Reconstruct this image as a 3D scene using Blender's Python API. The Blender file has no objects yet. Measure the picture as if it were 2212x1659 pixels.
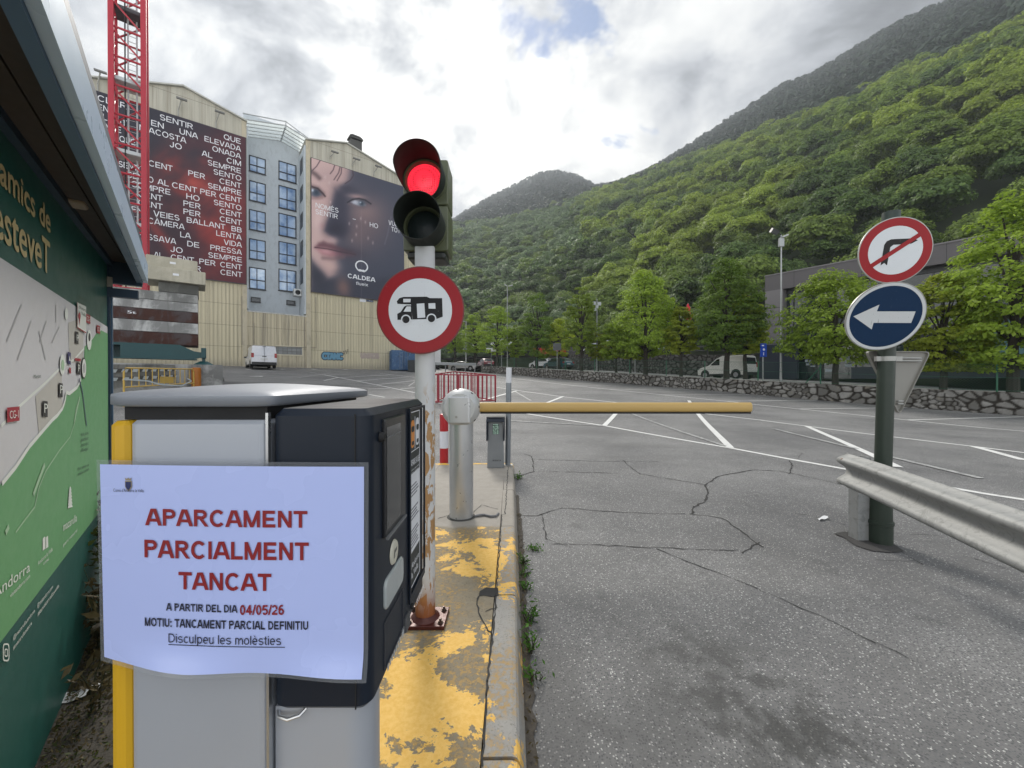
import bpy, bmesh, math, random
import numpy as np
from mathutils import Vector, Matrix, noise as mnoise
random.seed(7); RNG = np.random.default_rng(7)
S = bpy.context.scene
COL = S.collection
R = math.radians

# ------------------------------------------------------------------ camera
CAM_H = 1.56
F = 860.0                      # focal length in units of a 2212 px wide picture
PITCH = R(-0.3)
cam = bpy.data.cameras.new('camera'); camo = bpy.data.objects.new('camera', cam); COL.objects.link(camo)
cam.sensor_width = 36; cam.lens = 36*F/2212; cam.clip_start = 0.05; cam.clip_end = 6000
camo.location = (0, 0, CAM_H); camo.rotation_euler = (R(90)+PITCH, 0, 0)
S.camera = camo

# ------------------------------------------------------------------ light
SUN_AZ, SUN_EL = R(-14), R(39)         # azimuth from +Y, towards -X is negative
SUN_DIR = Vector((math.sin(SUN_AZ)*math.cos(SUN_EL), math.cos(SUN_AZ)*math.cos(SUN_EL), math.sin(SUN_EL)))
S.view_settings.view_transform = 'Standard'; S.view_settings.look = 'None'
S.view_settings.exposure = 0.6; S.view_settings.gamma = 1; S.view_settings.use_curve_mapping = False
sun = bpy.data.lights.new('sun', 'SUN'); sun.energy = 2.0; sun.angle = R(13); sun.color = (1, .95, .87)
suno = bpy.data.objects.new('sun', sun); COL.objects.link(suno)
suno.rotation_euler = (-SUN_DIR).to_track_quat('-Z', 'Y').to_euler(); suno.location = (0, 0, 60)

W_ = bpy.data.worlds.new('World'); S.world = W_; W_.use_nodes = True
def world():
    nt = W_.node_tree; N = nt.nodes; L = nt.links; N.clear()
    def n(t, **k):
        o = N.new(t)
        for a, b in k.items(): setattr(o, a, b)
        return o
    def m(op, a, b=None, c=None, clamp=False):
        o = n('ShaderNodeMath', operation=op, use_clamp=clamp)
        for i, v in enumerate((a, b, c)):
            if v is None: continue
            if isinstance(v, (int, float)): o.inputs[i].default_value = v
            else: L.new(v, o.inputs[i])
        return o.outputs[0]
    tc = n('ShaderNodeTexCoord'); nz = n('ShaderNodeVectorMath', operation='NORMALIZE'); L.new(tc.outputs['Generated'], nz.inputs[0])
    d = nz.outputs[0]; sp = n('ShaderNodeSeparateXYZ'); L.new(d, sp.inputs[0])
    zz = m('ADD', m('MAXIMUM', sp.outputs[2], 0.0), 0.28)
    cx = m('DIVIDE', sp.outputs[0], zz); cy = m('DIVIDE', sp.outputs[1], zz)
    cb = n('ShaderNodeCombineXYZ'); L.new(cx, cb.inputs[0]); L.new(cy, cb.inputs[1])
    def noise(scale, det, rough, off=(0, 0, 0), dist=0.0):
        mp = n('ShaderNodeMapping'); mp.inputs['Location'].default_value = off; L.new(cb.outputs[0], mp.inputs['Vector'])
        t = n('ShaderNodeTexNoise'); t.inputs['Scale'].default_value = scale; t.inputs['Detail'].default_value = det
        t.inputs['Roughness'].default_value = rough; t.inputs['Distortion'].default_value = dist; L.new(mp.outputs[0], t.inputs['Vector'])
        return t.outputs['Fac']
    def mr(v, a, b, c=0.0, e=1.0, smooth=True):
        o = n('ShaderNodeMapRange', interpolation_type='SMOOTHSTEP' if smooth else 'LINEAR')
        L.new(v, o.inputs['Value'])
        for i, x in zip(('From Min', 'From Max', 'To Min', 'To Max'), (a, b, c, e)): o.inputs[i].default_value = x
        return o.outputs[0]
    big = noise(1.5, 7, .55, (8.1, 4.4, 4), .25); fine = noise(3.4, 8, .58, (7, 2, 1), .35); hole = noise(1.9, 6, .6, (4.066, 9.48, 3), .2)
    dp = n('ShaderNodeVectorMath', operation='DOT_PRODUCT'); L.new(d, dp.inputs[0]); dp.inputs[1].default_value = SUN_DIR
    prox = m('MAXIMUM', dp.outputs['Value'], 0.0)
    glow = m('ADD', m('MULTIPLY', m('POWER', prox, 24), 0.46), m('MULTIPLY', m('POWER', prox, 6), 0.10))
    tone = m('ADD', m('MULTIPLY', big, .60), m('MULTIPLY', fine, .54))          # about .57 on average
    tone = mr(tone, .44, .72)
    front = mr(sp.outputs[1], -.35, .35)                                        # 1 ahead, towards the sun
    lum_f = m('ADD', m('ADD', m('MULTIPLY', tone, .50), .13), m('MULTIPLY', glow, m('ADD', m('MULTIPLY', tone, 1.35), .15)))
    lum_b = m('ADD', m('MULTIPLY', tone, .55), 1.05)                             # unseen clouds behind the viewer, brightened as fill light
    mixl = n('ShaderNodeMix', data_type='FLOAT'); L.new(front, mixl.inputs[0]); L.new(lum_b, mixl.inputs[2]); L.new(lum_f, mixl.inputs[3])
    lum = mixl.outputs[0]
    cr = n('ShaderNodeMix', data_type='RGBA'); L.new(mr(lum, .25, .8), cr.inputs[0])
    cr.inputs[6].default_value = (.93, .98, 1.06, 1); cr.inputs[7].default_value = (1.0, 1.0, .97, 1)
    vm = n('ShaderNodeVectorMath', operation='SCALE'); L.new(cr.outputs[2], vm.inputs[0]); L.new(lum, vm.inputs['Scale'])
    bc = n('ShaderNodeBackground'); L.new(vm.outputs[0], bc.inputs[0]); bc.inputs[1].default_value = 1.0
    sky = n('ShaderNodeTexSky'); sky.sky_type = 'NISHITA'; sky.sun_disc = False; sky.sun_elevation = SUN_EL; sky.sun_rotation = SUN_AZ
    sky.altitude = 1000; sky.air_density = 1.0; sky.dust_density = .6; sky.ozone_density = 2.0
    bs = n('ShaderNodeBackground'); L.new(sky.outputs[0], bs.inputs[0]); bs.inputs[1].default_value = 0.09
    cov_f = mr(hole, .618, .672, 1.0, 0.0); cov_b = mr(hole, .42, .60, 1.0, 0.0)
    cv = n('ShaderNodeMix', data_type='FLOAT'); L.new(front, cv.inputs[0]); L.new(cov_b, cv.inputs[2]); L.new(cov_f, cv.inputs[3])
    low = mr(sp.outputs[2], .05, .30, 1.0, 0.0); cov = m('MAXIMUM', cv.outputs[0], low)
    ms = n('ShaderNodeMixShader'); L.new(cov, ms.inputs[0]); L.new(bs.outputs[0], ms.inputs[1]); L.new(bc.outputs[0], ms.inputs[2])
    out = n('ShaderNodeOutputWorld'); L.new(ms.outputs[0], out.inputs['Surface'])
world()
S.cycles.use_denoising = True
S.cycles.max_bounces = 6; S.cycles.diffuse_bounces = 3; S.cycles.transparent_max_bounces = 12

# ------------------------------------------------------------------ measuring helpers
cp, sp_ = math.cos(PITCH), math.sin(PITCH)
def ray(px, py):
    x, y, z = (px-1106)/F, 1.0, (829.5-py)/F
    return Vector((x, y*cp-z*sp_, y*sp_+z*cp))
def W(px, py, Y):
    d = ray(px, py); return Vector((0, 0, CAM_H)) + d*(Y/d.y)
def proj(P):
    x, y, z = P[0], P[1], P[2]-CAM_H
    yy = y*cp+z*sp_; zz = -y*sp_+z*cp
    return 1106+F*x/yy, 829.5-F*zz/yy
def smooth(t): t = min(1, max(0, t)); return t*t*(3-2*t)
def gz(X, Y):
    t = Y-6; r = (t+math.sqrt(t*t+4))/2
    if r > 60: r = 60+(r-60)*.2
    X = max(-45, min(45, X))
    return .0545*r + (-.035*X+.015*math.sqrt(X*X+9)-.045)*smooth(t/8)
def G(px, py, off=0.0):
    d = ray(px, py); o = Vector((0, 0, CAM_H)); t = .3
    while t < 200:
        p = o+d*t
        if p.z <= gz(p.x, p.y)+off: break
        t *= 1.03
    a, b = t/1.03, t
    for _ in range(30):
        c = (a+b)/2; p = o+d*c
        if p.z <= gz(p.x, p.y)+off: b = c
        else: a = c
    return o+d*b

# ------------------------------------------------------------------ objects, names, labels
def tag(o, label=None, cat=None, group=None, kind=None):
    if label: o['label'] = label
    if cat: o['category'] = cat
    if group: o['group'] = group
    if kind: o['kind'] = kind
    return o
def thing(name, label, cat, loc=(0, 0, 0), rz=0.0, group=None):
    o = bpy.data.objects.new(name, None); COL.objects.link(o); o.empty_display_size = .2
    o.location = loc; o.rotation_euler = (0, 0, rz); return tag(o, label, cat, group)
def base_of(parent):
    v = Vector((0, 0, 0))
    while parent is not None: v += Vector(parent.location); parent = parent.parent
    return v
class MB:
    """collects faces, then links them as one mesh object"""
    def __init__(s): s.v = []; s.f = []; s.m = []; s.mi = 0
    def add(s, vs, fs):
        n = len(s.v); s.v += [tuple(v) for v in vs]; s.f += [tuple(i+n for i in f) for f in fs]; s.m += [s.mi]*len(fs); return s
    def box(s, c, d, rz=0.0, rx=0.0, ry=0.0, taper=1.0):
        x, y, z = d[0]/2, d[1]/2, d[2]/2
        M = Matrix.Rotation(rz, 3, 'Z') @ Matrix.Rotation(ry, 3, 'Y') @ Matrix.Rotation(rx, 3, 'X')
        vs = [M @ Vector((a*x*(taper if e > 0 else 1), b*y*(taper if e > 0 else 1), e*z))+Vector(c) for e in (-1, 1) for a, b in ((-1, -1), (1, -1), (1, 1), (-1, 1))]
        return s.add(vs, [(3, 2, 1, 0), (4, 5, 6, 7), (0, 1, 5, 4), (1, 2, 6, 5), (2, 3, 7, 6), (3, 0, 4, 7)])
    def bb(s, x0, x1, y0, y1, z0, z1): return s.box(((x0+x1)/2, (y0+y1)/2, (z0+z1)/2), (x1-x0, y1-y0, z1-z0))
    def rbox(s, x0, x1, y0, y1, z0, z1, r=.02, seg=3, axis='z'):
        """box with rounded edges along one axis and small chamfers on the ends"""
        A = {'z': (0, 1, 2), 'y': (0, 2, 1), 'x': (1, 2, 0)}[axis]
        lo = (x0, y0, z0); hi = (x1, y1, z1); a0, a1, b0, b1, c0, c1 = lo[A[0]], hi[A[0]], lo[A[1]], hi[A[1]], lo[A[2]], hi[A[2]]
        r = min(r, (a1-a0)/2.01, (b1-b0)/2.01); ring = []
        for (ca, cb, st) in ((a1-r, b1-r, 0), (a0+r, b1-r, 90), (a0+r, b0+r, 180), (a1-r, b0+r, 270)):
            for k in range(seg+1):
                t = R(st+90*k/seg); ring.append((ca, cb, math.cos(t), math.sin(t)))
        ch = min(r*.5, (c1-c0)/4); levels = [(c0, r-ch), (c0+ch, r), (c1-ch, r), (c1, r-ch)]; vs = []
        for c, rr in levels:
            for ca, cb, x, y in ring:
                p = [0, 0, 0]; p[A[0]] = ca+x*rr; p[A[1]] = cb+y*rr; p[A[2]] = c; vs.append(p)
        n = len(ring); fs = [tuple(range(n-1, -1, -1)), tuple(range(3*n, 4*n))]
        for l in range(3):
            for i in range(n): j = (i+1) % n; fs.append((l*n+i, l*n+j, l*n+n+j, l*n+n+i))
        if axis == 'y': fs = [f[::-1] for f in fs]
        return s.add(vs, fs)
    def tube(s, pts, r, n=10, caps=True):
        pts = [Vector(p) for p in pts]; rr = r if isinstance(r, (list, tuple)) else [r]*len(pts); vs = []; fs = []
        for i, p in enumerate(pts):
            t = (pts[min(i+1, len(pts)-1)]-pts[max(i-1, 0)]).normalized()
            a = t.cross(Vector((0, 0, 1)) if abs(t.z) < .9 else Vector((0, 1, 0))).normalized(); b = t.cross(a)
            vs += [p+(a*math.cos(2*math.pi*k/n)+b*math.sin(2*math.pi*k/n))*rr[i] for k in range(n)]
        for i in range(len(pts)-1):
            for k in range(n): fs.append((i*n+k, (i+1)*n+k, (i+1)*n+(k+1) % n, i*n+(k+1) % n))
        if caps: fs += [tuple(range(n)), tuple(range(len(vs)-1, len(vs)-n-1, -1))]
        return s.add(vs, fs)
    def lathe(s, prof, c=(0, 0, 0), axis=(0, 0, 1), n=32, a0=0.0, a1=360.0):
        """prof: (radius, height) pairs turned about axis through c"""
        ax = Vector(axis).normalized(); a = ax.cross(Vector((1, 0, 0)) if abs(ax.x) < .9 else Vector((0, 0, 1))).normalized(); b = ax.cross(a)
        full = abs(a1-a0) >= 359.9; m = n if full else n+1; vs = []; fs = []
        for r, h in prof:
            for k in range(m):
                t = R(a0+(a1-a0)*k/n); vs.append(Vector(c)+ax*h+(a*math.cos(t)+b*math.sin(t))*max(r, 1e-5))
        for i in range(len(prof)-1):
            for k in range(n):
                j = (k+1) % m; fs.append((i*m+k, i*m+j, (i+1)*m+j, (i+1)*m+k))
        return s.add(vs, fs)
    def prism(s, poly, f0, f1):
        """poly of 2D points; f0/f1 map them to the two end faces"""
        n = len(poly); vs = [f0(*p) for p in poly]+[f1(*p) for p in poly]
        return s.add(vs, [tuple(range(n-1, -1, -1)), tuple(range(n, 2*n))]+[(i, (i+1) % n, n+(i+1) % n, n+i) for i in range(n)])
    def sheet(s, pts): return s.add(pts, [tuple(range(len(pts)))])
    def grid(s, nu, nv, fn):
        vs = [fn(i/nu, j/nv) for j in range(nv+1) for i in range(nu+1)]; w = nu+1
        return s.add(vs, [(j*w+i, j*w+i+1, (j+1)*w+i+1, (j+1)*w+i) for j in range(nv) for i in range(nu)])
    def build(s, name, mat=None, parent=None, local=False, smooth=False, bevel=0.0):
        me = bpy.data.meshes.new(name); v = s.v
        if parent is not None and not local:
            b = base_of(parent); v = [(p[0]-b.x, p[1]-b.y, p[2]-b.z) for p in v]
        me.from_pydata(v, [], s.f)
        mats = mat if isinstance(mat, (list, tuple)) else [mat]
        for q in mats: me.materials.append(q)
        if len(mats) > 1: me.polygons.foreach_set('material_index', s.m)
        if smooth:
            me.polygons.foreach_set('use_smooth', [True]*len(me.polygons)); me.update()
            if smooth != 'all': me.set_sharp_from_angle(angle=R(38))
        me.update(); o = bpy.data.objects.new(name, me); COL.objects.link(o)
        if parent is not None: o.parent = parent
        if bevel:
            md = o.modifiers.new('edge', 'BEVEL'); md.width = bevel; md.segments = 2; md.limit_method = 'ANGLE'; md.angle_limit = R(40); md.harden_normals = False
        return o
def npmesh(name, verts, faces, mats, midx=None, smooth=False):
    """fast mesh from numpy arrays; faces all have the same number of corners"""
    me = bpy.data.meshes.new(name); nv, (nf, k) = len(verts), faces.shape
    me.vertices.add(nv); me.vertices.foreach_set('co', np.ascontiguousarray(verts, dtype=np.float32).ravel())
    me.loops.add(nf*k); me.loops.foreach_set('vertex_index', np.ascontiguousarray(faces, dtype=np.int32).ravel())
    me.polygons.add(nf); me.polygons.foreach_set('loop_start', np.arange(0, nf*k, k, dtype=np.int32))
    if midx is not None: me.polygons.foreach_set('material_index', np.ascontiguousarray(midx, dtype=np.int32))
    if smooth: me.polygons.foreach_set('use_smooth', np.ones(nf, dtype=bool))
    for q in (mats if isinstance(mats, (list, tuple)) else [mats]): me.materials.append(q)
    me.update(calc_edges=True); return me
def link(name, me, parent=None):
    o = bpy.data.objects.new(name, me); COL.objects.link(o)
    if parent is not None: o.parent = parent
    return o
def copy_tree(o, parent=None):
    c = o.copy(); COL.objects.link(c)
    if parent is not None: c.parent = parent
    for ch in list(o.children): copy_tree(ch, c)
    return c

# ------------------------------------------------------------------ lettering
_tc = {}
def glyphs(txt, bold=0.0):
    """flat mesh of a line of text, scaled so that capitals are 1 high; returns verts (n,2), faces, width"""
    key = (txt, bold)
    if key in _tc: return _tc[key]
    def raw(t):
        cu = bpy.data.curves.new('t', 'FONT'); cu.body = t; cu.size = 1; cu.offset = bold; cu.resolution_u = 3
        o = bpy.data.objects.new('t', cu); COL.objects.link(o); bpy.context.view_layer.update()
        me = o.evaluated_get(bpy.context.evaluated_depsgraph_get()).to_mesh()
        v = np.array([q.co[:2] for q in me.vertices]) if len(me.vertices) else np.zeros((0, 2)); f = [tuple(p.vertices) for p in me.polygons]
        o.to_mesh_clear(); bpy.data.objects.remove(o); bpy.data.curves.remove(cu); return v, f
    if 'cap' not in _tc:
        h, _ = raw('H'); _tc['cap'] = (h[:, 1].max()-h[:, 1].min()) if len(h) else .7
    v, f = raw(txt); v = v/_tc['cap']
    x0, x1 = v[:, 0].min(), v[:, 0].max(); v[:, 0] -= x0
    _tc[key] = (v, f, x1-x0); return _tc[key]
def sans(ch, t):
    """one plain grotesque letter as flat quads; capitals are 1 high; returns quads and advance width, or None"""
    h = t/2; Q = []
    def bar(x0, y0, x1, y1): Q.append([(x0, y0), (x1, y0), (x1, y1), (x0, y1)])
    def dg(x0, y0, x1, y1, k=1.12): w = t*k/2; Q.append([(x0-w, y0), (x0+w, y0), (x1+w, y1), (x1-w, y1)])
    def arc(cx, cy, rx, ry, a0, a1):
        n = max(3, int(abs(a1-a0)/15)); A = [R(a0+(a1-a0)*i/n) for i in range(n+1)]; o = [(cx+rx*math.cos(a), cy+ry*math.sin(a)) for a in A]; q = [(cx+(rx-t)*math.cos(a), cy+(ry-t*.95)*math.sin(a)) for a in A]
        for i in range(n): Q.append([q[i], o[i], o[i+1], q[i+1]])
    acc = {'À': ('A', -1), 'È': ('E', -1), 'É': ('E', 1), 'Ú': ('U', 1), 'Ó': ('O', 1), 'è': ('e', -1), 'é': ('e', 1), 'ú': ('u', 1)}
    if ch in acc:
        b, sg_ = acc[ch]; r = sans(b, t); q, w = r; y = 1.06 if b.isupper() else .84; Q += q; x = w*.48; Q.append([(x-.10*sg_-t*.4, y), (x-.10*sg_+t*.4, y), (x+.10*sg_+t*.5, y+.2), (x+.10*sg_-t*.5, y+.2)]); return Q, w
    B0, m0, m1 = .08, .5-h, .5+h
    if ch == ' ': return Q, .40
    if ch == 'A': dg(.09, 0, .45, 1); dg(.93, 0, .57, 1); bar(.27, .23, .75, .23+t*.85); return Q, 1.02
    if ch == 'B': bar(B0, 0, B0+t, 1); bar(B0+t, 1-t*.95, .55, 1); bar(B0+t, m0, .58, m1); bar(B0+t, 0, .58, t*.95); arc(.55, (1+m0)/2, .32, (1-m0)/2, -90, 90); arc(.58, m1/2, .35, m1/2, -90, 90); return Q, 1.0
    if ch == 'C': arc(.54, .5, .48, .52, 42, 318); return Q, 1.04
    if ch == 'D': bar(B0, 0, B0+t, 1); bar(B0+t, 1-t*.95, .47, 1); bar(B0+t, 0, .47, t*.95); arc(.47, .5, .47, .5, -90, 90); return Q, 1.0
    if ch in 'EF':
        bar(B0, 0, B0+t, 1); bar(B0+t, 1-t*.95, .83, 1); bar(B0+t, m0, .77, m1-.01)
        if ch == 'E': bar(B0+t, 0, .86, t*.95)
        return Q, .93 if ch == 'E' else .87
    if ch == 'G': arc(.54, .5, .48, .52, 42, 325); bar(.56, .40, 1.0, .40+t*.9); bar(1.0-t*.95, .04, 1.0, .41); return Q, 1.1
    if ch == 'H': bar(B0, 0, B0+t, 1); bar(.92-t, 0, .92, 1); bar(B0+t, m0, .92-t, m1); return Q, 1.0
    if ch in 'Il': bar(.09, 0, .09+t, 1); return Q, .18+t
    if ch == 'J': bar(.66-t, .3, .66, 1); arc(.36, .30, .30, .32, 190, 360); return Q, .76
    if ch == 'K': bar(B0, 0, B0+t, 1); dg(.20, .34, .82, 1, 1.4); dg(.46, .52, .86, 0, 1.3); return Q, .98
    if ch == 'L': bar(B0, 0, B0+t, 1); bar(B0+t, 0, .78, t*.95); return Q, .82
    if ch == 'M': bar(B0, 0, B0+t*.92, 1); bar(1.08-t*.92, 0, 1.08, 1); dg(B0+h, 1, .58, 0, 1.0); dg(1.08-h, 1, .58, 0, 1.0); return Q, 1.16
    if ch == 'N': bar(B0, 0, B0+t*.95, 1); bar(.92-t*.95, 0, .92, 1); dg(B0+h, 1, .92-h, 0, 1.15); return Q, 1.0
    if ch == 'O': arc(.55, .5, .49, .52, 0, 360); return Q, 1.1
    if ch == 'Q': arc(.55, .5, .49, .52, 0, 360); dg(.62, .24, .98, -.06, 1.2); return Q, 1.1
    if ch in 'PR':
        bar(B0, 0, B0+t, 1); bar(B0+t, 1-t*.95, .54, 1); bar(B0+t, .42, .54, .42+t*.95); arc(.54, .71, .34, .29, -90, 90)
        if ch == 'R': dg(.54, .42, .87, 0, 1.15)
        return Q, .93 if ch == 'P' else 1.0
    if ch in 'Ss':
        k = 1 if ch == 'S' else .745; q0 = len(Q); mm0, mm1 = .5*k-h, .5*k+h; w = .37*(1 if ch == 'S' else .82); c = w+.08; arc(c, (k*1.015+mm0)/2, w, (k*1.015-mm0)/2, 22, 270); arc(c+.01, (mm1-.015)/2, w+.02, (mm1+.015)/2, -158, 90); return Q, 2*c+.02
    if ch == 'T': bar(.03, 1-t*.95, .87, 1); bar(.45-h, 0, .45+h, 1-t*.95); return Q, .90
    if ch == 'U': bar(B0, .36, B0+t, 1); bar(.92-t, .36, .92, 1); arc(.5, .36, .42, .38, 180, 360); return Q, 1.0
    if ch == 'V': dg(.10, 1, .45, 0); dg(.86, 1, .51, 0); return Q, .96
    if ch == 'X': dg(.10, 0, .82, 1, 1.25); dg(.82, 0, .10, 1, 1.25); return Q, .92
    if ch == 'Y': dg(.10, 1, .45, .4); dg(.82, 1, .47, .4); bar(.46-h, 0, .46+h, .42); return Q, .92
    if ch == 'Z': bar(.06, 1-t*.95, .82, 1); bar(.04, 0, .84, t*.95); dg(.14, t, .74, 1-t, 1.3); return Q, .88
    if ch == '0': arc(.38, .5, .33, .52, 0, 360); return Q, .77
    if ch == '1': bar(.38, 0, .38+t, 1); dg(.20, .74, .42, .98, 1.2); return Q, .77
    if ch == '2': arc(.38, .68, .33, .34, -25, 165); dg(.14, t*.8, .58, .52, 1.25); bar(.05, 0, .72, t*.95); return Q, .77
    if ch == '3': arc(.36, (1+m0)/2, .31, (1-m0)/2+.01, -90, 155); arc(.36, m1/2, .34, m1/2+.01, -155, 90); return Q, .77
    if ch == '4': bar(.60-t, 0, .60, 1); bar(.02, .22, .76, .22+t*.9); dg(.10, .28, .50, 1, 1.0); return Q, .79
    if ch == '5': bar(.16, 1-t*.95, .68, 1); dg(.13, .44, .20, 1, .95); arc(.38, .32, .34, .34, -155, 125); return Q, .77
    if ch == '6': arc(.385, .32, .335, .34, 0, 360); arc(.42, .5, .37, .52, 60, 185); return Q, .78
    if ch == '8': arc(.38, (1+m0)/2, .30, (1-m0)/2+.01, 0, 360); arc(.38, m1/2, .34, m1/2+.01, 0, 360); return Q, .77
    if ch == '/': dg(.04, -.02, .34, 1.02, .9); return Q, .38
    if ch == ':': bar(.1, 0, .1+t, t); bar(.1, .52, .1+t, .52+t); return Q, .2+t
    if ch == "'": bar(.07, .68, .07+t*.8, 1); return Q, .14+t*.8
    if ch == '-': bar(.05, .36, .40, .36+t); return Q, .45
    X = .745
    if ch == 'i': bar(.08, 0, .08+t, X); bar(.08, 1-t, .08+t, 1); return Q, .16+t
    if ch == 'c': arc(.37, X/2, .32, X/2+.015, 42, 318); return Q, .70
    if ch == 'e': arc(.38, X/2, .33, X/2+.015, 0, 318); bar(.12, X/2-h*.9, .70, X/2+h*.9); return Q, .77
    if ch == 'o': arc(.39, X/2, .34, X/2+.015, 0, 360); return Q, .78
    if ch == 'u': bar(.07, .28, .07+t, X); bar(.66-t, 0, .66, X); arc(.365, .28, .295, .30, 180, 345); return Q, .75
    if ch == 'n': bar(.07, 0, .07+t, X); bar(.66-t, 0, .66, .46); arc(.365, .46, .295, .30, 0, 165); return Q, .74
    if ch == 'm': bar(.07, 0, .07+t, X); bar(.60-t, 0, .60, .46); bar(1.06-t, 0, 1.06, .46); arc(.335, .46, .265, .30, 0, 165); arc(.83, .46, .23, .30, 0, 180); return Q, 1.14
    if ch == 'p': bar(.07, -.28, .07+t, X); arc(.40, X/2, .33, X/2+.015, 0, 360); return Q, .79
    if ch == 'd': bar(.72-t, 0, .72, 1); arc(.38, X/2, .33, X/2+.015, 0, 360); return Q, .79
    if ch == 'a': bar(.62-t, 0, .62, .5); arc(.35, .50, .27, .26, 0, 160); arc(.33, .22, .26, .235, 0, 360); return Q, .70
    if ch == 'r': bar(.07, 0, .07+t, X); arc(.40, .42, .33, .33, 70, 165); return Q, .48
    if ch == 't': bar(.13, .10, .13+t, .96); bar(.0, X-t*.9, .36, X); arc(.13+.25, .14, .25, .15, 180, 270); return Q, .42
    if ch == 'f': bar(.13, 0, .13+t, .84); bar(.0, X-t*.9, .38, X); arc(.13+.25, .82, .25, .19, 90, 180); return Q, .40
    if ch == 'x': dg(.09, 0, .60, X, 1.25); dg(.60, 0, .09, X, 1.25); return Q, .68
    return None
def write(mb, txt, fn, x0, x1, y0, y1, bold=0.0, th=None):
    """text stretched to run from x0 to x1, baseline y0, cap line y1; fn maps (x, y) to a point"""
    p0 = Vector(fn(x0, y0)); n = (Vector(fn(x1, y0))-p0).cross(Vector(fn(x0, y1))-p0).normalized()*.00012
    if th and all(sans(c, th) is not None for c in txt):
        x = 0.0; Q = []
        for c in txt:
            q, w = sans(c, th); Q += [[(a+x, b) for a, b in p] for p in q]; x += w
        lo = min(a for p in Q for a, b in p); hi = max(a for p in Q for a, b in p)
        for i, p in enumerate(Q): mb.sheet([Vector(fn(x0+(x1-x0)*(a-lo)/(hi-lo), y0+(y1-y0)*b))+n*(i % 3) for a, b in p])
        return
    v, f, w = glyphs(txt); h = (x1-x0)/w                             # one cap height along x
    for k, sx in enumerate((0.0,) if not bold else (-bold, bold)):
        mb.add([Vector(fn(x0+h*sx+(x1-x0)*a/w, y0+(y1-y0)*b))+n*k for a, b in v], f)

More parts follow.
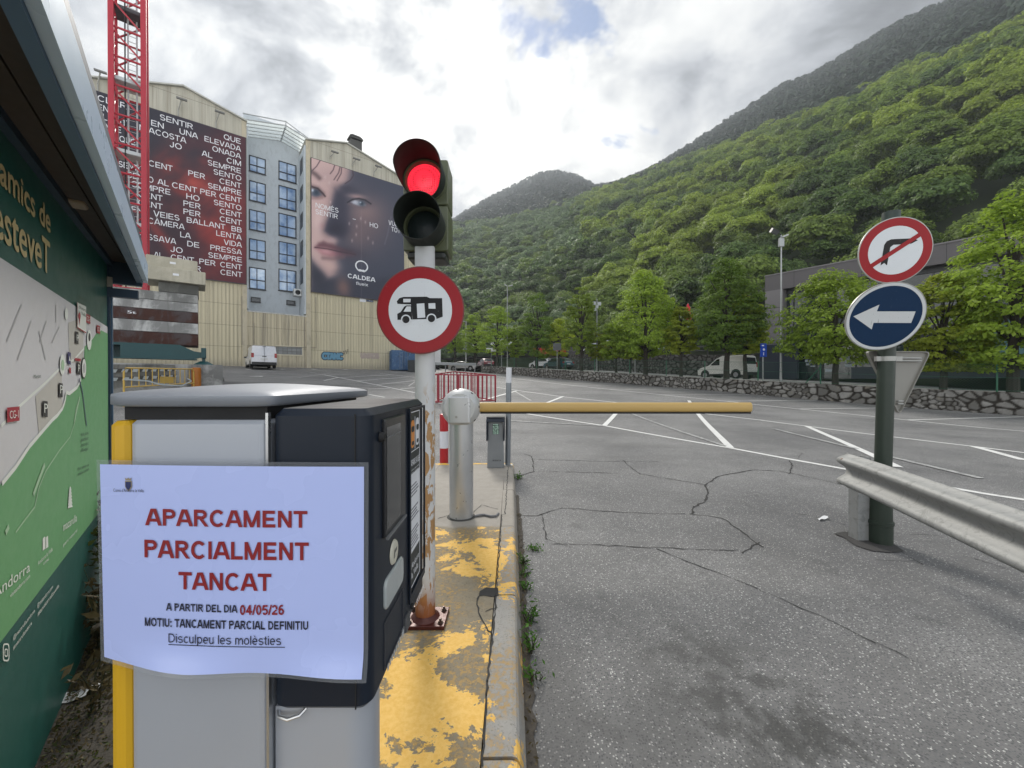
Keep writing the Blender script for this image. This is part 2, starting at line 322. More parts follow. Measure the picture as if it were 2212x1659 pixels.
# ------------------------------------------------------------------ materials
def s2l(c): return tuple(((x/255)/12.92 if x/255 <= .04045 else ((x/255+.055)/1.055)**2.4) for x in c)
class NT:
    def __init__(s, name):
        s.mat = bpy.data.materials.new(name); s.mat.use_nodes = True; s.t = s.mat.node_tree; s.t.nodes.clear()
        s.out = s.n('ShaderNodeOutputMaterial'); s.tc = s.n('ShaderNodeTexCoord')
    def n(s, t, **k):
        o = s.t.nodes.new(t)
        for a, b in k.items(): setattr(o, a, b)
        return o
    def put(s, sock, v):
        if isinstance(v, bpy.types.NodeSocket): s.t.links.new(v, sock)
        elif isinstance(v, tuple) and len(v) == 3 and sock.type == 'RGBA': sock.default_value = (*v, 1)
        else: sock.default_value = v
    def m(s, op, a, b=0.0, clamp=False):
        o = s.n('ShaderNodeMath', operation=op, use_clamp=clamp); s.put(o.inputs[0], a); s.put(o.inputs[1], b); return o.outputs[0]
    def coord(s, scale=(1, 1, 1), off=(0, 0, 0), src='Object', rot=(0, 0, 0)):
        mp = s.n('ShaderNodeMapping'); s.t.links.new(s.tc.outputs[src], mp.inputs[0]); mp.inputs['Scale'].default_value = scale
        mp.inputs['Location'].default_value = off; mp.inputs['Rotation'].default_value = rot; return mp.outputs[0]
    def noise(s, scale, det=4, rough=.55, vec=None, dist=0.0, color=False):
        o = s.n('ShaderNodeTexNoise'); o.inputs['Scale'].default_value = scale; o.inputs['Detail'].default_value = det
        o.inputs['Roughness'].default_value = rough; o.inputs['Distortion'].default_value = dist
        s.t.links.new(vec if vec is not None else s.coord(), o.inputs['Vector']); return o.outputs['Color' if color else 'Fac']
    def vor(s, scale, vec=None, feature='F1', out='Distance', rnd=1.0):
        o = s.n('ShaderNodeTexVoronoi', feature=feature); o.inputs['Scale'].default_value = scale; o.inputs['Randomness'].default_value = rnd
        s.t.links.new(vec if vec is not None else s.coord(), o.inputs['Vector']); return o.outputs[out]
    def ramp(s, v, a, b, c=0.0, d=1.0):
        o = s.n('ShaderNodeMapRange', interpolation_type='SMOOTHSTEP'); s.put(o.inputs[0], v)
        for i, x in zip((1, 2, 3, 4), (a, b, c, d)): o.inputs[i].default_value = x
        return o.outputs[0]
    def mix(s, f, a, b, mode='MIX'):
        o = s.n('ShaderNodeMix', data_type='RGBA', blend_type=mode); s.put(o.inputs[0], f); s.put(o.inputs[6], a); s.put(o.inputs[7], b); return o.outputs[2]
    def scale(s, c, f):
        o = s.n('ShaderNodeVectorMath', operation='SCALE'); s.put(o.inputs[0], c); s.put(o.inputs['Scale'], f); return o.outputs[0]
    def axis(s, i, src='Object'):
        o = s.n('ShaderNodeSeparateXYZ'); s.t.links.new(s.tc.outputs[src], o.inputs[0]); return o.outputs[i]
    def bump(s, h, strength=.3, dist=.01, nrm=None):
        o = s.n('ShaderNodeBump'); o.inputs['Strength'].default_value = strength; o.inputs['Distance'].default_value = dist; s.put(o.inputs['Height'], h)
        if nrm is not None: s.put(o.inputs['Normal'], nrm)
        return o.outputs[0]
    def bsdf(s, col, rough=.6, metal=0.0, normal=None, spec=.5, emit=None, es=0.0, coat=0.0, alpha=None, trans=None):
        b = s.n('ShaderNodeBsdfPrincipled'); s.put(b.inputs['Base Color'], col); s.put(b.inputs['Roughness'], rough); s.put(b.inputs['Metallic'], metal)
        s.put(b.inputs['Specular IOR Level'], spec); s.put(b.inputs['Coat Weight'], coat)
        if trans is not None: s.put(b.inputs['Transmission Weight'], trans)
        if normal is not None: s.put(b.inputs['Normal'], normal)
        if emit is not None: s.put(b.inputs['Emission Color'], emit); s.put(b.inputs['Emission Strength'], es)
        if alpha is not None: s.put(b.inputs['Alpha'], alpha)
        return b.outputs[0]
    def done(s, sh): s.t.links.new(sh, s.out.inputs['Surface']); return s.mat
_mc = {}
def pm(name, col, rough=.6, metal=0.0, var=.14, scale=4.0, bump=0.0, bscale=60.0, dirt=None, dirt_amt=.5, dscale=2.5, spec=.5, coat=0.0):
    """a painted / cast / plain surface: colour with cloudy variation, fine relief and optional dirt"""
    if name in _mc: return _mc[name]
    t = NT(name); f = t.noise(scale, 6, .6); c = t.mix(f, tuple(x*(1-var) for x in col), tuple(min(1, x*(1+var)) for x in col))
    if dirt is not None:
        g = t.m('MULTIPLY', t.ramp(t.noise(dscale, 7, .65, t.coord((1, 1, .45))), .48, .68), dirt_amt); c = t.mix(g, c, dirt)
    nr = t.bump(t.noise(bscale, 3, .6), bump, .004) if bump else None
    rg = t.m('ADD', t.m('MULTIPLY', t.noise(scale*3, 4, .6), .22), max(0, rough-.11))
    _mc[name] = t.done(t.bsdf(c, rg, metal, nr, spec, coat=coat)); return _mc[name]
# ================================================================== ground, road markings, island
def asphalt_mat():
    t = NT('asphalt'); v = t.coord()
    big = t.noise(.35, 6, .6, v); mid = t.noise(2.2, 6, .65, v); fine = t.noise(120, 3, .7, v)
    c = t.mix(t.ramp(big, .30, .68), (.112, .112, .113), (.235, .233, .228)); c = t.mix(t.ramp(mid, .35, .7), c, t.scale(c, 1.22))
    cell = t.vor(95, v, out='Color'); sp = t.n('ShaderNodeSeparateColor'); t.put(sp.inputs[0], cell)
    d = t.vor(95, v); dot = t.m('LESS_THAN', d, .42)
    c = t.mix(t.m('MULTIPLY', t.m('GREATER_THAN', sp.outputs[0], .83), dot), c, t.mix(sp.outputs[1], (.40, .40, .39), (.74, .73, .70)))
    c = t.mix(t.m('MULTIPLY', t.m('LESS_THAN', sp.outputs[0], .42), dot), c, (.085, .085, .09))
    c = t.mix(t.ramp(fine, .35, .62, 0, .5), c, (.12, .12, .123))
    # oily drip patch in the middle of the entry lane and smaller spots around it
    X, Y = t.axis(0), t.axis(1)
    ex = t.m('DIVIDE', t.m('SUBTRACT', X, t.m('ADD', 1.15, t.m('MULTIPLY', t.m('SUBTRACT', Y, 1.9), -.25))), .52); ey = t.m('DIVIDE', t.m('SUBTRACT', Y, 1.75), .95)
    rr = t.m('SQRT', t.m('ADD', t.m('MULTIPLY', ex, ex), t.m('MULTIPLY', ey, ey)))
    patch = t.m('MULTIPLY', t.ramp(rr, .25, 1.15, 1, 0), t.ramp(t.noise(5.5, 6, .65, v), .42, .60))
    c = t.mix(t.m('MULTIPLY', patch, .82), c, (.052, .052, .050))
    wear = t.m('MULTIPLY', t.m('MULTIPLY', t.ramp(t.noise(.55, 5, .62, t.coord((1, .45, 1), (2.3, 5, 0), rot=(0, 0, -.75))), .46, .62), t.ramp(Y, .8, 7.5, 1, 0)), .55); c = t.mix(wear, c, (.088, .087, .086))
    spots = t.m('MULTIPLY', t.ramp(t.noise(3.1, 5, .6, t.coord((1, .8, 1), (4, 2, 0))), .60, .68), t.ramp(Y, 1, 8, .35, .12)); c = t.mix(spots, c, (.07, .07, .07))
    # long tyre-darkened bands across the lot
    band = t.ramp(t.noise(.9, 4, .5, t.coord((.25, 1, 1), rot=(0, 0, .5))), .50, .68); c = t.mix(t.m('MULTIPLY', band, t.ramp(Y, 5, 9, 0, .40)), c, (.105, .104, .104))
    h = t.m('ADD', t.m('MULTIPLY', d, -1.0), t.m('MULTIPLY', fine, .8)); nr = t.bump(h, .55, .006)
    return t.done(t.bsdf(c, t.ramp(mid, .3, .7, .62, .82), normal=nr, spec=.35))
M_ASPH = asphalt_mat()
def paint_mat(name, col, under, lo, hi, vec_scale=(1, 1, 1), sc=9.0):
    t = NT(name); f = t.ramp(t.noise(sc, 8, .72, t.coord(vec_scale)), lo, hi); g = t.noise(60, 3)
    c = t.mix(f, t.mix(g, tuple(x*.9 for x in col), col), under); return t.done(t.bsdf(c, .6, normal=t.bump(t.noise(150, 3), .25, .004)))
M_LINE = paint_mat('road_paint', (.74, .74, .72), (.2, .2, .2), .56, .70)
M_LINE_OLD = paint_mat('worn_road_paint', (.45, .45, .44), (.2, .2, .2), .40, .62)
M_CRACK = pm('crack_filler', (.034, .033, .032), .9)

xs = np.concatenate([np.arange(-90, -12, 3), np.arange(-12, 12, .6), np.arange(12, 93, 3)]); ys = np.concatenate([np.arange(-14, 0, 2), np.arange(0, 16, .5), np.arange(16, 60, 1.5), np.arange(60, 190, 8)])
vv = np.array([(x, y, gz(x, y)) for y in ys for x in xs]); w = len(xs); ff = np.array([(j*w+i, j*w+i+1, (j+1)*w+i+1, (j+1)*w+i) for j in range(len(ys)-1) for i in range(w-1)])
tag(link('ground', npmesh('ground', vv, ff, M_ASPH, smooth=True)), kind='structure')

def strip(mb, pts, w0, off=.006, px=True, w1=None):
    P = [G(*p) if px else Vector((p[0], p[1], 0)) for p in pts]; Q = []
    for a, b in zip(P[:-1], P[1:]):
        n = max(1, int((b-a).length/.7)); Q += [a.lerp(b, k/n) for k in range(n)]
    Q.append(P[-1]); vs = []
    for i, p in enumerate(Q):
        t = (Q[min(i+1, len(Q)-1)]-Q[max(i-1, 0)]); t.z = 0; t.normalize(); nn = Vector((-t.y, t.x, 0)); ww = w0 if w1 is None else w0+(w1-w0)*i/(len(Q)-1)
        for s in (-1, 1):
            q = p+nn*s*ww/2; vs.append((q.x, q.y, gz(q.x, q.y)+off))
    mb.add(vs, [(2*i, 2*i+1, 2*i+3, 2*i+2) for i in range(len(Q)-1)])
def z5(*a): return [(877.8+.372*x, 768+.372*y) for x, y in a]
def z6(*a): return [(1645.8+.256*x, 768+.256*y) for x, y in a]
def z2(*a): return [(493.7+.1984*x, 685.8+.1984*y) for x, y in a]
ln = MB(); od = MB()
LN = 0.115
strip(ln, [(1119.6, 890.8), (1305.6, 919.8), (1577, 968), (1700.7, 991.2), (1850, 1018), (2127, 1067), (2212, 1080), (2500, 1128)], LN)                 # lane edge nearest the entry
strip(ln, z5((525, 185), (900, 239), (1200, 271), (1720, 337), (2068, 377)) + z6((0, 548), (380, 597), (1060, 683), (1780, 768), (2212, 822), (3000, 915)), LN, off=.007)
strip(ln, z5((525, 120), (1000, 178), (1500, 230), (1900, 270)) + z6((0, 420), (320, 452), (1230, 545), (2212, 640), (3000, 716)), LN)
for a in (((960, 176), (1310, 172)), ((1185, 197), (1640, 197)), ((1480, 229), (1990, 228)), ((1850, 266), (2212, 262))): strip(ln, z5(*a), .10, off=.009)
for a in (((320, 452), (1220, 441)), ((1230, 545), (2212, 518)), ((-150, 385), (460, 380))): strip(ln, z6(*a), .10, off=.009)
for a in (((910, 238), (815, 276)), ((1225, 328), (1150, 408)), ((1640, 262), (1690, 335), (1882, 537)), ((430, 263), (640, 206))): strip(ln, z5(*a), .15, off=.010)
for a in (((380, 598), (1150, 945)), ((1780, 768), (2212, 885))): strip(ln, z6(*a), .15, off=.010)
for a in (((632, 210), (722, 262)), ((1300, 335), (1850, 527)), ((600, 380), (1140, 409)), ((1430, 261), (1545, 273))): strip(od, z5(*a), .11, off=.012)
for a in (((100, 620), (800, 790)), ((1050, 850), (1850, 1040))): strip(od, z6(*a), .12, off=.012)
strip(ln, z2((1040, 625), (1400, 692), (2035, 820)), LN); strip(od, z2((880, 595), (1040, 625)), LN)
for a in (((1040, 688), (1190, 656)), ((1230, 655), (1780, 622)), ((1390, 692), (1960, 648)), ((1600, 735), (2030, 688)), ((1870, 780), (2030, 765)), ((1530, 840), (1700, 872)), ((1520, 781), (1760, 773)), ((1640, 606), (2035, 655))): strip(ln, z2(*a), .10, off=.010)
for a in (((750, 660), (990, 622), (1110, 603)), ((1100, 626), (1500, 607)), ((1960, 750), (2030, 700)), ((1690, 588), (2030, 600))): strip(od, z2(*a), .10, off=.012)
for x in (190, 560, 910, 1250): strip(ln, z2((x, 566), (x+45, 566)), .5, off=.010)
a, b, c = [G(*q) for q in z2((228, 641), (300, 641), (375, 640))]
strip(ln, z2((228, 643), (310, 642)), .14, off=.010); strip(ln, z2((310, 642), (378, 640)), .75, off=.010, w1=.05)
tag(ln.build('parking_lines', M_LINE), kind='structure'); tag(od.build('worn_parking_lines', M_LINE_OLD), kind='structure')

cr = MB()
def crack(pts, w0, jit=.014):
    q = [(1097+.504*x, 877.8+.504*y) for x, y in pts]; P = [G(*p) for p in q]; L = []
    for a, b in zip(P[:-1], P[1:]):
        n = max(2, int((b-a).length/.07)); L += [a.lerp(b, k/n) for k in range(n)]
    L.append(P[-1]); vs = []
    for i, p in enumerate(L):
        t = (L[min(i+1, len(L)-1)]-L[max(i-1, 0)]); t.z = 0; t.normalize(); nn = Vector((-t.y, t.x, 0)); p = p+nn*random.uniform(-jit, jit); ww = w0*random.uniform(.2, 1.0)
        for s in (-1, 1): r = p+nn*s*ww/2; vs.append((r.x, r.y, gz(r.x, r.y)+.0045))
    cr.add(vs, [(2*i, 2*i+1, 2*i+3, 2*i+2) for i in range(len(L)-1)])
for p, w0 in ([(70, 205), (105, 215), (112, 280), (40, 300)], .03), ([(105, 228), (360, 235), (650, 238)], .02), ([(490, 230), (565, 290)], .028), ([(130, 278), (480, 288)], .018), ([(565, 290), (650, 305), (840, 335)], .018), \
    ([(795, 462), (790, 437), (850, 405), (856, 370), (845, 338), (900, 300), (1060, 272), (1130, 275)], .032), ([(1130, 275), (1210, 286), (1430, 335)], .02), ([(1205, 290), (1218, 255), (1205, 232)], .028), ([(1240, 225), (1262, 200)], .02), \
    ([(60, 470), (125, 470), (230, 435), (440, 452), (640, 460), (760, 462)], .017), ([(780, 462), (920, 480), (1095, 605)], .019), ([(145, 465), (165, 572)], .018), ([(165, 570), (280, 610)], .011), ([(185, 590), (500, 600), (640, 608), (990, 618)], .015), ([(1010, 632), (1080, 580)], .02), \
    ([(640, 610), (800, 680), (950, 735), (1050, 775), (1200, 840), (1400, 930), (1580, 1015)], .012), ([(1580, 1015), (1750, 1100)], .007), ([(1690, 625), (1780, 680)], .014), ([(1580, 660), (1750, 665)], .009), ([(2000, 655), (2150, 700)], .014), ([(1230, 460), (1300, 470), (1450, 510)], .012), ([(1640, 545), (1850, 555)], .008): crack(p, w0)
tag(cr.build('asphalt_cracks', M_CRACK), kind='structure')
# darker patch round the foot of the sign post
pt = MB(); q = [G(1097+.504*x, 877.8+.504*y) for x, y in ((1395, 548), (1440, 540), (1500, 540), (1650, 590), (1700, 625), (1640, 630), (1560, 622), (1490, 600), (1440, 565))]
pt.sheet([(p.x, p.y, gz(p.x, p.y)+.008) for p in q]); tag(pt.build('ground_patch', pm('dark_patch', (.045, .043, .042), .85, bump=.6, bscale=140)), kind='structure')

# ---- raised entry island with kerb stones
ISL = .15; IY1 = 6.9
def island_mat(name, base1, base2, thr):
    t = NT(name); v = t.coord(); Y = t.axis(1); n1 = t.noise(2.6, 9, .68, v, .4); n2 = t.noise(34, 4, .7, v); n3 = t.noise(1.3, 4, .55, t.coord(off=(4, 4, 4)))
    bare = t.mix(t.noise(22, 6, .7, v), base1, base2); bare = t.mix(t.ramp(t.noise(90, 2, .6, v), .55, .75, 0, .5), bare, (.06, .055, .045))
    dirty = t.mix(t.ramp(n2, .42, .58), (.40, .255, .085), (.135, .105, .065))
    c = t.mix(t.ramp(n3, .43, .52), bare, t.mix(t.ramp(n2, .36, .6, .15, .9), dirty, bare))
    pe = t.m('ADD', t.m('ADD', n1, t.m('MULTIPLY', n2, .16)), t.m('MULTIPLY', n3, -.10))
    mask = t.m('MULTIPLY', t.ramp(pe, thr, thr+.012, 1, 0), t.ramp(t.m('ADD', Y, t.m('MULTIPLY', n1, .35)), 4.02, 4.1, 1, 0))
    edge = t.m('MULTIPLY', t.ramp(pe, thr+.03, thr, 0, 1), 1.0)
    yel = t.mix(t.ramp(n2, .3, .7), (.74, .44, .10), (.82, .53, .16)); c = t.mix(mask, c, yel)
    back = t.m('MULTIPLY', t.ramp(Y, 6.74, 6.76), t.ramp(n1, .5, .53, 1, 0)); c = t.mix(back, c, (.74, .45, .08))
    far = t.ramp(t.m('ADD', Y, t.m('MULTIPLY', n1, .35)), 4.02, 4.1); clean = t.mix(t.noise(7, 7, .7, v), (.24, .22, .19), (.40, .37, .33)); c = t.mix(t.m('MULTIPLY', far, t.m('SUBTRACT', 1, back)), c, clean)
    h = t.m('ADD', t.m('MULTIPLY', mask, .4), n2); return t.done(t.bsdf(c, .78, normal=t.bump(h, .45, .006), spec=.3))
M_ISL = island_mat('painted_concrete', (.185, .152, .100), (.30, .265, .20), .506); M_KERB = island_mat('painted_kerb_stone', (.27, .26, .24), (.38, .37, .35), .465)
sl = MB(); sl.bb(-1.22, -.118, -.6, IY1-.12, 0, ISL)
tag(sl.build('entry_island', M_ISL), kind='structure')
kb = MB(); prof = [(-.112, -.02), (-.112, ISL), (.0, ISL+.002), (.018, ISL-.004), (.03, ISL-.02), (.062, 0), (.066, -.02)]; y = -.6
for y0, y1 in ((-.6, .18), (.19, 1.475), (1.49, 2.62), (2.635, 3.88), (3.89, 5.2), (5.21, 6.9)):
    dx = -.012*max(0, (y1-4)/3); kb.prism(prof, lambda a, b: (a, y0, b), lambda a, b: (a+dx, y1, b))
kb.bb(-1.22, -.118, IY1-.115, IY1, -.02, ISL+.002); kb.prism([(-.12, 0), (-.12, ISL), (0, ISL), (.06, 0)], lambda a, b: (-1.225-a-.12, -.6, b), lambda a, b: (-1.225-a-.12, 6.9, b))
tag(kb.build('island_kerb', M_KERB, smooth=False), kind='structure')
# open cracks and the broken-out hole on the island top
ic = MB()
def icrack(px, w0, z=ISL+.003):
    P = []
    for a in px:
        d = ray(*a); P.append(Vector((0, 0, CAM_H))+d*((z-CAM_H)/d.z))
    L = []
    for a, b in zip(P[:-1], P[1:]): n = max(2, int((b-a).length/.04)); L += [a.lerp(b, k/n) for k in range(n)]
    L.append(P[-1]); vs = []
    for i, p in enumerate(L):
        t = (L[min(i+1, len(L)-1)]-L[max(i-1, 0)]).normalized(); nn = Vector((-t.y, t.x, 0)); p = p+nn*random.uniform(-.006, .006); ww = w0*random.uniform(.5, 1.3)
        for s in (-1, 1): r = p+nn*s*ww/2; vs.append((r.x, r.y, z))
    ic.add(vs, [(2*i, 2*i+1, 2*i+3, 2*i+2) for i in range(len(L)-1)])
icrack([(1036, 1288), (1030, 1298), (1037, 1330), (1055, 1362), (1060, 1368)], .010); icrack([(1048, 1320), (1075, 1312)], .007)
hp = []
for a in ((1036, 1277), (1050, 1269), (1076, 1270), (1077, 1287), (1062, 1289), (1046, 1286), (1034, 1288)):
    d = ray(*a); hp.append(Vector((0, 0, CAM_H))+d*((ISL+.003-CAM_H)/d.z))
ic.sheet(hp); icrack([(1098, 1004), (1091, 1110), (1084, 1112), (1075, 1240), (1066, 1366), (1049, 1500), (1042, 1655)], .010); icrack([(945, 1120), (985, 1108), (1020, 1109), (1040, 1090), (1075, 1100)], .008)
tag(ic.build('island_cracks', M_CRACK), kind='structure')
# soil gutter between kerb and asphalt, soil in front of the kiosk
M_SOIL = pm('soil', (.062, .054, .044), .95, var=.5, scale=18, bump=1.0, bscale=90)
gt = MB(); pts = []
for i in range(60):
    yy = .9+i*.075; wd = .012+.018*abs(math.sin(i*1.7))+.014*random.random()
    pts.append((yy, .055, .075+wd*(1 if yy < 4.6 else .5)))
gt.add([(x, yy, gz(x, yy)+.005) for yy, a, b in pts for x in (a, b)], [(2*i, 2*i+1, 2*i+3, 2*i+2) for i in range(len(pts)-1)])
tag(gt.build('gutter_soil', M_SOIL), kind='structure')
# ================================================================== ticket machine with its notice
M_GREY = pm('silver_grey_paint', (.40, .425, .47), .42, .25, var=.03, scale=2, bump=.04, bscale=700)
M_BLK = pm('black_textured_plastic', (.0065, .012, .023), .38, var=.12, scale=3, bump=.12, bscale=900, spec=.34)
M_BLK2 = pm('black_rubber', (.010, .010, .011), .7); M_YEL = pm('yellow_panel', (.62, .36, .012), .45, var=.06)
M_LID = pm('grey_lid', (.26, .28, .315), .50, .25, var=.04, scale=3, bump=.05, bscale=600)
MX0, MXS, MX1, MY0, MY1 = -.629, -.379, -.221, .62, 1.0
tm = thing('ticket_machine', 'grey and black parking ticket machine carrying the lavender notice on its front', 'ticket machine', (-.42, .8, ISL))
b = MB(); b.rbox(MX0+.030, MXS-.003, MY0, MY1+.02, ISL+.02, 1.5, .012); b.build('cabinet', M_GREY, tm)
b = MB(); b.rbox(MX0, MX0+.034, MY0-.004, MY1-.01, ISL+.012, 1.499, .014); b.build('corner_strip', M_YEL, tm)
b = MB(); b.bb(MX0+.01, MXS-.012, MY0+.016, MY1, 1.5, 1.521); b.build('lid_gasket', M_BLK2, tm)
def lid(u, v):
    x = MX0-.016+(MXS+.022-MX0)*u; y = MY0-.006+(1.045-MY0)*v
    e = (1-abs(2*u-1)**14)*(1-abs(2*v-1)**14); d = math.sin(math.pi*u)*math.sin(math.pi*v)**.8
    return (x, y, 1.538+.007*e+.012*d)
def cornered(fn, z=None):
    def g(u, v):
        x, y, zz = fn(u, v); cx_, cy_ = (MX0+MXS)/2, (MY0+1.04)/2; dx, dy = (x-cx_)/.1425, (y-cy_)/.215
        k = max(1, (abs(dx)**9+abs(dy)**9)**(1/9)); return (cx_+dx*.1425/k, cy_+dy*.215/k, zz if z is None else z)
    return g
b = MB(); f = cornered(lid); b.grid(36, 36, f); edge = [(i/36, 0) for i in range(36)]+[(1, i/36) for i in range(36)]+[(1-i/36, 1) for i in range(36)]+[(0, 1-i/36) for i in range(36)]
top = [f(*e) for e in edge]; mid = [(x, y, 1.525) for x, y, z in top]; bot = [(x+(.006 if x < -.5 else -.006), y+(.006 if y < .8 else -.006), 1.5215) for x, y, z in top]; n = len(edge)
b.add(top+mid+bot, [(k*n+i, k*n+(i+1) % n, (k+1)*n+(i+1) % n, (k+1)*n+i) for k in (0, 1) for i in range(n)][::1]); b.build('lid', M_LID, tm, smooth='all')
hd = MB(); hd.rbox(MXS+.002, MX1, MY0-.002, MY1, 1.043, 1.518, .022, 6); hd = hd.build('head', M_BLK, tm, smooth=True, bevel=0)
b = MB(); b.bb(-.2445, -.2425, MY0-.0035, MY0-.0015, 1.05, 1.51); b.build('panel_joint', M_BLK2, hd)
b = MB(); b.bb(MXS-.003, MXS+.001, MY0-.0035, MY0+.004, ISL+.03, 1.512); b.build('edge_trim', pm('bare_aluminium', (.55, .56, .57), .3, .9), tm)
b = MB(); pl_ = [(MXS+.002, .632), (-.268, .632), (-.250, .635), (-.236, .645), (-.229, .662), (-.2345, .70), (-.262, .785), (-.292, .87), (-.342, 1.0), (MXS+.002, 1.0)]; b.prism(pl_, lambda x, y: (x, y, ISL+.012), lambda x, y: (x, y, 1.043)); b.build('pedestal', M_GREY, tm, smooth=True)
b = MB(); b.tube([(-.372, MY0+.012, 1.036), (-.366, MY0+.003, 1.034), (-.350, MY0-.001, 1.033), (-.334, MY0+.003, 1.036), (-.329, MY0+.012, 1.040)], .0028, 8); b.build('handle', pm('dull_chrome', (.6, .6, .6), .3, .9), tm, smooth=True)
# fittings on the driver's face (plane x = MX1)
fx = MX1+.001
def face(y, z, d=.0): return (fx+d, y, z)
def fpoly(mb, pts, d=.0): mb.sheet([face(y, z, d) for y, z in pts])
M_SCR = pm('dark_screen_glass', (.03, .032, .035), .06, var=.02, spec=.8)
b = MB(); b.rbox(fx-.012, fx+.0045, .676, .806, 1.292, 1.496, .004, 2, 'x'); b.build('screen_surround', pm('black_gloss_frame', (.012, .013, .016), .3), hd)
s = MB(); s.bb(fx+.003, fx+.0052, .684, .768, 1.304, 1.482); sc = s.build('screen', M_SCR, hd)
b = MB(); b.bb(fx+.0045, fx+.0085, .680, .80, 1.289, 1.294); b.bb(fx+.0052, fx+.0062, .684, .768, 1.4635, 1.4655); b.build('screen_edge', pm('grey_plastic_edge', (.16, .165, .17), .5), hd)
b = MB(); b.lathe([(0, .009), (.006, .008), (.008, .004), (.009, 0)], (fx, .664, 1.468), (1, 0, 0), 16); b.build('camera_eye', M_BLK2, hd, smooth=True)
b = MB(); b.lathe([(0, .0035), (.018, .0035), (.0205, .003), (.0225, .0)], (fx, .737, 1.245), (1, 0, 0), 28); bt = b.build('button', pm('button_ivory', (.60, .58, .48), .4), hd, smooth=True)
b = MB(); b.sheet([(fx+.0042, y, z) for y, z in ((.727, 1.236), (.743, 1.238), (.747, 1.252), (.731, 1.250))]); b.mi = 1; b.sheet([(fx+.0048, y, z) for y, z in ((.729, 1.238), (.741, 1.240), (.744, 1.247), (.731, 1.245))]); b.build('ticket_mark', [pm('symbol_grey', (.12, .12, .11), .5), pm('symbol_pale', (.6, .58, .5), .5)], bt)
b = MB(); b.rbox(fx-.006, fx+.0035, .682, .795, 1.163, 1.216, .014, 5, 'x'); b.build('reader_window', pm('frosted_window', (.40, .43, .43), .18, var=.12, scale=30, spec=.7), hd, smooth=True)
b = MB()
for y0, y1, z0, z1 in ((.684, .802, 1.142, 1.1435), (.684, .802, 1.062, 1.0635), (.684, .6855, 1.062, 1.142), (.8005, .802, 1.062, 1.142)): b.bb(fx-.001, fx+.0012, y0, y1, z0, z1)
b.build('contactless_field', pm('charcoal_line', (.05, .052, .06), .5), hd)
b = MB(); b.rbox(fx-.004, fx+.004, .81, .845, 1.044, 1.075, .006, 2, 'x'); b.build('ticket_slot', pm('slot_grey', (.07, .072, .075), .5), hd)
b = MB()
for k in range(7): b.bb(fx, fx+.001, .70+k*.012, .706+k*.012, 1.050, 1.063)
b.bb(fx, fx+.001, .79, .806, 1.050, 1.064); b.build('model_plate', pm('plate_pale', (.4, .42, .43), .5), hd)
# info panel in its recess
b = MB(); b.bb(fx, fx+.004, .846, .852, 1.10, 1.498); b.bb(fx, fx+.004, .984, .99, 1.10, 1.498); b.bb(fx, fx+.004, .846, .99, 1.498, 1.503); b.bb(fx, fx+.003, .846, .99, 1.085, 1.10); b.build('panel_frame', M_BLK, hd)
M_WHT = pm('white_print', (.72, .73, .76), .4, var=.03); M_PBLK = pm('black_print', (.014, .02, .02), .45); M_ORA = pm('orange_print', (.66, .24, .04), .45)
b = MB(); b.bb(fx+.0003, fx+.001, .853, .942, 1.112, 1.495); ip = b.build('info_panel', M_PBLK, hd)
b = MB(); b.bb(fx+.001, fx+.0016, .855, .9385, 1.187, 1.358)
for y0, y1, z0, z1 in ((.9395, .9415, 1.113, 1.494), (.853, .942, 1.112, 1.114), (.853, .942, 1.4925, 1.4945), (.858, .935, 1.4065, 1.408), (.896, .8985, 1.41, 1.482)): b.bb(fx+.001, fx+.0016, y0, y1, z0, z1)
b.build('panel_white', M_WHT, ip)
def carmark(mb, y0, y1, z0, z1, d):
    n = 16; mb.sheet([face((y0+y1)/2+(y1-y0)/2*math.copysign(abs(math.cos(2*math.pi*k/n))**.5, math.cos(2*math.pi*k/n)), (z0+z1)/2+(z1-z0)/2*math.copysign(abs(math.sin(2*math.pi*k/n))**.5, math.sin(2*math.pi*k/n)), d) for k in range(n)])
b = MB(); carmark(b, .859, .891, 1.415, 1.476, .0018); b.build('orange_car_mark', M_ORA, ip)
b = MB(); carmark(b, .902, .934, 1.415, 1.478, .0018); b.build('white_car_mark', M_WHT, ip)
b = MB()
for y0 in (.864, .907): carmark(b, y0, y0+.022, 1.450, 1.463, .0024); carmark(b, y0+.002, y0+.020, 1.421, 1.430, .0024)
b.build('car_windows', M_PBLK, ip)
b = MB(); fn = lambda x, y: face(x, y, .0019)
write(b, 'APARCA BÉ', fn, .857, .936, 1.376, 1.390, 0, .2)
for k, (t_, l) in enumerate((('si voleu pagar amb', .93), ('targeta, acosteu-la', .936), ('al lector i espereu', .934), ('el senyal', .90))): write(b, t_, fn, .858, l, 1.3695-.0068*k-.004, 1.3695-.0068*k)
write(b, 'Andorra', fn, .862, .930, 1.152, 1.166, .015); write(b, 'la Vella', fn, .862, .922, 1.131, 1.145, .015); b.build('panel_lettering', M_WHT, ip)
b = MB()
for z0, rows in ((1.334, 4), (1.283, 4), (1.236, 6)):
    for k in range(rows): b.bb(fx+.0016, fx+.0021, .859, .859+.068*(.72+.28*math.sin(k*2.3+z0*40)**2), z0-k*.0072-.003, z0-k*.0072)
b.build('small_print', pm('print_grey', (.2, .2, .22), .5), ip)
b = MB(); write(b, 'SKIDATA', fn, .905, .985, 1.049, 1.062, .02); b.build('maker_lettering', M_WHT, hd)
b = MB(); b.lathe([(0, .004), (.006, .004), (.007, 0)], (fx, .87, 1.069), (1, 0, 0), 12); b.build('lock', M_BLK2, hd)

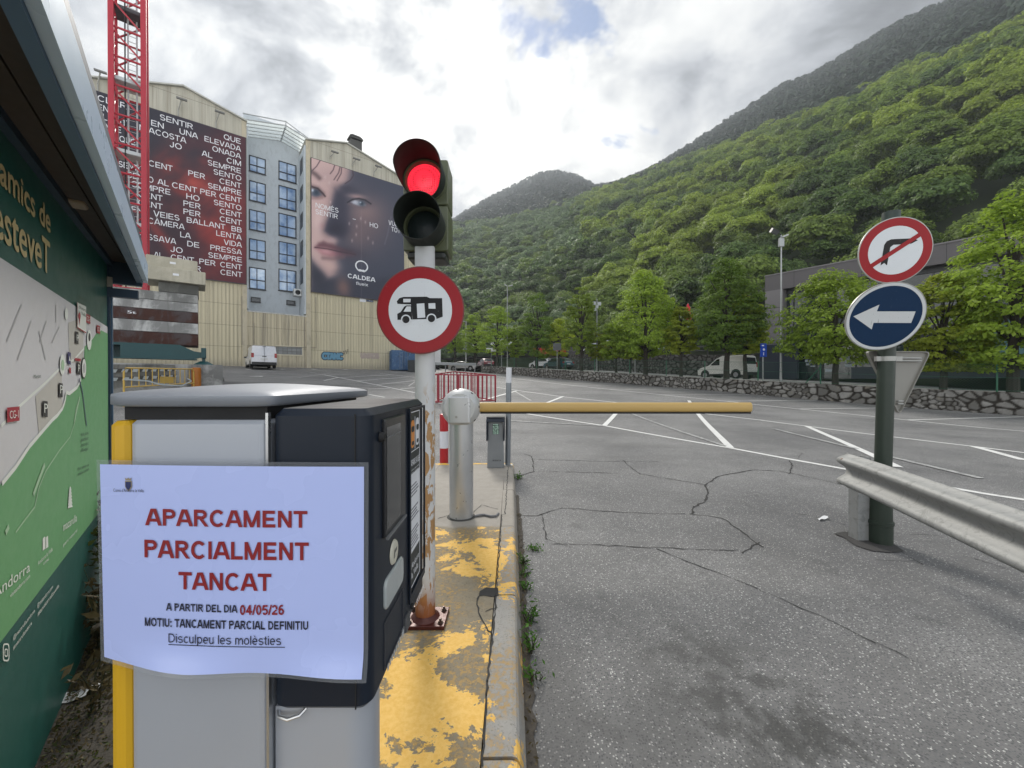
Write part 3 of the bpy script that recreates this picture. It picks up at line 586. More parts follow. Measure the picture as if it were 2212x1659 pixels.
# ---- laminated notice taped over the front
t = NT('lavender_paper'); c = t.mix(t.noise(3, 4), (.43, .51, .86), (.47, .55, .91)); M_PAPER = t.done(t.bsdf(c, t.ramp(t.noise(7, 3), .3, .7, .18, .34), spec=.4, coat=.10))
YP = .6
def nx(px): return (px-1106)/F*YP
def nzz(py): return CAM_H+(825-py)/F*YP
def paper(u, v, d=0.0):
    """u 0..1 left to right, v 0..1 bottom to top"""
    xl = nx(222+(-7)*v); xr = nx(785+2*v-1); zt = nzz(1003+5.5*u); k = max(0, (u-.62)/.38)
    zb = nzz(1421+22*min(1, u/.35)**.7+6*max(0, (u-.35)/.3 if u < .65 else 1)+13*k*k)
    bend = .012*(1-v)**3*(1-u)**2*0+.010*max(0, .10-v)/.10*math.sin(u*5.2)**2+.004*math.sin(u*math.pi)*(1-v)
    return (xl+(xr-xl)*u, YP-bend-.004*(1-(u-.5)**2*4)-d, zb+(zt-zb)*v)
nt_ = thing('closure_notice', 'lavender laminated sheet with red lettering APARCAMENT PARCIALMENT TANCAT on the ticket machine', 'notice', paper(.5, 0))
t = NT('laminate_film'); sh = t.n('ShaderNodeMixShader'); tr = t.n('ShaderNodeBsdfTransparent'); sh.inputs[0].default_value = .28; t.put(sh.inputs[1], tr.outputs[0]); t.put(sh.inputs[2], t.bsdf((.35, .37, .40), .12, spec=.6)); M_FILM = t.done(sh.outputs[0])
def film(u, v):
    x, y, z = paper(u, v); a = .0065; return (x+(2*u-1)*a, y+.0012, z+(2*v-1)*a)
b = MB(); b.grid(24, 16, film); b.build('laminate_border', M_FILM, nt_, smooth='all')
b = MB(); b.grid(32, 24, paper); b.build('sheet', M_PAPER, nt_, smooth='all')
def onpaper(px, py, d=.0012):
    u = (px-218)/(786-218); u = min(.995, max(.005, u)); zt, zb = paper(u, 1)[2], paper(u, 0)[2]; v = (nzz(py)-zb)/(zt-zb); p = paper(u, v, d); return (p[0], p[1], p[2])
M_RED = pm('red_ink', (.24, .008, .012), .5, var=.05); M_INK = pm('black_ink', (.012, .013, .03), .5)
def line(mb, txt, x0, x1, ytop, ybot, slope, bold=.0):
    write(mb, txt, lambda x, y: onpaper(x, ybot-(ybot-ytop)*y+slope*(x-x0)), x0, x1, 0, 1, 0, .205 if bold else .125)
b = MB(); line(b, 'APARCAMENT', 318, 667, 1097, 1133, .015, .055); line(b, 'PARCIALMENT', 316, 670, 1164, 1202, .017, .055); line(b, 'TANCAT', 391, 591, 1232, 1269, .019, .055); line(b, '04/05/26', 524, 618, 1302, 1323, .01, .045); b.build('red_lettering', M_RED, nt_)
b = MB(); line(b, 'A PARTIR DEL DIA', 363, 519, 1299, 1315, .022, .045); line(b, 'MOTIU: TANCAMENT PARCIAL DEFINITIU', 315, 669, 1331, 1349, .022, .045); line(b, 'Disculpeu les molèsties', 368, 612, 1364, 1383, .022)
for x in range(368, 612, 12): b.sheet([onpaper(x, 1387+.022*(x-368)), onpaper(x+12, 1387+.022*(x-356)), onpaper(x+12, 1388.6+.022*(x-356)), onpaper(x, 1388.6+.022*(x-368))])
write(b, "Comú d'Andorra la Vella", lambda x, y: onpaper(x, 1061.5-6.5*y+.01*(x-248)), 248.5, 316, 0, 1); b.build('black_lettering', M_INK, nt_)
b = MB(); sh_ = [(276, 1040), (288, 1040), (288, 1050), (285, 1055), (282, 1057.5), (279, 1055), (276, 1050)]
b.sheet([onpaper(*p, .0010) for p in [(274.5, 1038), (289.5, 1038), (289.5, 1051), (286, 1057), (282, 1060), (278, 1057), (274.5, 1051)]][::-1]); b.mi = 1; b.sheet([onpaper(*p, .0014) for p in sh_][::-1])
b.mi = 0; b.sheet([onpaper(*p, .0012) for p in ((276, 1037), (274.5, 1031), (279, 1034), (282, 1030.5), (285, 1034), (289.5, 1031), (288, 1037))]); b.build('crest', [pm('crest_gold', (.30, .25, .16), .5), pm('crest_blue', (.01, .02, .10), .5)], nt_)
# ================================================================== kiosk on the left
KF = Vector((-2.94, 2.90, 0)); KA = math.atan2(-.787, .617)     # local x runs along the wall towards the viewer, local y points out of the wall
ki = thing('information_kiosk', 'dark green tourist kiosk with a printed map wall and overhanging blue roof', 'kiosk', KF, KA)
KM = Matrix.Translation(KF) @ Matrix.Rotation(KA, 4, 'Z'); KI = KM.inverted()
def KW(px, py, y=0.0):
    o = KI @ Vector((0, 0, CAM_H)); d = KI.to_3x3() @ ray(px, py); return o+d*((y-o.y)/d.y)
M_KG = pm('kiosk_dark_green', (.010, .092, .076), .42, var=.10, scale=3, bump=.10, bscale=400); M_KN = pm('kiosk_navy', (.010, .034, .070), .45, var=.15)
M_KB = pm('kiosk_blue_trim', (.045, .105, .18), .42, var=.10, scale=2); M_SOF = pm('soffit_board', (.060, .050, .045), .7, var=.15, scale=6); M_KF = pm('kiosk_fascia', (.40, .53, .68), .30, var=.06, scale=1.5)
b = MB(); b.bb(.03, 2.7, -1.6, 0, .02, 2.44); b.build('wall', M_KG, ki, local=True)
b = MB(); b.bb(-.03, .028, -.05, .014, 0, 2.44); cp_ = b.build('corner_post', M_KN, ki, local=True)
b = MB(); b.bb(-.034, -.006, .0145, .022, 0, 2.3); b.build('corner_trim', M_KB, ki, local=True)
f0 = KI @ Vector((-2.77, 3.03, 0)); f1 = KI @ Vector((-.93, .79, 0)); f2 = f1+(f1-f0)*.12
def ydn(x): return f0.y+(f1.y-f0.y)*(x-f0.x)/(f1.x-f0.x)
fa, fb = f0.x, f2.x
b = MB(); b.prism([(fa-.02, -1.8), (fb, -1.8), (fb, ydn(fb)-.03), (fa-.02, ydn(fa)-.03)], lambda x, y: (x, y, 2.47), lambda x, y: (x, y, 2.62)); rf = b.build('roof', M_KN, ki, local=True)
b = MB(); b.prism([(fa-.03, ydn(fa)-.027), (fb, ydn(fb)-.027), (fb, ydn(fb)), (fa-.03, ydn(fa))], lambda x, y: (x, y, 2.315), lambda x, y: (x, y, 2.455)); b.build('fascia', M_KF, rf, local=True)
b = MB(); b.prism([(fa-.03, ydn(fa)-.06), (fb, ydn(fb)-.06), (fb, ydn(fb)-.028), (fa-.03, ydn(fa)-.028)], lambda x, y: (x, y, 2.30), lambda x, y: (x, y, 2.47)); b.build('fascia_board', M_KB, rf, local=True)
b = MB()
for k in range(3):
    y0 = .02+k*.085; b.prism([(fa, min(y0, ydn(fa)-.07)), (fb, y0), (fb, min(y0+.08, ydn(fb)-.062)), (fa, min(y0+.08, ydn(fa)-.062))], lambda x, y: (x, y, 2.44+.002*k), lambda x, y: (x, y, 2.469))
b.build('soffit', M_SOF, rf, local=True)
b = MB(); b.bb(.03, 2.7, .001, .03, 2.405, 2.438); b.build('wall_batten', M_KN, rf, local=True)
b = MB(); b.bb(fa-.03, fa+.01, -.9, ydn(fa)-.03, 2.28, 2.46); b.bb(fa-.02, fa+.04, -.6, ydn(fa)-.05, 2.18, 2.24); b.build('end_beam', M_KN, rf, local=True)
# printed wall: flat layers 1.5 mm apart
M_PW = pm('print_pale_grey', (.62, .625, .655), .5, var=.05, scale=20, bump=.1, bscale=600); M_PG = pm('print_green', (.135, .36, .155), .5, var=.06, scale=6); M_PB = pm('print_beige', (.52, .51, .475), .5); M_PR = pm('print_red', (.36, .012, .03), .5)
M_PK = pm('print_black', (.015, .014, .016), .5); M_PY = pm('print_sand', (.58, .47, .24), .5); M_PH = pm('print_white', (.78, .82, .78), .5); M_PL = pm('print_light_green', (.38, .58, .38), .5); M_PD = pm('print_faint_grey', (.45, .455, .47), .5); M_PV = pm('print_navy', (.03, .03, .12), .5)
KMATS = [M_PW, M_PG, M_PB, M_PR, M_PK, M_PY, M_PH, M_PL, M_PD, M_PV]; WHITE, GREEN, BEIGE, RED, BLACK, SAND, HI, LIGHT, FAINT, NAVY = range(10)
gp = MB()
def kpoly(pts, col, layer):
    gp.mi = col; v = [KW(*p) for p in pts]; v = [(max(.03, p.x), .0015*layer, p.z) for p in v]
    gp.sheet(v)
def k1(*a): return [(x*.26453, 274.3+y*.26453) for x, y in a]     # from the enlarged upper view
def k2(*a): return [(x*.29757, 658.3+y*.29757) for x, y in a]     # from the enlarged lower view
def kpath(pts, w, col, layer):
    for p, q in zip(pts[:-1], pts[1:]):
        a, c = KW(*p), KW(*q); dx, dz = c.x-a.x, c.z-a.z; l = math.hypot(dx, dz); nx_, nz_ = -dz/l*w/2, dx/l*w/2; gp.mi = col
        gp.sheet([(a.x+nx_, .0015*layer, a.z+nz_), (c.x+nx_, .0015*layer, c.z+nz_), (c.x-nx_, .0015*layer, c.z-nz_), (a.x-nx_, .0015*layer, a.z-nz_)])
def kext(px, py, up):   # carry an edge on along the wall past the frame: (x, z) at x = 2.9
    return None
TL = KW(0, 274.3+1068*.26453); TR = KW(825*.26453, 274.3+1600*.26453); BL = KW(0, 1387); BR = KW(231, 1083)
sl_t = (TL.z-TR.z)/(TL.x-TR.x); sl_b = (BL.z-BR.z)/(BL.x-BR.x)
gp.mi = WHITE; gp.sheet([(.032, .0015, TR.z-sl_t*(TR.x-.032)), (2.69, .0015, TR.z+sl_t*(2.69-TR.x)), (2.69, .0015, BR.z+sl_b*(2.69-BR.x)), (.032, .0015, BR.z-sl_b*(BR.x-.032))])
edge = k2((730, 185), (690, 215), (655, 265), (607, 305), (607, 440), (580, 545), (550, 600), (495, 645), (472, 635), (462, 700), (445, 750), (405, 805), (370, 835), (300, 915), (200, 1030), (100, 1180), (0, 1300))
ev = [KW(*p) for p in edge]; e0 = ev[-1]; gp.mi = GREEN
gp.sheet([(.034, .003, ev[0].z)]+[(max(.034, p.x), .003, p.z) for p in ev]+[(2.68, .003, e0.z-(2.68-e0.x)*.25), (2.68, .003, BR.z+sl_b*(2.68-BR.x)+.002), (.034, .003, BR.z-sl_b*(BR.x-.034)+.002)])
kpath(edge[5:], .018, HI, 3)
kpoly(k2((250, 665), (440, 470), (450, 750), (405, 800), (275, 930)), BEIGE, 1.7); kpoly(k2((490, 130), (600, 90), (600, 440), (540, 420), (500, 420)), BEIGE, 1.7)
kpath(k2((0, 880), (130, 740), (320, 570), (440, 450), (530, 400), (730, 180)), .012, HI, 1.9)
for a, c in (((220, 120), (120, 400)), ((275, 190), (325, 400)), ((330, 120), (280, 270)), ((425, 160), (372, 275)), ((150, 0), (42, 265)), ((400, 0), (400, 130))): kpath(k2(a, c), .010, FAINT, 1.9)
kpath(k2((570, 670), (540, 770), (535, 850), (500, 960), (420, 1060), (320, 1210), (270, 1330), (240, 1470), (170, 1560), (100, 1655)), .007, LIGHT, 3)
for a, c, w in (((570, 670), (530, 850), .016), ((312, 1160), (230, 1380), .022), ((50, 1610), (25, 1659), .02)): kpath(k2(a, c), w, LIGHT, 3.2)
for q in (((535, 190), (558, 200), (558, 288), (535, 278)), ((547, 415), (570, 422), (570, 510), (547, 502)), ((413, 566), (442, 572), (442, 672), (413, 668)), ((293, 697), (331, 702), (331, 816), (293, 812))): kpoly(k2(*q), BLACK, 4)
for q in (((613, 62), (646, 78), (646, 142), (613, 126)), ((693, 145), (718, 155), (718, 212), (693, 202)), ((32, 747), (124, 738), (124, 842), (32, 855)), ((532, 385), (575, 392), (575, 412), (532, 405))): kpoly(k2(*q), RED, 4)
kpoly(k2((478, 340), (502, 348), (502, 436), (478, 428)), NAVY, 4); kpoly(k2((490, 455), (503, 458), (503, 500), (490, 498)), RED, 4); kpoly(k2((485, 405), (490, 368), (497, 408)), HI, 5)
def kdisc(cx, cy, rx, ry, col, layer): kpoly(k2(*[(cx+rx*math.cos(t*math.pi/10), cy+ry*math.sin(t*math.pi/10)) for t in range(20)]), col, layer)
kdisc(441, 435, 20, 75, HI, 4); kdisc(441, 437, 11, 40, LIGHT, 4.6); kdisc(470, 65, 12, 42, HI, 4); kdisc(638, 255, 17, 74, HI, 4); kdisc(638, 235, 7, 30, BLACK, 4.6); kdisc(598, 460, 18, 78, BLACK, 4); kdisc(598, 460, 15, 68, HI, 4.6); kdisc(598, 460, 8, 36, FAINT, 5.2)
kpoly(k2((545, -20), (612, 10), (612, 205), (545, 165)), HI, 5); kpath(k2((547, -18), (547, 165), (610, 203)), .006, RED, 5.6); kdisc(560, 80, 8, 26, RED, 6); kpoly(k2((556, 95), (565, 98), (561, 155)), RED, 6)
kpath(k2((565, 535), (590, 640), (620, 880)), .014, NAVY, 3.6)
gp.mi = 0; grp = gp.build('printed_map', KMATS, ki, local=True)
def kwrite(mb, txt, p0, p1, h0, layer, bold=.0, lean=0.0):
    """baseline runs from pixel p0 (letters' left foot) to p1; h0 = cap height in pixels at p0"""
    a, c = KW(*p0), KW(*p1); t = KW(p0[0], p0[1]-h0); h = t.z-a.z; L = c-a
    write(mb, txt, lambda x, y: (a.x+L.x*x, .0015*layer, a.z+L.z*x+h*y), 0, 1, 0, 1, 0)
    return h
b = MB()
kwrite(b, 'els amics de', k1((-260, 215))[0], k1((405, 870))[0], 74, 2); kwrite(b, "l'esteveT", k1((-140, 822))[0], k1((402, 1212))[0], 98, 2)
v_ = [q for q in b.v]; b.v = v_+[(x+.007, y+.0002, z+.005) for x, y, z in v_]; nf = len(b.f); b.f += [tuple(i+len(v_) for i in f) for f in b.f]; b.m += [0]*nf
b.build('title_lettering', M_PY, ki, local=True)
b = MB()
for k, (x, y) in enumerate(((540, 278), (551, 500), (418, 660), (300, 802))): kwrite(b, 'P', k2((x+3, y-18))[0], k2((x+3+(14, 14, 20, 26)[k], y-12+(2, 2, 0, -4)[k]))[0], (14, 15, 18, 20)[k], 5)
kwrite(b, 'CG-1', k2((47, 828))[0], k2((112, 820))[0], 17, 5); kwrite(b, 'CG-3', k2((617, 112))[0], k2((643, 124))[0], 10, 5); kwrite(b, 'CG-3', k2((696, 190))[0], k2((716, 198))[0], 9, 5)
z7 = lambda x, y: (x*.3386, 1097.2+y*.3386)
kwrite(b, 'Andorra', z7(-60, 590), z7(176, 405), 26, 4); kwrite(b, 'visitandorra.com', z7(48, 578), z7(176, 445), 9, 4)
kwrite(b, 'macarulla', z7(392, 150), z7(480, 85), 18, 4); kwrite(b, 'parc natural', z7(392, 248), z7(482, 150), 7, 4); kpath([z7(398, 195), z7(440, 140), z7(480, 110)], .006, HI, 4)
kwrite(b, 'Andorra la Vella', z7(228, 370), z7(322, 275), 9, 4); kwrite(b, 'comú', z7(262, 368), z7(298, 335), 7, 4)
kwrite(b, '@macarulla.andorra', z7(72, 848), z7(212, 665), 9, 3); kwrite(b, '#macarullandorra', z7(72, 912), z7(192, 745), 9, 3); kwrite(b, '@visitandorra.com', z7(228, 640), z7(328, 512), 9, 3); kwrite(b, '#andorralavella', z7(230, 695), z7(368, 505), 9, 3)
b.build('white_lettering', M_PH, ki, local=True)
b = MB()
for k in range(4): kwrite(b, ('Hola, sóc en', 'guardabosc', 'del parc natural', "d'aquí")[k], k2((578, 955+38*k))[0], k2((632, 940+38*k))[0], 8, 4)
for k in range(2): kwrite(b, ('Per saber-ne', 'més coses')[k], k2((556, 1205+38*k))[0], k2((636, 1170+30*k))[0], 7, 4)
for k in range(4): kwrite(b, ('Benvinguts', 'al bosc vell', "d'Andorra", 'la Vella')[k], k1((625, 1395+42*k))[0], k1((684, 1425+42*k))[0], 7, 6)
kwrite(b, 'Mercat', k2((236, 535))[0], k2((288, 528))[0], 8, 2.4); b.build('small_lettering', pm('print_dark_green', (.03, .09, .06), .5), ki, local=True)
# emblems near the foot: a little tree, an arch, a camera
b = MB()
def kring(cx, cy, rx, ry, w):
    n = 24; o = [z7(cx+rx*math.copysign(abs(math.cos(i*2*math.pi/n))**.45, math.cos(i*2*math.pi/n)), cy+ry*math.copysign(abs(math.sin(i*2*math.pi/n))**.45, math.sin(i*2*math.pi/n))) for i in range(n)]
    q = [z7(cx+(rx-w)*math.copysign(abs(math.cos(i*2*math.pi/n))**.45, math.cos(i*2*math.pi/n)), cy+(ry-w*2)*math.copysign(abs(math.sin(i*2*math.pi/n))**.45, math.sin(i*2*math.pi/n))) for i in range(n)]
    P = [KW(*p) for p in o+q]; b.add([(p.x, .0015*3, p.z) for p in P], [(i, (i+1) % n, n+(i+1) % n, n+i) for i in range(n)])
kring(26, 925, 21, 58, 5); kring(26, 927, 10, 26, 4)
for a in (((262, 275), (262, 200), (272, 185), (280, 190), (280, 262), (270, 268)), ((284, 262), (284, 190), (296, 178), (298, 250))):
    P = [KW(*z7(*q)) for q in a]; b.sheet([(p.x, .0045, p.z) for p in P])
for k in range(6):
    q = k2((478+2*k, 1480-24*k), (516-2*k, 1468-24*k), (505-k, 1440-24*k), (488+k, 1446-24*k)); P = [KW(*p) for p in q]; b.sheet([(p.x, .006, p.z) for p in P])
b.build('emblems', M_PH, ki, local=True)
p = KW(133, 417); b = MB(); b.rbox(p.x-.05, p.x+.05, .002, .085, p.z-.05, p.z+.05, .015, 3, 'x'); b.build('wall_lamp', pm('lamp_ivory', (.36, .31, .26), .5, var=.1), ki, local=True)
p = KW(213, 588); b = MB(); b.bb(.035, .06, .002, .03, p.z-.04, p.z+.03); b.build('hinge', pm('hinge_zinc', (.3, .29, .26), .5, .4), ki, local=True)

# ================================================================== traffic light on its pole, motorhome sign
PX, PY = -.513, 2.35
def rusty(name, axis_lo, axis_hi):
    t = NT(name); z = t.axis(2); v = t.coord((1, 1, .35)); n1 = t.noise(30, 4, .6, v, .6); n2 = t.noise(5, 5, .6)
    wht = t.mix(n2, (.50, .51, .52), (.62, .63, .63)); peel = t.m('MULTIPLY', t.ramp(n1, .50, .54), t.ramp(z, axis_hi, axis_hi-.25)); side = t.ramp(t.axis(0), .0-.02, .03)
    peel = t.m('MULTIPLY', peel, t.ramp(t.m('ADD', side, t.ramp(z, axis_lo+.75, axis_lo)), .2, .7)); c = t.mix(peel, wht, t.mix(n2, (.46, .29, .13), (.30, .15, .055)))
    c = t.mix(t.ramp(t.m('ADD', z, t.m('MULTIPLY', n2, .18)), axis_lo+.34, axis_lo+.10), c, t.mix(n1, (.17, .045, .014), (.34, .11, .035)))
    return t.done(t.bsdf(c, .5, normal=t.bump(t.m('ADD', peel, n1), .3, .003)))
tl = thing('traffic_light', 'two lamp traffic light showing red on a peeling white pole', 'traffic light', (PX, PY, ISL))
b = MB(); b.lathe([(.058, ISL+.02), (.058, 2.36)], (PX, PY, 0), n=28); b.build('pole', rusty('peeling_white_pole', .02, 1.45), tl, smooth=True)
M_RUST = pm('red_oxide_steel', (.075, .016, .012), .38, .2, var=.35, scale=20, bump=.3, bscale=80)
b = MB(); b.box((PX+.01, PY, ISL+.012), (.235, .20, .022)); bp = b.build('base_plate', M_RUST, tl, bevel=.003)
b = MB(); b.lathe([(.085, .023), (.075, .030), (.060, .045)], (PX, PY, ISL), n=28); b.build('weld_collar', M_RUST, bp, smooth=True)
for sx in (-1, 1):
    for sy in (-1, 1):
        b = MB(); c = (PX+.01+sx*.09, PY+sy*.062, ISL+.0235); b.lathe([(.020, 0), (.020, .003), (.0145, .003), (.0145, .013), (.008, .013), (.008, .024), (0, .025)], c, n=8); b.build('bolt', pm('bolt_steel', (.10, .07, .06), .4, .6), bp)
M_OLV = pm('olive_housing', (.092, .105, .055), .38, var=.12, scale=8); M_VIS = pm('black_visor', (.026, .031, .028), .6, var=.2, scale=5, spec=.16); M_DK = pm('black_cap', (.02, .024, .02), .5)
HX = -.509; HZ0, HZ1 = 2.335, 2.875
b = MB(); b.rbox(HX-.135, HX+.130, PY+.01, PY+.20, HZ0, (HZ0+HZ1)/2-.002, .012, 2, 'y'); b.rbox(HX-.135, HX+.130, PY+.01, PY+.20, (HZ0+HZ1)/2+.002, HZ1, .012, 2, 'y'); hs = b.build('housing', M_OLV, tl, bevel=0)
b = MB(); b.rbox(HX-.115, HX+.115, PY-.0+.015, PY+.17, HZ0-.045, HZ0-.001, .02, 3); b.build('bracket', M_DK, tl)
def lens_mat(name, col, lit):
    t = NT(name); v = t.coord((1, 1, 1)); h = t.vor(95, v, feature='F1', rnd=.15)
    if not lit: return t.done(t.bsdf(col, .4, normal=t.bump(h, .3, .004), spec=.25))
    r = t.n('ShaderNodeVectorMath', operation='LENGTH'); mp = t.coord(off=(.0, 0, .030)); t.put(r.inputs[0], mp); d = r.outputs['Value']
    core = t.ramp(d, .004, .022, 1, 0); grid = t.ramp(h, .12, .55, .40, 1.15); e = t.mix(core, t.scale((1.0, .030, .060), grid), (1.0, .30, .04))
    return t.done(t.bsdf((.3, .01, .012), .2, normal=t.bump(h, .6, .004), emit=e, es=t.m('ADD', .66, t.m('MULTIPLY', core, 2.2))))
for k, (zc, nm, mt) in enumerate(((2.744, 'red_lens', lens_mat('lit_red_lens', None, True)), (2.466, 'green_lens', lens_mat('unlit_lens', (.014, .021, .020), False)))):
    b = MB(); b.lathe([(0, .030), (.05, .025), (.085, .012), (.103, 0)], (0, 0, 0), (0, -1, 0), 40); o = b.build(nm, mt, hs, local=True, smooth=True); o.location = Vector((HX-.006, PY+.008, zc))-Vector(tl.location)
    b = MB(); b.lathe([(.104, 0), (.128, 0), (.128, .022), (.110, .024), (.104, .004)], (HX-.006, PY+.010, zc), (0, -1, 0), 40); b.build('lens_ring', M_OLV, hs, smooth=True)
    vs = MB(); n = 56; M_ = []
    for i in range(n+1):
        t_ = -math.pi/2+2*math.pi*i/n; up = math.sin(t_); ln_ = (.205 if k == 0 else .20)*(.30+.70*smooth((up+1.0)/1.15)) if k == 0 else .20*(.93+.07*smooth((up+1)/1.1))
        for rr, dd in ((.126, .012), (.128, ln_), (.125, ln_), (.121, .012)): M_.append((HX-.006+math.cos(t_)*rr, PY+.005-dd, zc+math.sin(t_)*rr))
    vs.add(M_, [(i*4+j, i*4+j+1, i*4+5+j, i*4+4+j) for i in range(n) for j in range(3)]); vs.build('visor', M_VIS, hs, smooth=True)
def disc(mb, R1, R0, y, n=64, cx=0, cz=0):
    if R0 <= 0: mb.sheet([(cx+R1*math.cos(2*math.pi*i/n), y, cz+R1*math.sin(2*math.pi*i/n)) for i in range(n)])
    else:
        v = [(cx+r*math.cos(2*math.pi*i/n), y, cz+r*math.sin(2*math.pi*i/n)) for r in (R1, R0) for i in range(n)]; mb.add(v, [(i, (i+1) % n, n+(i+1) % n, n+i) for i in range(n)])
def sign_face(name, col, wear=.5, scr=(.35, .35, .35)):
    t = NT(name); v = t.coord((60, 1, 9), rot=(0, .35, 0)); s1 = t.ramp(t.noise(1.0, 3, .6, v), .66, .70); reg = t.ramp(t.noise(9, 3, .5), .45, .6)
    sp = t.ramp(t.noise(55, 3, .6), .70, .74); m = t.m('MULTIPLY', t.m('MAXIMUM', t.m('MULTIPLY', s1, reg), sp), wear); g = t.noise(7, 4); c = t.mix(g, tuple(x*.93 for x in col), tuple(min(1, x*1.05) for x in col))
    return t.done(t.bsdf(t.mix(m, c, scr), .34, spec=.22, normal=t.bump(t.noise(40, 2), .04, .002)))
M_SW = sign_face('sign_white', (.66, .69, .72)); M_SR = sign_face('sign_red', (.30, .012, .018), .25, (.45, .2, .18)); M_SK = sign_face('sign_black', (.012, .012, .013), .35); M_SB = sign_face('sign_blue', (.012, .035, .085), .15); M_ALU = pm('sign_aluminium', (.36, .36, .34), .45, .5, var=.1)
def round_sign(name, label, loc, R0, rot, parts, edge=M_ALU, depth=.02):
    """a round plate facing local -y with a turned-back rim"""
    o = thing(name, label, 'road sign', loc); o.rotation_mode = 'QUATERNION'; o.rotation_quaternion = rot
    b = MB(); n = 64; b.lathe([(0, -depth), (R0*.97, -depth), (R0*1.012, -depth*.7), (R0*1.015, -.001), (R0, 0), (R0*.985, .0)], (0, 0, 0), (0, -1, 0), n); b.lathe([(R0*.985, 0), (0, 0)], (0, .0015, 0), (0, -1, 0), n); pl = b.build('plate', edge, o, local=True, smooth=True)
    for nm, mt, fn in parts:
        b = MB(); fn(b); b.build(nm, mt, pl, local=True)
    return o
from mathutils import Quaternion
def mh(b, pts, y): b.sheet([((x-446)/297*.2455, y, -(z-1260)/297*.2455) for x, z in pts])
def mh_body(b):
    mh(b, [(285, 1200), (303, 1178), (330, 1170), (490, 1168), (512, 1178), (596, 1178), (600, 1305), (562, 1319), (290, 1327), (288, 1286), (312, 1273), (336, 1236), (352, 1228), (383, 1228), (383, 1221), (290, 1217)], -.0024)
    for cx, cz, r in ((523, 1318, 25), (348, 1325, 25)): disc(b, r/297*.2455, 0, -.0044, 28, (cx-446)/297*.2455, -(cz-1260)/297*.2455)
def mh_white(b):
    for q in (((330, 1183), (381, 1183), (379, 1207), (330, 1207)), ((331, 1271), (353, 1235), (382, 1235), (382, 1271)), ((422, 1217), (474, 1213), (481, 1311), (427, 1315)), ((502, 1214), (549, 1212), (551, 1251), (504, 1250))): mh(b, q, -.0034)
    for cx, cz in ((523, 1318), (348, 1325)): disc(b, 34/297*.2455, 0, -.0034, 28, (cx-446)/297*.2455, -(cz-1260)/297*.2455)
p = W(908, 670, 2.262)
round_sign('road_sign', 'red ringed sign with a black motorhome on the white traffic light pole', p, .2455, Quaternion((1, 0, 0, 0)), (('red_ring', M_SR, lambda b: disc(b, .2455*.985, .18, -.0012)), ('white_field', M_SW, lambda b: disc(b, .1805, 0, -.0012)), ('motorhome_symbol', M_SK, mh_body), ('symbol_openings', M_SW, mh_white)), edge=pm('red_sign_rim', (.16, .02, .02), .45))

# ================================================================== barrier, reader, posts on the island
M_SIL = pm('silver_barrier_paint', (.50, .51, .52), .30, .55, var=.05, scale=3, dirt=(.30, .26, .19), dirt_amt=.35); M_SIL2 = pm('pale_barrier_head', (.52, .53, .53), .42, .25, var=.06, scale=6)
BX, BY = -.530, 4.16; Bz = W(995, 880.5, BY).z; bg = thing('parking_barrier', 'silver parking barrier with its pale yellow arm lowered across the lane', 'barrier', (BX, BY, ISL))
b = MB(); b.lathe([(.124, ISL+.002), (.124, Bz-.14)], (BX, BY, 0), n=40); b.build('post', M_SIL, bg, smooth=True)
b = MB(); b.lathe([(.150, 0), (.136, .008), (.126, .009)], (BX, BY, ISL+.001), n=40); b.build('base_ring', pm('sealant', (.05, .05, .045), .8), bg, smooth=True)
b = MB(); b.lathe([(0, -.17), (.13, -.165), (.185, -.11), (.1985, -.05), (.1985, .05), (.186, .10), (.150, .145), (0, .150)], (BX, BY, Bz), (0, -1, 0), 48); hd2 = b.build('head', M_SIL2, bg, smooth=True)
b = MB(); b.rbox(BX-.122, BX+.115, BY-.160, BY-.05, Bz-.155, Bz+.122, .03, 5, 'z'); b.build('front_band', M_SIL, hd2, smooth=True)
b = MB(); b.lathe([(.013, .0), (.013, .003), (.009, .003), (.009, .001), (0, .001)], (BX-.03, BY-.160, Bz-.085), (0, -1, 0), 16); b.build('lock', M_ALU, hd2)
b = MB()
for t_ in (98, 52, 4, -40): a = R(t_); b.box((BX+math.cos(a)*.1915, BY-.075, Bz+math.sin(a)*.1915), (.012, .022, .024), ry=-a)
b.build('adjustment_slots', M_BLK2, hd2)
b = MB(); write(b, 'MAGNETIC', lambda x, y: (BX-.165-.020*(y-.5), BY-.112-.02*(1-abs(y)), Bz+.11-.20*x), 0, 1, 0, 1); b.build('cast_lettering', pm('cast_grey', (.24, .245, .25), .5), hd2)
L_ = MB(); n = 20; x0, x1 = BX+.17, W(1620, 880, BY).x; ring = [(math.copysign(abs(math.cos(2*math.pi*i/n))**.8, math.cos(2*math.pi*i/n))*.034, math.copysign(abs(math.sin(2*math.pi*i/n))**.7, math.sin(2*math.pi*i/n))*.051) for i in range(n)]
L_.prism(ring, lambda a, c: (x0, BY+a, Bz+.003+c), lambda a, c: (x1, BY+a, Bz+.003+c)); arm = L_.build('arm', pm('pale_yellow_arm', (.52, .345, .115), .42, var=.06, scale=2), bg, smooth=True)
b = MB(); b.bb(x0+.03, x1-.002, BY-.026, BY+.026, Bz-.062, Bz-.0475); b.build('rubber_edge', M_BLK2, arm)
b = MB(); b.prism(ring, lambda a, c: (x1+.001, BY+a*1.03, Bz+.003+c*1.03), lambda a, c: (x1+.009, BY+a*.9, Bz+.003+c*.9)); b.build('end_cap', pm('arm_cap', (.58, .42, .18), .4), arm)
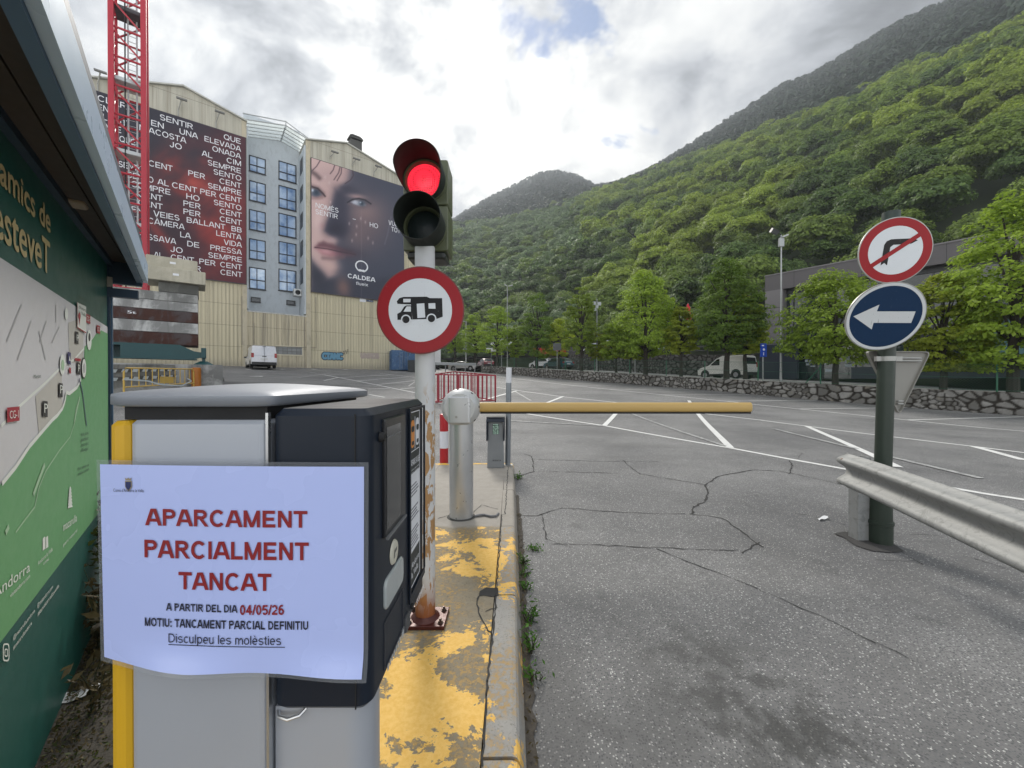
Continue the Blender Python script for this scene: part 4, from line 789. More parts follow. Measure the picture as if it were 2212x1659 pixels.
b = MB(); b.tube([(-.39, BY-.02, ISL+.012), (-.34, BY+.0, ISL+.016), (-.29, BY+.02, ISL+.013), (-.22, BY-.03, ISL+.013), (-.17, BY-.02, ISL+.012), (-.145, BY+.08, ISL+.006)], .013, 10); tag(b.build('conduit', pm('grey_conduit', (.16, .16, .165), .5), None, smooth=True), 'short grey flexible conduit lying between barrier foot and kerb', 'conduit')
# card reader column
RX, RY = W(1071, 1005, 6.62).x, 6.62; rd = thing('card_reader', 'slim grey card reader column with a black hood beyond the barrier', 'card reader', (RX, RY, ISL))
M_RG = pm('reader_grey', (.20, .21, .22), .45, .2, var=.06); z = lambda y: W(1071, y, RY-.12).z
def rf_(a): return a*RY/F
b = MB(); vs = [(-.138, -.12, ISL), (.138, -.12, ISL), (.138, .12, ISL), (-.138, .12, ISL), (-.122, -.095, z(905)), (.122, -.095, z(905)), (.115, .10, z(903)), (-.115, .10, z(903))]; b.add([(RX+x, RY+y, q) for x, y, q in vs], [(3, 2, 1, 0), (4, 5, 6, 7), (0, 1, 5, 4), (1, 2, 6, 5), (2, 3, 7, 6), (3, 0, 4, 7)]); b.build('body', M_RG, rd, bevel=.012)
b = MB()
for s_ in (-1, 1): b.prism([(-.155, z(952)), (.10, z(945)), (.11, z(903)), (-.11, z(908)), (-.155, z(918))], lambda a, c: (RX+s_*.128, RY+a, c), lambda a, c: (RX+s_*.150, RY+a, c))
b.bb(RX-.150, RX+.150, RY-.12, RY+.11, z(904), z(901)); b.box((RX, RY-.135, (z(904)+z(912))/2), (.30, .06, .012), rx=R(62)); b.build('hood', M_BLK, rd, bevel=.004)
def scr_mat():
    t = NT('reader_screen'); h = t.vor(34, t.coord((1, 1, 1)), rnd=.3); on = t.ramp(h, .30, .5, 1, 0); return t.done(t.bsdf((.015, .03, .022), .2, emit=t.mix(on, (.01, .03, .022), (.30, .42, .36)), es=.5))
b = MB(); b.bb(RX-.045, RX+.055, RY-.112, RY-.1065, z(938), z(916)); b.build('screen', scr_mat(), rd)
b = MB(); write(b, 'SKIDATA', lambda x, y: (RX+x, RY-.1225, y), -.05, .09, z(996), z(993)); b.build('maker_lettering', M_BLK2, rd)
# grey tube post with a white top
GX, GY = W(1097, 1000, 6.72).x, 6.72; gp_ = thing('tube_post', 'grey steel tube post with white wrapped top beside the card reader', 'post', (GX, GY, ISL)); zt_ = W(1100, 794, GY).z; zm = W(1100, 827, GY).z
b = MB(); b.tube([(GX, GY, ISL), (GX+.015, GY, zm)], .045, 16); b.build('tube', pm('galvanised_tube', (.23, .25, .27), .42, .5, var=.2, scale=9, dirt=(.3, .3, .3)), gp_, smooth=True)
b = MB(); b.tube([(GX+.015, GY, zm), (GX+.019, GY, zt_)], .0475, 16); b.build('white_top', pm('scuffed_white_tape', (.62, .63, .66), .45, var=.15, scale=14), gp_, smooth=True)
b = MB(); b.box((GX, GY, ISL+.006), (.16, .15, .012)); b.build('foot_plate', M_ALU, gp_)
# red and white bollard behind the barrier
bx, by = W(958, 1000, 6.99).x, 7.05; bo = thing('striped_bollard', 'red and white striped bollard standing behind the barrier housing', 'bollard', (bx, by, 0)); zb = W(958, 895, by).z
M_RS = pm('red_sheeting', (.42, .014, .022), .35, var=.06); M_WS = pm('white_sheeting', (.68, .69, .74), .35, var=.04)
zg = gz(bx, by)
for k in range(3): b = MB(); b.lathe([(.075, zg+(zb-zg)*k/3), (.075, zg+(zb-zg)*(k+1)/3)], (bx, by, 0), n=24); b.build('white_band' if k == 1 else 'red_band', M_WS if k == 1 else M_RS, bo, smooth=True)
b = MB(); b.lathe([(.075, zb), (.05, zb+.012), (0, zb+.015)], (bx, by, 0), n=24); b.build('cap', M_RS, bo, smooth=True)
# red pedestrian fence, folded at a corner
fe = thing('pedestrian_fence', 'red folded pedestrian fence panels standing in the car park', 'fence', G(975, 873)); M_RF = pm('red_fence_paint', (.27, .010, .026), .42, var=.15, scale=3)
A = G(936, 873); Bk = G(980, 853); Cc = G(1070, 869); H0 = W(936, 809, A.y).z-A.z
def panel(nm, P, Q, n_, wide=1.0):
    b = MB(); d = (Q-P); L0 = d.length; ang = math.atan2(d.y, d.x)
    for i in range(n_+1):
        p = P.lerp(Q, i/n_); wd = (.075 if i % 4 == 1 else .036)*wide; b.box((p.x, p.y, p.z+.10+(H0-.10)/2), (wd, .03, H0-.10), rz=ang)
    for zz, hh in ((.08, .045), (H0, .05)):
        a_, c_ = Vector((P.x, P.y, P.z+zz)), Vector((Q.x, Q.y, Q.z+zz)); m_ = (a_+c_)/2; b.box(m_, (L0+.04, .05, hh), rz=ang, ry=-math.atan2(c_.z-a_.z, L0))
    for p in (P, Q): b.box((p.x, p.y, p.z+.05), (.06, .06, .10))
    b.build(nm, M_RF, fe)
H1 = H0; panel('front_panel', A, Cc, 13); panel('side_panel', A, Bk, 6); panel('rear_panel', Bk, Cc, 11)
# ================================================================== apartment building with the two advertising banners
BO = Vector((-25.4, 40.0, 0)); BO.z = gz(BO.x, BO.y); BA = math.atan2(.616, .788)
class Plane:
    def __init__(s, o, a): s.o = Vector(o); s.a = a; s.M = Matrix.Translation(s.o) @ Matrix.Rotation(a, 4, 'Z'); s.I = s.M.inverted()
    def at(s, px, py, y=0.0):
        o = s.I @ Vector((0, 0, CAM_H)); d = s.I.to_3x3() @ ray(px, py); return o+d*((y-o.y)/d.y)
    def pr(s, p): return proj(s.M @ Vector(p))
BP = Plane(BO, BA); B = BP.at
bd = thing('apartment_building', 'cream ribbed apartment block with a recessed grey window bay and twin gables', 'building', BO, BA)
def ribbed(name, lo, hi, ribs, streak):
    t = NT(name); x, z = t.axis(0), t.axis(2); st = t.noise(1.0, 5, .62, t.coord((5.5, 5.5, .10))); st2 = t.noise(1.0, 4, .6, t.coord((1.3, 1.3, .05), (8, 0, 0))); big = t.noise(.25, 4)
    c = t.mix(big, lo, hi); c = t.mix(t.m('MULTIPLY', t.ramp(st, .47, .72), streak), c, (.20, .175, .135)); c = t.mix(t.m('MULTIPLY', t.ramp(st2, .50, .72), streak*.8), c, (.24, .22, .18))
    px_ = t.m('FRACT', t.m('MULTIPLY', x, 1/1.25)); pz = t.m('FRACT', t.m('MULTIPLY', t.m('ADD', z, .15), 1/2.05)); seam = t.m('MAXIMUM', t.m('MULTIPLY', t.m('LESS_THAN', px_, .02), .5), t.m('LESS_THAN', pz, .022)); c = t.mix(t.m('MULTIPLY', seam, .62), c, (.13, .115, .09))
    w = t.m('ABSOLUTE', t.m('SUBTRACT', t.m('FRACT', t.m('MULTIPLY', x, ribs)), .5)); rib = t.ramp(w, .12, .30); c = t.mix(t.m('MULTIPLY', t.m('SUBTRACT', 1, rib), .14), c, (.22, .19, .14))  # grooves between ribs darkened in colour, standing in for their shade
    low = t.ramp(t.m('ADD', z, t.m('MULTIPLY', st, 1.2)), .55, 1.5, .5, 0); c = t.mix(low, c, (.22, .20, .17))
    spk = t.ramp(t.noise(9, 3, .6), .71, .75); c = t.mix(t.m('MULTIPLY', spk, .6), c, (.16, .14, .11))
    return t.done(t.bsdf(c, .72, normal=t.bump(rib, .8, .05), spec=.3))
M_CR = ribbed('cream_ribbed_panel', (.53, .47, .325), (.60, .545, .39), 3.2, .42); M_CRD = ribbed('cream_ribbed_panel_dirty', (.50, .44, .31), (.56, .50, .365), 3.2, .85); M_GBL = ribbed('weathered_gable_panel', (.43, .41, .335), (.49, .47, .40), .8, .6)
M_BG = pm('blue_grey_render', (.49, .535, .57), .75, var=.07, scale=.6, dirt=(.36, .39, .41)); M_DKF = pm('dark_window_frame', (.012, .013, .016), .4)
def win_mat():
    t = NT('painted_reflection_window'); v = t.coord((.35, .35, .35), (3, 1, 0)); n1 = t.noise(2.0, 5, .55, v); c = t.mix(t.ramp(n1, .3, .68), (.13, .23, .40), (.52, .63, .76)); lo = t.ramp(t.noise(1.3, 3, .5, t.coord((2, 2, 1))), .52, .62)  # blue-white sky reflection painted into the pane colour
    c = t.mix(t.m('MULTIPLY', lo, .45), c, (.42, .50, .56)); return t.done(t.bsdf(c, .04, spec=1.0, metal=.25))
M_WIN = win_mat()
def zs(px, py): p = B(px, py); return (p.x, p.z)
sL, sR, zLow = B(533, 500).x, B(661, 500).x, B(600, 660).z
gl = [zs(150, 166), zs(219, 172), zs(396, 189), (sL, B(531, 264).z)]; gr = [(sR, B(664, 304).z), zs(748, 311), zs(853, 376), zs(912, 417)]
split1 = B(530, 298).z+.25; DEP = 13.0
for nm, pr_, x0, x1 in (('west_block', gl, gl[0][0], sL), ('east_block', gr, sR, gr[-1][0])):
    b = MB(); zg = B(530, 345).z if nm == 'west_block' else B(672, 352).z
    b.prism([(x0, -1.2), (x1, -1.2), (x1, zg-2.2), (x0, zg-2.2)], lambda x, z: (x, 0, z), lambda x, z: (x, DEP, z)); o = b.build('wall', M_CR, bd, local=True)
    b = MB(); b.prism([(x0, zg-2.199), (x1, zg-2.199)]+pr_[::-1], lambda x, z: (x, .004, z), lambda x, z: (x, DEP-.004, z)); b.build('gable_wall', M_GBL, bd, local=True)
    b = MB()
    for (xa, za), (xc, zc) in zip(pr_[:-1], pr_[1:]): l = math.hypot(xc-xa, zc-za); b.box(((xa+xc)/2, DEP/2-.12, (za+zc)/2+.06), (l+.1, DEP+.3, .12), ry=-math.atan2(zc-za, xc-xa))
    b.build('roof', pm('roof_sheet', (.42, .42, .38), .6, var=.1), bd, local=True)
b = MB(); b.bb(sL+.002, sR-.002, .0, 1.6, -1.2, zLow-.9); b.build('wall', M_CRD, bd, local=True)
b = MB(); b.bb(sL-.05, sR+.05, -.03, 1.65, zLow-.9, zLow-.78); b.build('parapet', pm('parapet_cap', (.46, .46, .44), .7, dirt=(.2, .19, .16)), bd, local=True)
for x0, x1 in ((sL-.38, sL-.002), (sR+.002, sR+.42)):
    b = MB(); zz = (gl[-1][1] if x0 < sL else gr[0][1]); b.bb(x0, x1, -.10, -.004, -1.0, zz); b.build('pilaster', pm('pilaster_cream', (.47, .42, .31), .75, var=.12, scale=3, dirt=(.26, .23, .18)), bd, local=True)
RD = 3.2; b = MB(); b.bb(sL+.01, sR-.01, RD, RD+6, 3.0, B(600, 280, RD).z+.6); fc = b.build('bay_wall', M_BG, bd, local=True)
b = MB(); b.bb(sR-.13, sR-.004, .03, RD-.002, zLow-.6, B(655, 312).z); b.build('bay_cheek', M_BG, bd, local=True)
b = MB(); b.bb(sL+.004, sL+.13, .03, RD-.002, zLow-.6, B(535, 275).z); b.build('bay_cheek', M_BG, bd, local=True)
def window(x0, x1, z0, z1, y, dark=False):
    f = MB(); w_ = .09
    for a in ((x0, x1, z0, z0+w_), (x0, x1, z1-w_, z1), (x0, x0+w_, z0+w_, z1-w_), (x1-w_, x1, z0+w_, z1-w_)): f.bb(a[0], a[1], y-.08, y+.02, a[2], a[3])
    xm, zm = (x0+x1)/2-.05, z0+(z1-z0)*.42
    if not dark: f.bb(xm-.04, xm+.04, y-.075, y+.02, z0+w_, zm-.05); f.bb(xm-.04, xm+.04, y-.075, y+.02, zm+.05, z1-w_); f.bb(x0+w_, x1-w_, y-.085, y+.02, zm-.05, zm+.05)
    o = f.build('window', M_DKF, bd, local=True); p = MB(); p.bb(x0+w_, x1-w_, y-.03, y-.02, z0+w_, z1-w_); p.build('pane', M_WIN if not dark else pm('dark_pane', (.02, .022, .025), .1, spec=.8), o, local=True)
    s = MB(); s.bb(x0-.05, x1+.05, y-.12, y-.081, z0-.07, z0-.01); s.build('sill', M_DKF, o, local=True)
zy = lambda y: 219.4+.36355*y
for tl_, bl_, tr_, br_ in ((300, 425, 350, 490), (450, 595, 495, 655), (622, 765, 660, 815), (795, 935, 828, 975), (965, 1108, 992, 1135)):
    a = B(538, zy(tl_+8), RD); c = B(574, zy(bl_+14), RD); window(max(a.x, sL+.15), c.x, c.z, a.z-.15, RD)
    a = B(601.5, zy(tr_), RD); c = B(640, zy(br_), RD); window(a.x, min(c.x, sR-.2), c.z+.0, a.z, RD)
for q in ((541.7, 641, 563, 654), (618.4, 648, 638, 660)):
    a = B(q[0], q[1], RD); c = B(q[2], q[3], RD); window(a.x, c.x, c.z, a.z, RD, True)
for yy in (380, 545, 705, 870, 1035):
    zc = B(651, zy(yy), 1.6).z; f = MB(); f.bb(sR-.15, sR-.128, .9, 2.3, zc-.9, zc+.75); o = f.build('side_window', M_DKF, bd, local=True)
z0, zM, z1 = gl[-1][1]+.15, B(617, 273).z, gr[0][1]+.12; xm = B(617, 273).x
g_ = MB()
for (xa, za), (xc, zc) in (((sL-.2, z0), (xm, zM)), ((xm, zM), (sR+.1, z1))): g_.add([(xa, -.1, za), (xc, -.1, zc), (xc, RD+.3, zc), (xa, RD+.3, za)], [(0, 1, 2, 3)])
t = NT('canopy_glass'); sh = t.n('ShaderNodeMixShader'); tr = t.n('ShaderNodeBsdfTranslucent'); tr.inputs[0].default_value = (.75, .80, .76, 1); sh.inputs[0].default_value = .5; t.put(sh.inputs[1], tr.outputs[0]); tp = t.n('ShaderNodeBsdfTransparent'); t.put(sh.inputs[2], tp.outputs[0])
cn = g_.build('glass_canopy', t.done(sh.outputs[0]), bd, local=True); f = MB()
for y in (-.12, .55, 1.2, 1.9, 2.6, 3.2): f.tube([(sL-.2, y, z0+.03), (xm, y, zM+.03), (sR+.1, y, z1+.03)], .055, 6)
for k in range(3): x, zz = ((sL-.2, z0), (xm, zM), (sR+.1, z1))[k]; f.tube([(x, -.12, zz), (x, RD, zz)], .06, 6)
f.tube([(sL-.3, -.15, z0+.55), (xm, -.15, zM+.42), (sR+.2, -.15, z1+.1)], .05, 6); f.tube([(xm, -.12, zM-.35), (xm, -.12, zM+.5)], .05, 6); f.build('canopy_frame', pm('canopy_steel', (.40, .42, .42), .5), cn, local=True)
c0 = B(757, 329, 6); c1 = B(782, 299, 6); b = MB(); b.bb(c0.x, c1.x, 6, 7, c0.z-1.5, c1.z-.5); b.box(((c0.x+c1.x)/2, 6.5, c1.z-.25), (c1.x-c0.x+.25, 1.3, .14)); b.box(((c0.x+c1.x)/2, 6.5, c1.z+.1), (c1.x-c0.x+.1, 1.1, .3), taper=.6); b.box(((c0.x+c1.x)/2, 6.5, c0.z+.25), (c1.x-c0.x+.15, 1.15, .12)); b.build('chimney', pm('slate_chimney', (.06, .058, .055), .7, var=.3, scale=6), bd, local=True)
a, c = B(643.5, 625, 1.7), B(655, 641, 1.7); b = MB(); b.rbox(sR-.9, sR-.16, 1.5, 2.3, c.z, a.z, .04); ac = b.build('air_conditioner', pm('ac_white', (.55, .56, .55), .5, var=.06), bd, local=True); b = MB(); b.lathe([(.26, .01), (.24, .012), (0, .012)], (sR-.53, 1.5, (a.z+c.z)/2), (0, -1, 0), 20); b.build('fan_grille', M_BLK2, ac, local=True)
a, c = B(595, 748), B(655, 767); b = MB(); b.bb(a.x, c.x, -.05, -.004, c.z-.12, c.z); b.bb(a.x, c.x, -.05, -.004, a.z, a.z+.12); b.bb(c.x-.1, c.x, -.05, -.004, c.z, a.z); wf = b.build('glass_block_window', pm('cream_frame', (.55, .50, .38), .6), bd, local=True)
t = NT('glass_blocks'); v = t.coord((1/.42, 1, 1/.3)); br = t.n('ShaderNodeTexBrick'); br.offset = 0; mp = t.coord((2.4, 2.4, 2.4), rot=(R(90), 0, 0)); t.put(br.inputs['Vector'], mp); br.inputs['Color1'].default_value = (.10, .115, .12, 1); br.inputs['Color2'].default_value = (.05, .06, .065, 1); br.inputs['Mortar'].default_value = (.02, .022, .025, 1); br.inputs['Scale'].default_value = 1; br.inputs['Brick Width'].default_value = 1.0; br.inputs['Row Height'].default_value = .8; br.inputs['Mortar Size'].default_value = .06
b = MB(); b.bb(a.x+.02, c.x-.1, -.03, -.004, c.z, a.z); b.build('pane', t.done(t.bsdf(br.outputs[0], .15, spec=.6)), wf, local=True)
M_CON = pm('wall_conduit', (.30, .27, .21), .6); b = MB()
def wpipe(pts): b.tube([(B(*p, -.05).x, -.05, B(*p, -.05).z) for p in pts], .045, 6)
wpipe([(522.5, 640), (523, 745), (548, 747)]); wpipe([(682, 642), (683, 751), (545, 746)]); wpipe([(548, 746), (548, 697)]); b.build('conduit', M_CON, bd, local=True)
a, c = B(777, 643), B(790, 653); b = MB(); b.bb(a.x, c.x, -.03, -.004, c.z, a.z); e = B(806, 655); b.mi = 1; b.bb(c.x+.05, e.x, -.03, -.004, e.z+.1, a.z-.12); wp = b.build('contact_plate', [M_WHT, pm('plate_blue', (.03, .05, .12), .5)], bd, local=True)
b = MB(); write(b, '803130', lambda x, y: (x, -.035, y), c.x+.35, e.x-.08, e.z+.25, a.z-.3); write(b, 'info', lambda x, y: (x, -.0355, y), a.x+.2, c.x-.2, c.z+.5, a.z-.2); b.build('lettering', [M_WHT], wp, local=True)
# graffiti sprayed on the lower wall
def wallwrite(mb, txt, p0, p1, h, bold=0.0, y=-.012):
    a, c, t_ = B(*p0, y), B(*p1, y), B(p0[0], p0[1]-h, y); write(mb, txt, lambda x, q: (a.x+(c.x-a.x)*x, y, a.z+(c.z-a.z)*x+(t_.z-a.z)*q), 0, 1, 0, 1, bold)
def fat(txt, p0, p1, h, r, y, mb, n=8):
    v, f, w_ = glyphs(txt); a, c, t_ = B(*p0, y), B(*p1, y), B(p0[0], p0[1]-h, y)
    for k in range(n):
        dx, dz = r*math.cos(2*math.pi*k/n), r*math.sin(2*math.pi*k/n); mb.add([(a.x+(c.x-a.x)*q[0]/w_+dx, y-.0002*k, a.z+(c.z-a.z)*q[0]/w_+(t_.z-a.z)*q[1]+dz) for q in v], f)
b = MB(); fat('CTANC', (697, 775), (739, 776), 12.5, .17, -.010, b, 12); b.build('graffiti_outline', pm('spray_dark_blue', (.02, .045, .07), .7), bd, local=True)
b = MB(); fat('CTANC', (697, 775), (739, 776), 12.5, .085, -.016, b, 12); b.build('graffiti_fill', pm('spray_blue', (.12, .27, .38), .7, var=.2), bd, local=True)
b = MB(); wallwrite(b, 'AVI', (740, 768), (752, 764), 10); b.build('graffiti_tag', pm('spray_black', (.05, .045, .04), .7), bd, local=True)
b = MB(); fat('UNMOB', (780, 773), (818, 774), 10, .10, -.010, b, 8); b.build('faded_graffiti', pm('spray_faded', (.40, .33, .29), .75, var=.15), bd, local=True)

# ---- banners: the print is a painted grid
def painted(name, plane, x0, x1, z0, z1, nu, nv, fn, parent, y, zoom):
    us = np.linspace(0, 1, nu+1); vs_ = np.linspace(0, 1, nv+1); U, V = np.meshgrid(us, vs_); X = x0+(x1-x0)*U; Z = z0+(z1-z0)*V
    P = np.stack([X, np.full_like(X, y), Z], -1).reshape(-1, 3); Mx = np.array(plane.M); Wd = P@Mx[:3, :3].T+Mx[:3, 3]
    yy = Wd[:, 1]*cp+(Wd[:, 2]-CAM_H)*sp_; zz = -Wd[:, 1]*sp_+(Wd[:, 2]-CAM_H)*cp; px = 1106+F*Wd[:, 0]/yy; py = 829.5-F*zz/yy
    zx, zy_ = zoom(px, py); col = np.clip(fn(zx, zy_), 0, 255)/255; col = np.where(col <= .04045, col/12.92, ((col+.055)/1.055)**2.4)
    w = nu+1; q = np.arange(nu*nv); i = (q//nu)*w+q % nu; fc_ = np.stack([i, i+1, i+w+1, i+w], -1)
    t = NT(name+'_print'); at = t.n('ShaderNodeVertexColor'); at.layer_name = 'print'; mt = t.done(t.bsdf(at.outputs['Color'], .5, spec=.35, normal=t.bump(t.noise(3, 3), .05, .02)))
    me = npmesh(name, P, fc_, mt); ca = me.color_attributes.new('print', 'FLOAT_COLOR', 'POINT'); ca.data.foreach_set('color', np.concatenate([col, np.ones((len(col), 1))], 1).astype(np.float32).ravel()); return link(name, me, parent)
def sg(d, w): return 1/(1+np.exp(-np.clip(d/w, -40, 40)))
def ga(x, y, cx, cy, rx, ry, a=0.0):
    c, s = math.cos(a), math.sin(a); u = ((x-cx)*c+(y-cy)*s)/rx; v = (-(x-cx)*s+(y-cy)*c)/ry; return np.exp(-(u*u+v*v))
def seg(x, y, pts, w):
    r = np.full_like(x, 1e9)
    for (a, b_), (c, d) in zip(pts[:-1], pts[1:]):
        L2 = (c-a)**2+(d-b_)**2; t = np.clip(((x-a)*(c-a)+(y-b_)*(d-b_))/L2, 0, 1); r = np.minimum(r, np.hypot(x-a-t*(c-a), y-b_-t*(d-b_)))
    return np.exp(-(r/w)**2)
def poly(x, y, pts, w):
    ins = np.zeros(x.shape, bool); r = np.full_like(x, 1e9); n = len(pts)
    for i in range(n):
        (a, b_), (c, d) = pts[i], pts[(i+1) % n]; cond = ((b_ > y) != (d > y)) & (x < (c-a)*(y-b_)/((d-b_) if d != b_ else 1e-9)+a); ins ^= cond
        L2 = (c-a)**2+(d-b_)**2; t = np.clip(((x-a)*(c-a)+(y-b_)*(d-b_))/L2, 0, 1); r = np.minimum(r, np.hypot(x-a-t*(c-a), y-b_-t*(d-b_)))
    return sg(np.where(ins, r, -r), w)
def face_print(x, y):
    C = np.zeros(x.shape+(3,))+np.array([60, 64, 80.])
    def over(m, c): nonlocal C; C = C*(1-m[..., None])+np.array(c, float)*m[..., None]
    over(ga(x, y, 700, 760, 260, 330)*.75, (110, 92, 96)); over(ga(x, y, 640, 640, 170, 120)*.55, (150, 122, 120)); over(ga(x, y, 560, 900, 130, 160)*.45, (125, 100, 100)); over(ga(x, y, 640, 330, 170, 90)*.35, (92, 84, 94))
    lit = np.interp(y, [60, 160, 300, 380, 460, 560, 640, 720, 800, 850, 900, 960, 1010, 1100, 1180, 1260, 1330, 1400, 1460], [520, 520, 470, 380, 330, 300, 285, 262, 235, 220, 275, 345, 330, 330, 345, 350, 330, 250, 90])
    soft = np.interp(y, [60, 400, 700, 900, 1400], [60, 45, 18, 30, 60]); over(sg(lit-x, soft/2), (184, 152, 148)); over(sg(lit-120-x, 70)*.5, (212, 184, 180))
    over(ga(x, y, 250, 250, 140, 110)*.30, (150, 128, 130)); over(ga(x, y, 150, 760, 60, 150)*.6, (222, 196, 192)); over(ga(x, y, 190, 800, 40, 40)*.5, (196, 150, 148))
    over(poly(x, y, [(330, 400), (440, 440), (470, 620), (470, 860), (420, 925), (320, 915), (235, 850), (245, 760), (285, 640)], 22)*.85, (52, 50, 66)); over(ga(x, y, 335, 830, 110, 85)*.85, (38, 36, 52)); over(ga(x, y, 300, 950, 60, 40)*.55, (190, 160, 160))
    over(poly(x, y, [(500, 180), (1100, 330), (1100, 470), (760, 420), (520, 300)], 30)*.6, (58, 60, 76)); over(ga(x, y, 470, 400, 110, 45, .25)*.7, (58, 54, 68))                    # hair, brow shadow
    over(ga(x, y, 565, 480, 95, 26, .12)*.8, (168, 138, 136)); over(ga(x, y, 600, 545, 105, 34, .16)*.75, (80, 70, 78)); over(poly(x, y, [(505, 540), (545, 518), (640, 540), (660, 575), (600, 585), (530, 560)], 6)*.95, (188, 192, 204)); over(ga(x, y, 622, 556, 38, 36)*1.0, (44, 56, 70)); over(ga(x, y, 606, 545, 9, 9), (170, 180, 195))
    over(seg(x, y, [(465, 545), (520, 512), (590, 502), (660, 520), (720, 560)], 8)*.95, (28, 26, 36)); over(seg(x, y, [(475, 560), (560, 590), (650, 602)], 12)*.5, (110, 92, 96))
    over(seg(x, y, [(75, 210), (120, 240), (160, 280)], 26)*.75, (82, 64, 68)); over(poly(x, y, [(70, 350), (150, 380), (215, 440), (215, 480), (130, 490), (70, 470)], 10)*.75, (96, 72, 76)); over(poly(x, y, [(72, 395), (130, 405), (180, 460), (120, 478), (72, 465)], 8)*.9, (92, 104, 122)); over(ga(x, y, 128, 436, 38, 40), (46, 58, 74)); over(ga(x, y, 84, 412, 14, 16), (196, 204, 216)); over(seg(x, y, [(72, 372), (140, 392), (200, 450), (222, 478)], 9)*.9, (46, 32, 38)); over(seg(x, y, [(72, 500), (150, 500), (190, 490)], 16)*.5, (140, 108, 108))
    over(poly(x, y, [(110, 1034), (150, 985), (205, 966), (250, 985), (300, 995), (400, 1040), (548, 1108), (380, 1085), (250, 1050)], 9)*.9, (98, 62, 72)); over(poly(x, y, [(125, 1042), (250, 1055), (400, 1085), (520, 1112), (380, 1130), (280, 1135), (190, 1110)], 12)*.9, (160, 104, 112)); over(ga(x, y, 235, 1082, 70, 22, .2)*.6, (205, 160, 162)); over(seg(x, y, [(110, 1034), (250, 1052), (400, 1085), (550, 1112)], 6)*.85, (58, 34, 44)); over(sg(x-330, 50)*ga(x, y, 450, 1090, 160, 60, .15)*.75, (60, 48, 60))
    over(seg(x, y, [(200, 1150), (300, 1160), (420, 1140)], 24)*.55, (110, 84, 88)); over(ga(x, y, 285, 1240, 90, 55)*.5, (206, 172, 164))
    over(poly(x, y, [(60, 1150), (150, 1260), (250, 1365), (420, 1400), (560, 1400), (1200, 1330), (1200, 1700), (60, 1700)], 16)*.92, (50, 52, 66)); over(ga(x, y, 420, 1470, 75, 110, -.2)*.8, (130, 98, 92)); over(ga(x, y, 130, 1350, 80, 120, -.6)*.7, (40, 42, 56))
    for s_ in ([(168, 88), (130, 150), (84, 196)], [(326, 140), (310, 190), (278, 232)], [(384, 158), (370, 220), (318, 298)], [(402, 162), (396, 230), (352, 308)], [(520, 195), (530, 250), (500, 300), (440, 340)]): over(seg(x, y, s_, 6)*.8, (60, 44, 54))
    for cx, cy in ((222, 268), (266, 330), (566, 805), (560, 895), (690, 935), (742, 985), (610, 720), (660, 760), (280, 540), (515, 960), (485, 775)): over(ga(x, y, cx, cy, 9, 18)*.5, (200, 180, 180))
    over(seg(x, y, [(940, 700), (900, 900), (870, 1000)], 8)*.25, (130, 125, 140)); over(np.exp(-((x-617)/5)**2)*sg(y-640, 60)*.12, (200, 180, 180))
    return C
bx0, bx1 = B(673, 400, -.25).x, B(872, 400, -.25).x; bz1, bz0 = B(673, 341, -.25).z, B(677, 629.5, -.25).z
fb_ = thing('advertising_banner', 'dark banner with a wet close-up face hanging on the right gable', 'banner', BP.M @ Vector(((bx0+bx1)/2, -.2, bz0)), BA); BL_ = Plane(fb_.location, BA)
hw = (bx1-bx0)/2; hh_ = bz1-bz0
b = MB(); b.bb(-hw-.06, hw+.06, -.045, .18, -.06, hh_+.06); b.build('frame', pm('banner_edge', (.06, .05, .06), .5), fb_, local=True)
zf = lambda px, py: ((px-658.3)*5.04, (py-329.2)*5.04)
painted('print', BL_, -hw, hw, 0, hh_, 190, 230, face_print, fb_, -.052, zf)
def L2(px, py, y=-.06): return BL_.at(px, py, y)
def fz(x, y): return (658.3+x*.1984, 329.2+y*.1984)
def bwrite(mb, txt, xa, xc, yb, cap, bold=0.0):
    a, c = L2(*fz(xa, yb)), L2(*fz(xc, yb+(xc-xa)*.26)); t_ = L2(*fz(xa, yb-cap)); write(mb, txt, lambda x, q: (a.x+(c.x-a.x)*x, -.060, a.z+(t_.z-a.z)*q), 0, 1, 0, 1, 0, .19 if bold > .04 else .13)
b = MB(); bwrite(b, 'NOMÉS', 118, 367, 598, 52, .03); bwrite(b, 'SENTIR', 118, 360, 668, 52, .03); bwrite(b, 'HO', 708, 798, 808, 50, .03); bwrite(b, 'VULL', 912, 1040, 786, 50, .03); bwrite(b, 'TOT', 942, 1040, 858, 50, .03)
bwrite(b, 'CALDEA', 468, 770, 1365, 48, .05); bwrite(b, 'flueix', 558, 690, 1440, 34, .03); bwrite(b, '-', 522, 556, 740, 40)
a = L2(*fz(620, 1240)); r0 = abs(L2(*fz(690, 1258)).x-a.x); rz_ = abs(L2(*fz(620, 1178)).z-a.z)
v = [(a.x+k*r0*math.cos(i*math.pi/24), -.0605, a.z+k*rz_*math.sin(i*math.pi/24)) for k in (1, .80) for i in range(-9, 34)]; n = 43; b.add(v, [(i, i+1, n+i+1, n+i) for i in range(n-1)]); v = [(a.x+r0*q[0], -.0605, a.z+rz_*q[1]) for q in ((-.72, -.74), (-.3, -.56), (0, -.62), (.3, -.56), (.72, -.74), (.4, -.98), (0, -.92), (-.4, -.98))]; b.sheet(v)
b.build('lettering', M_WHT, fb_, local=True)
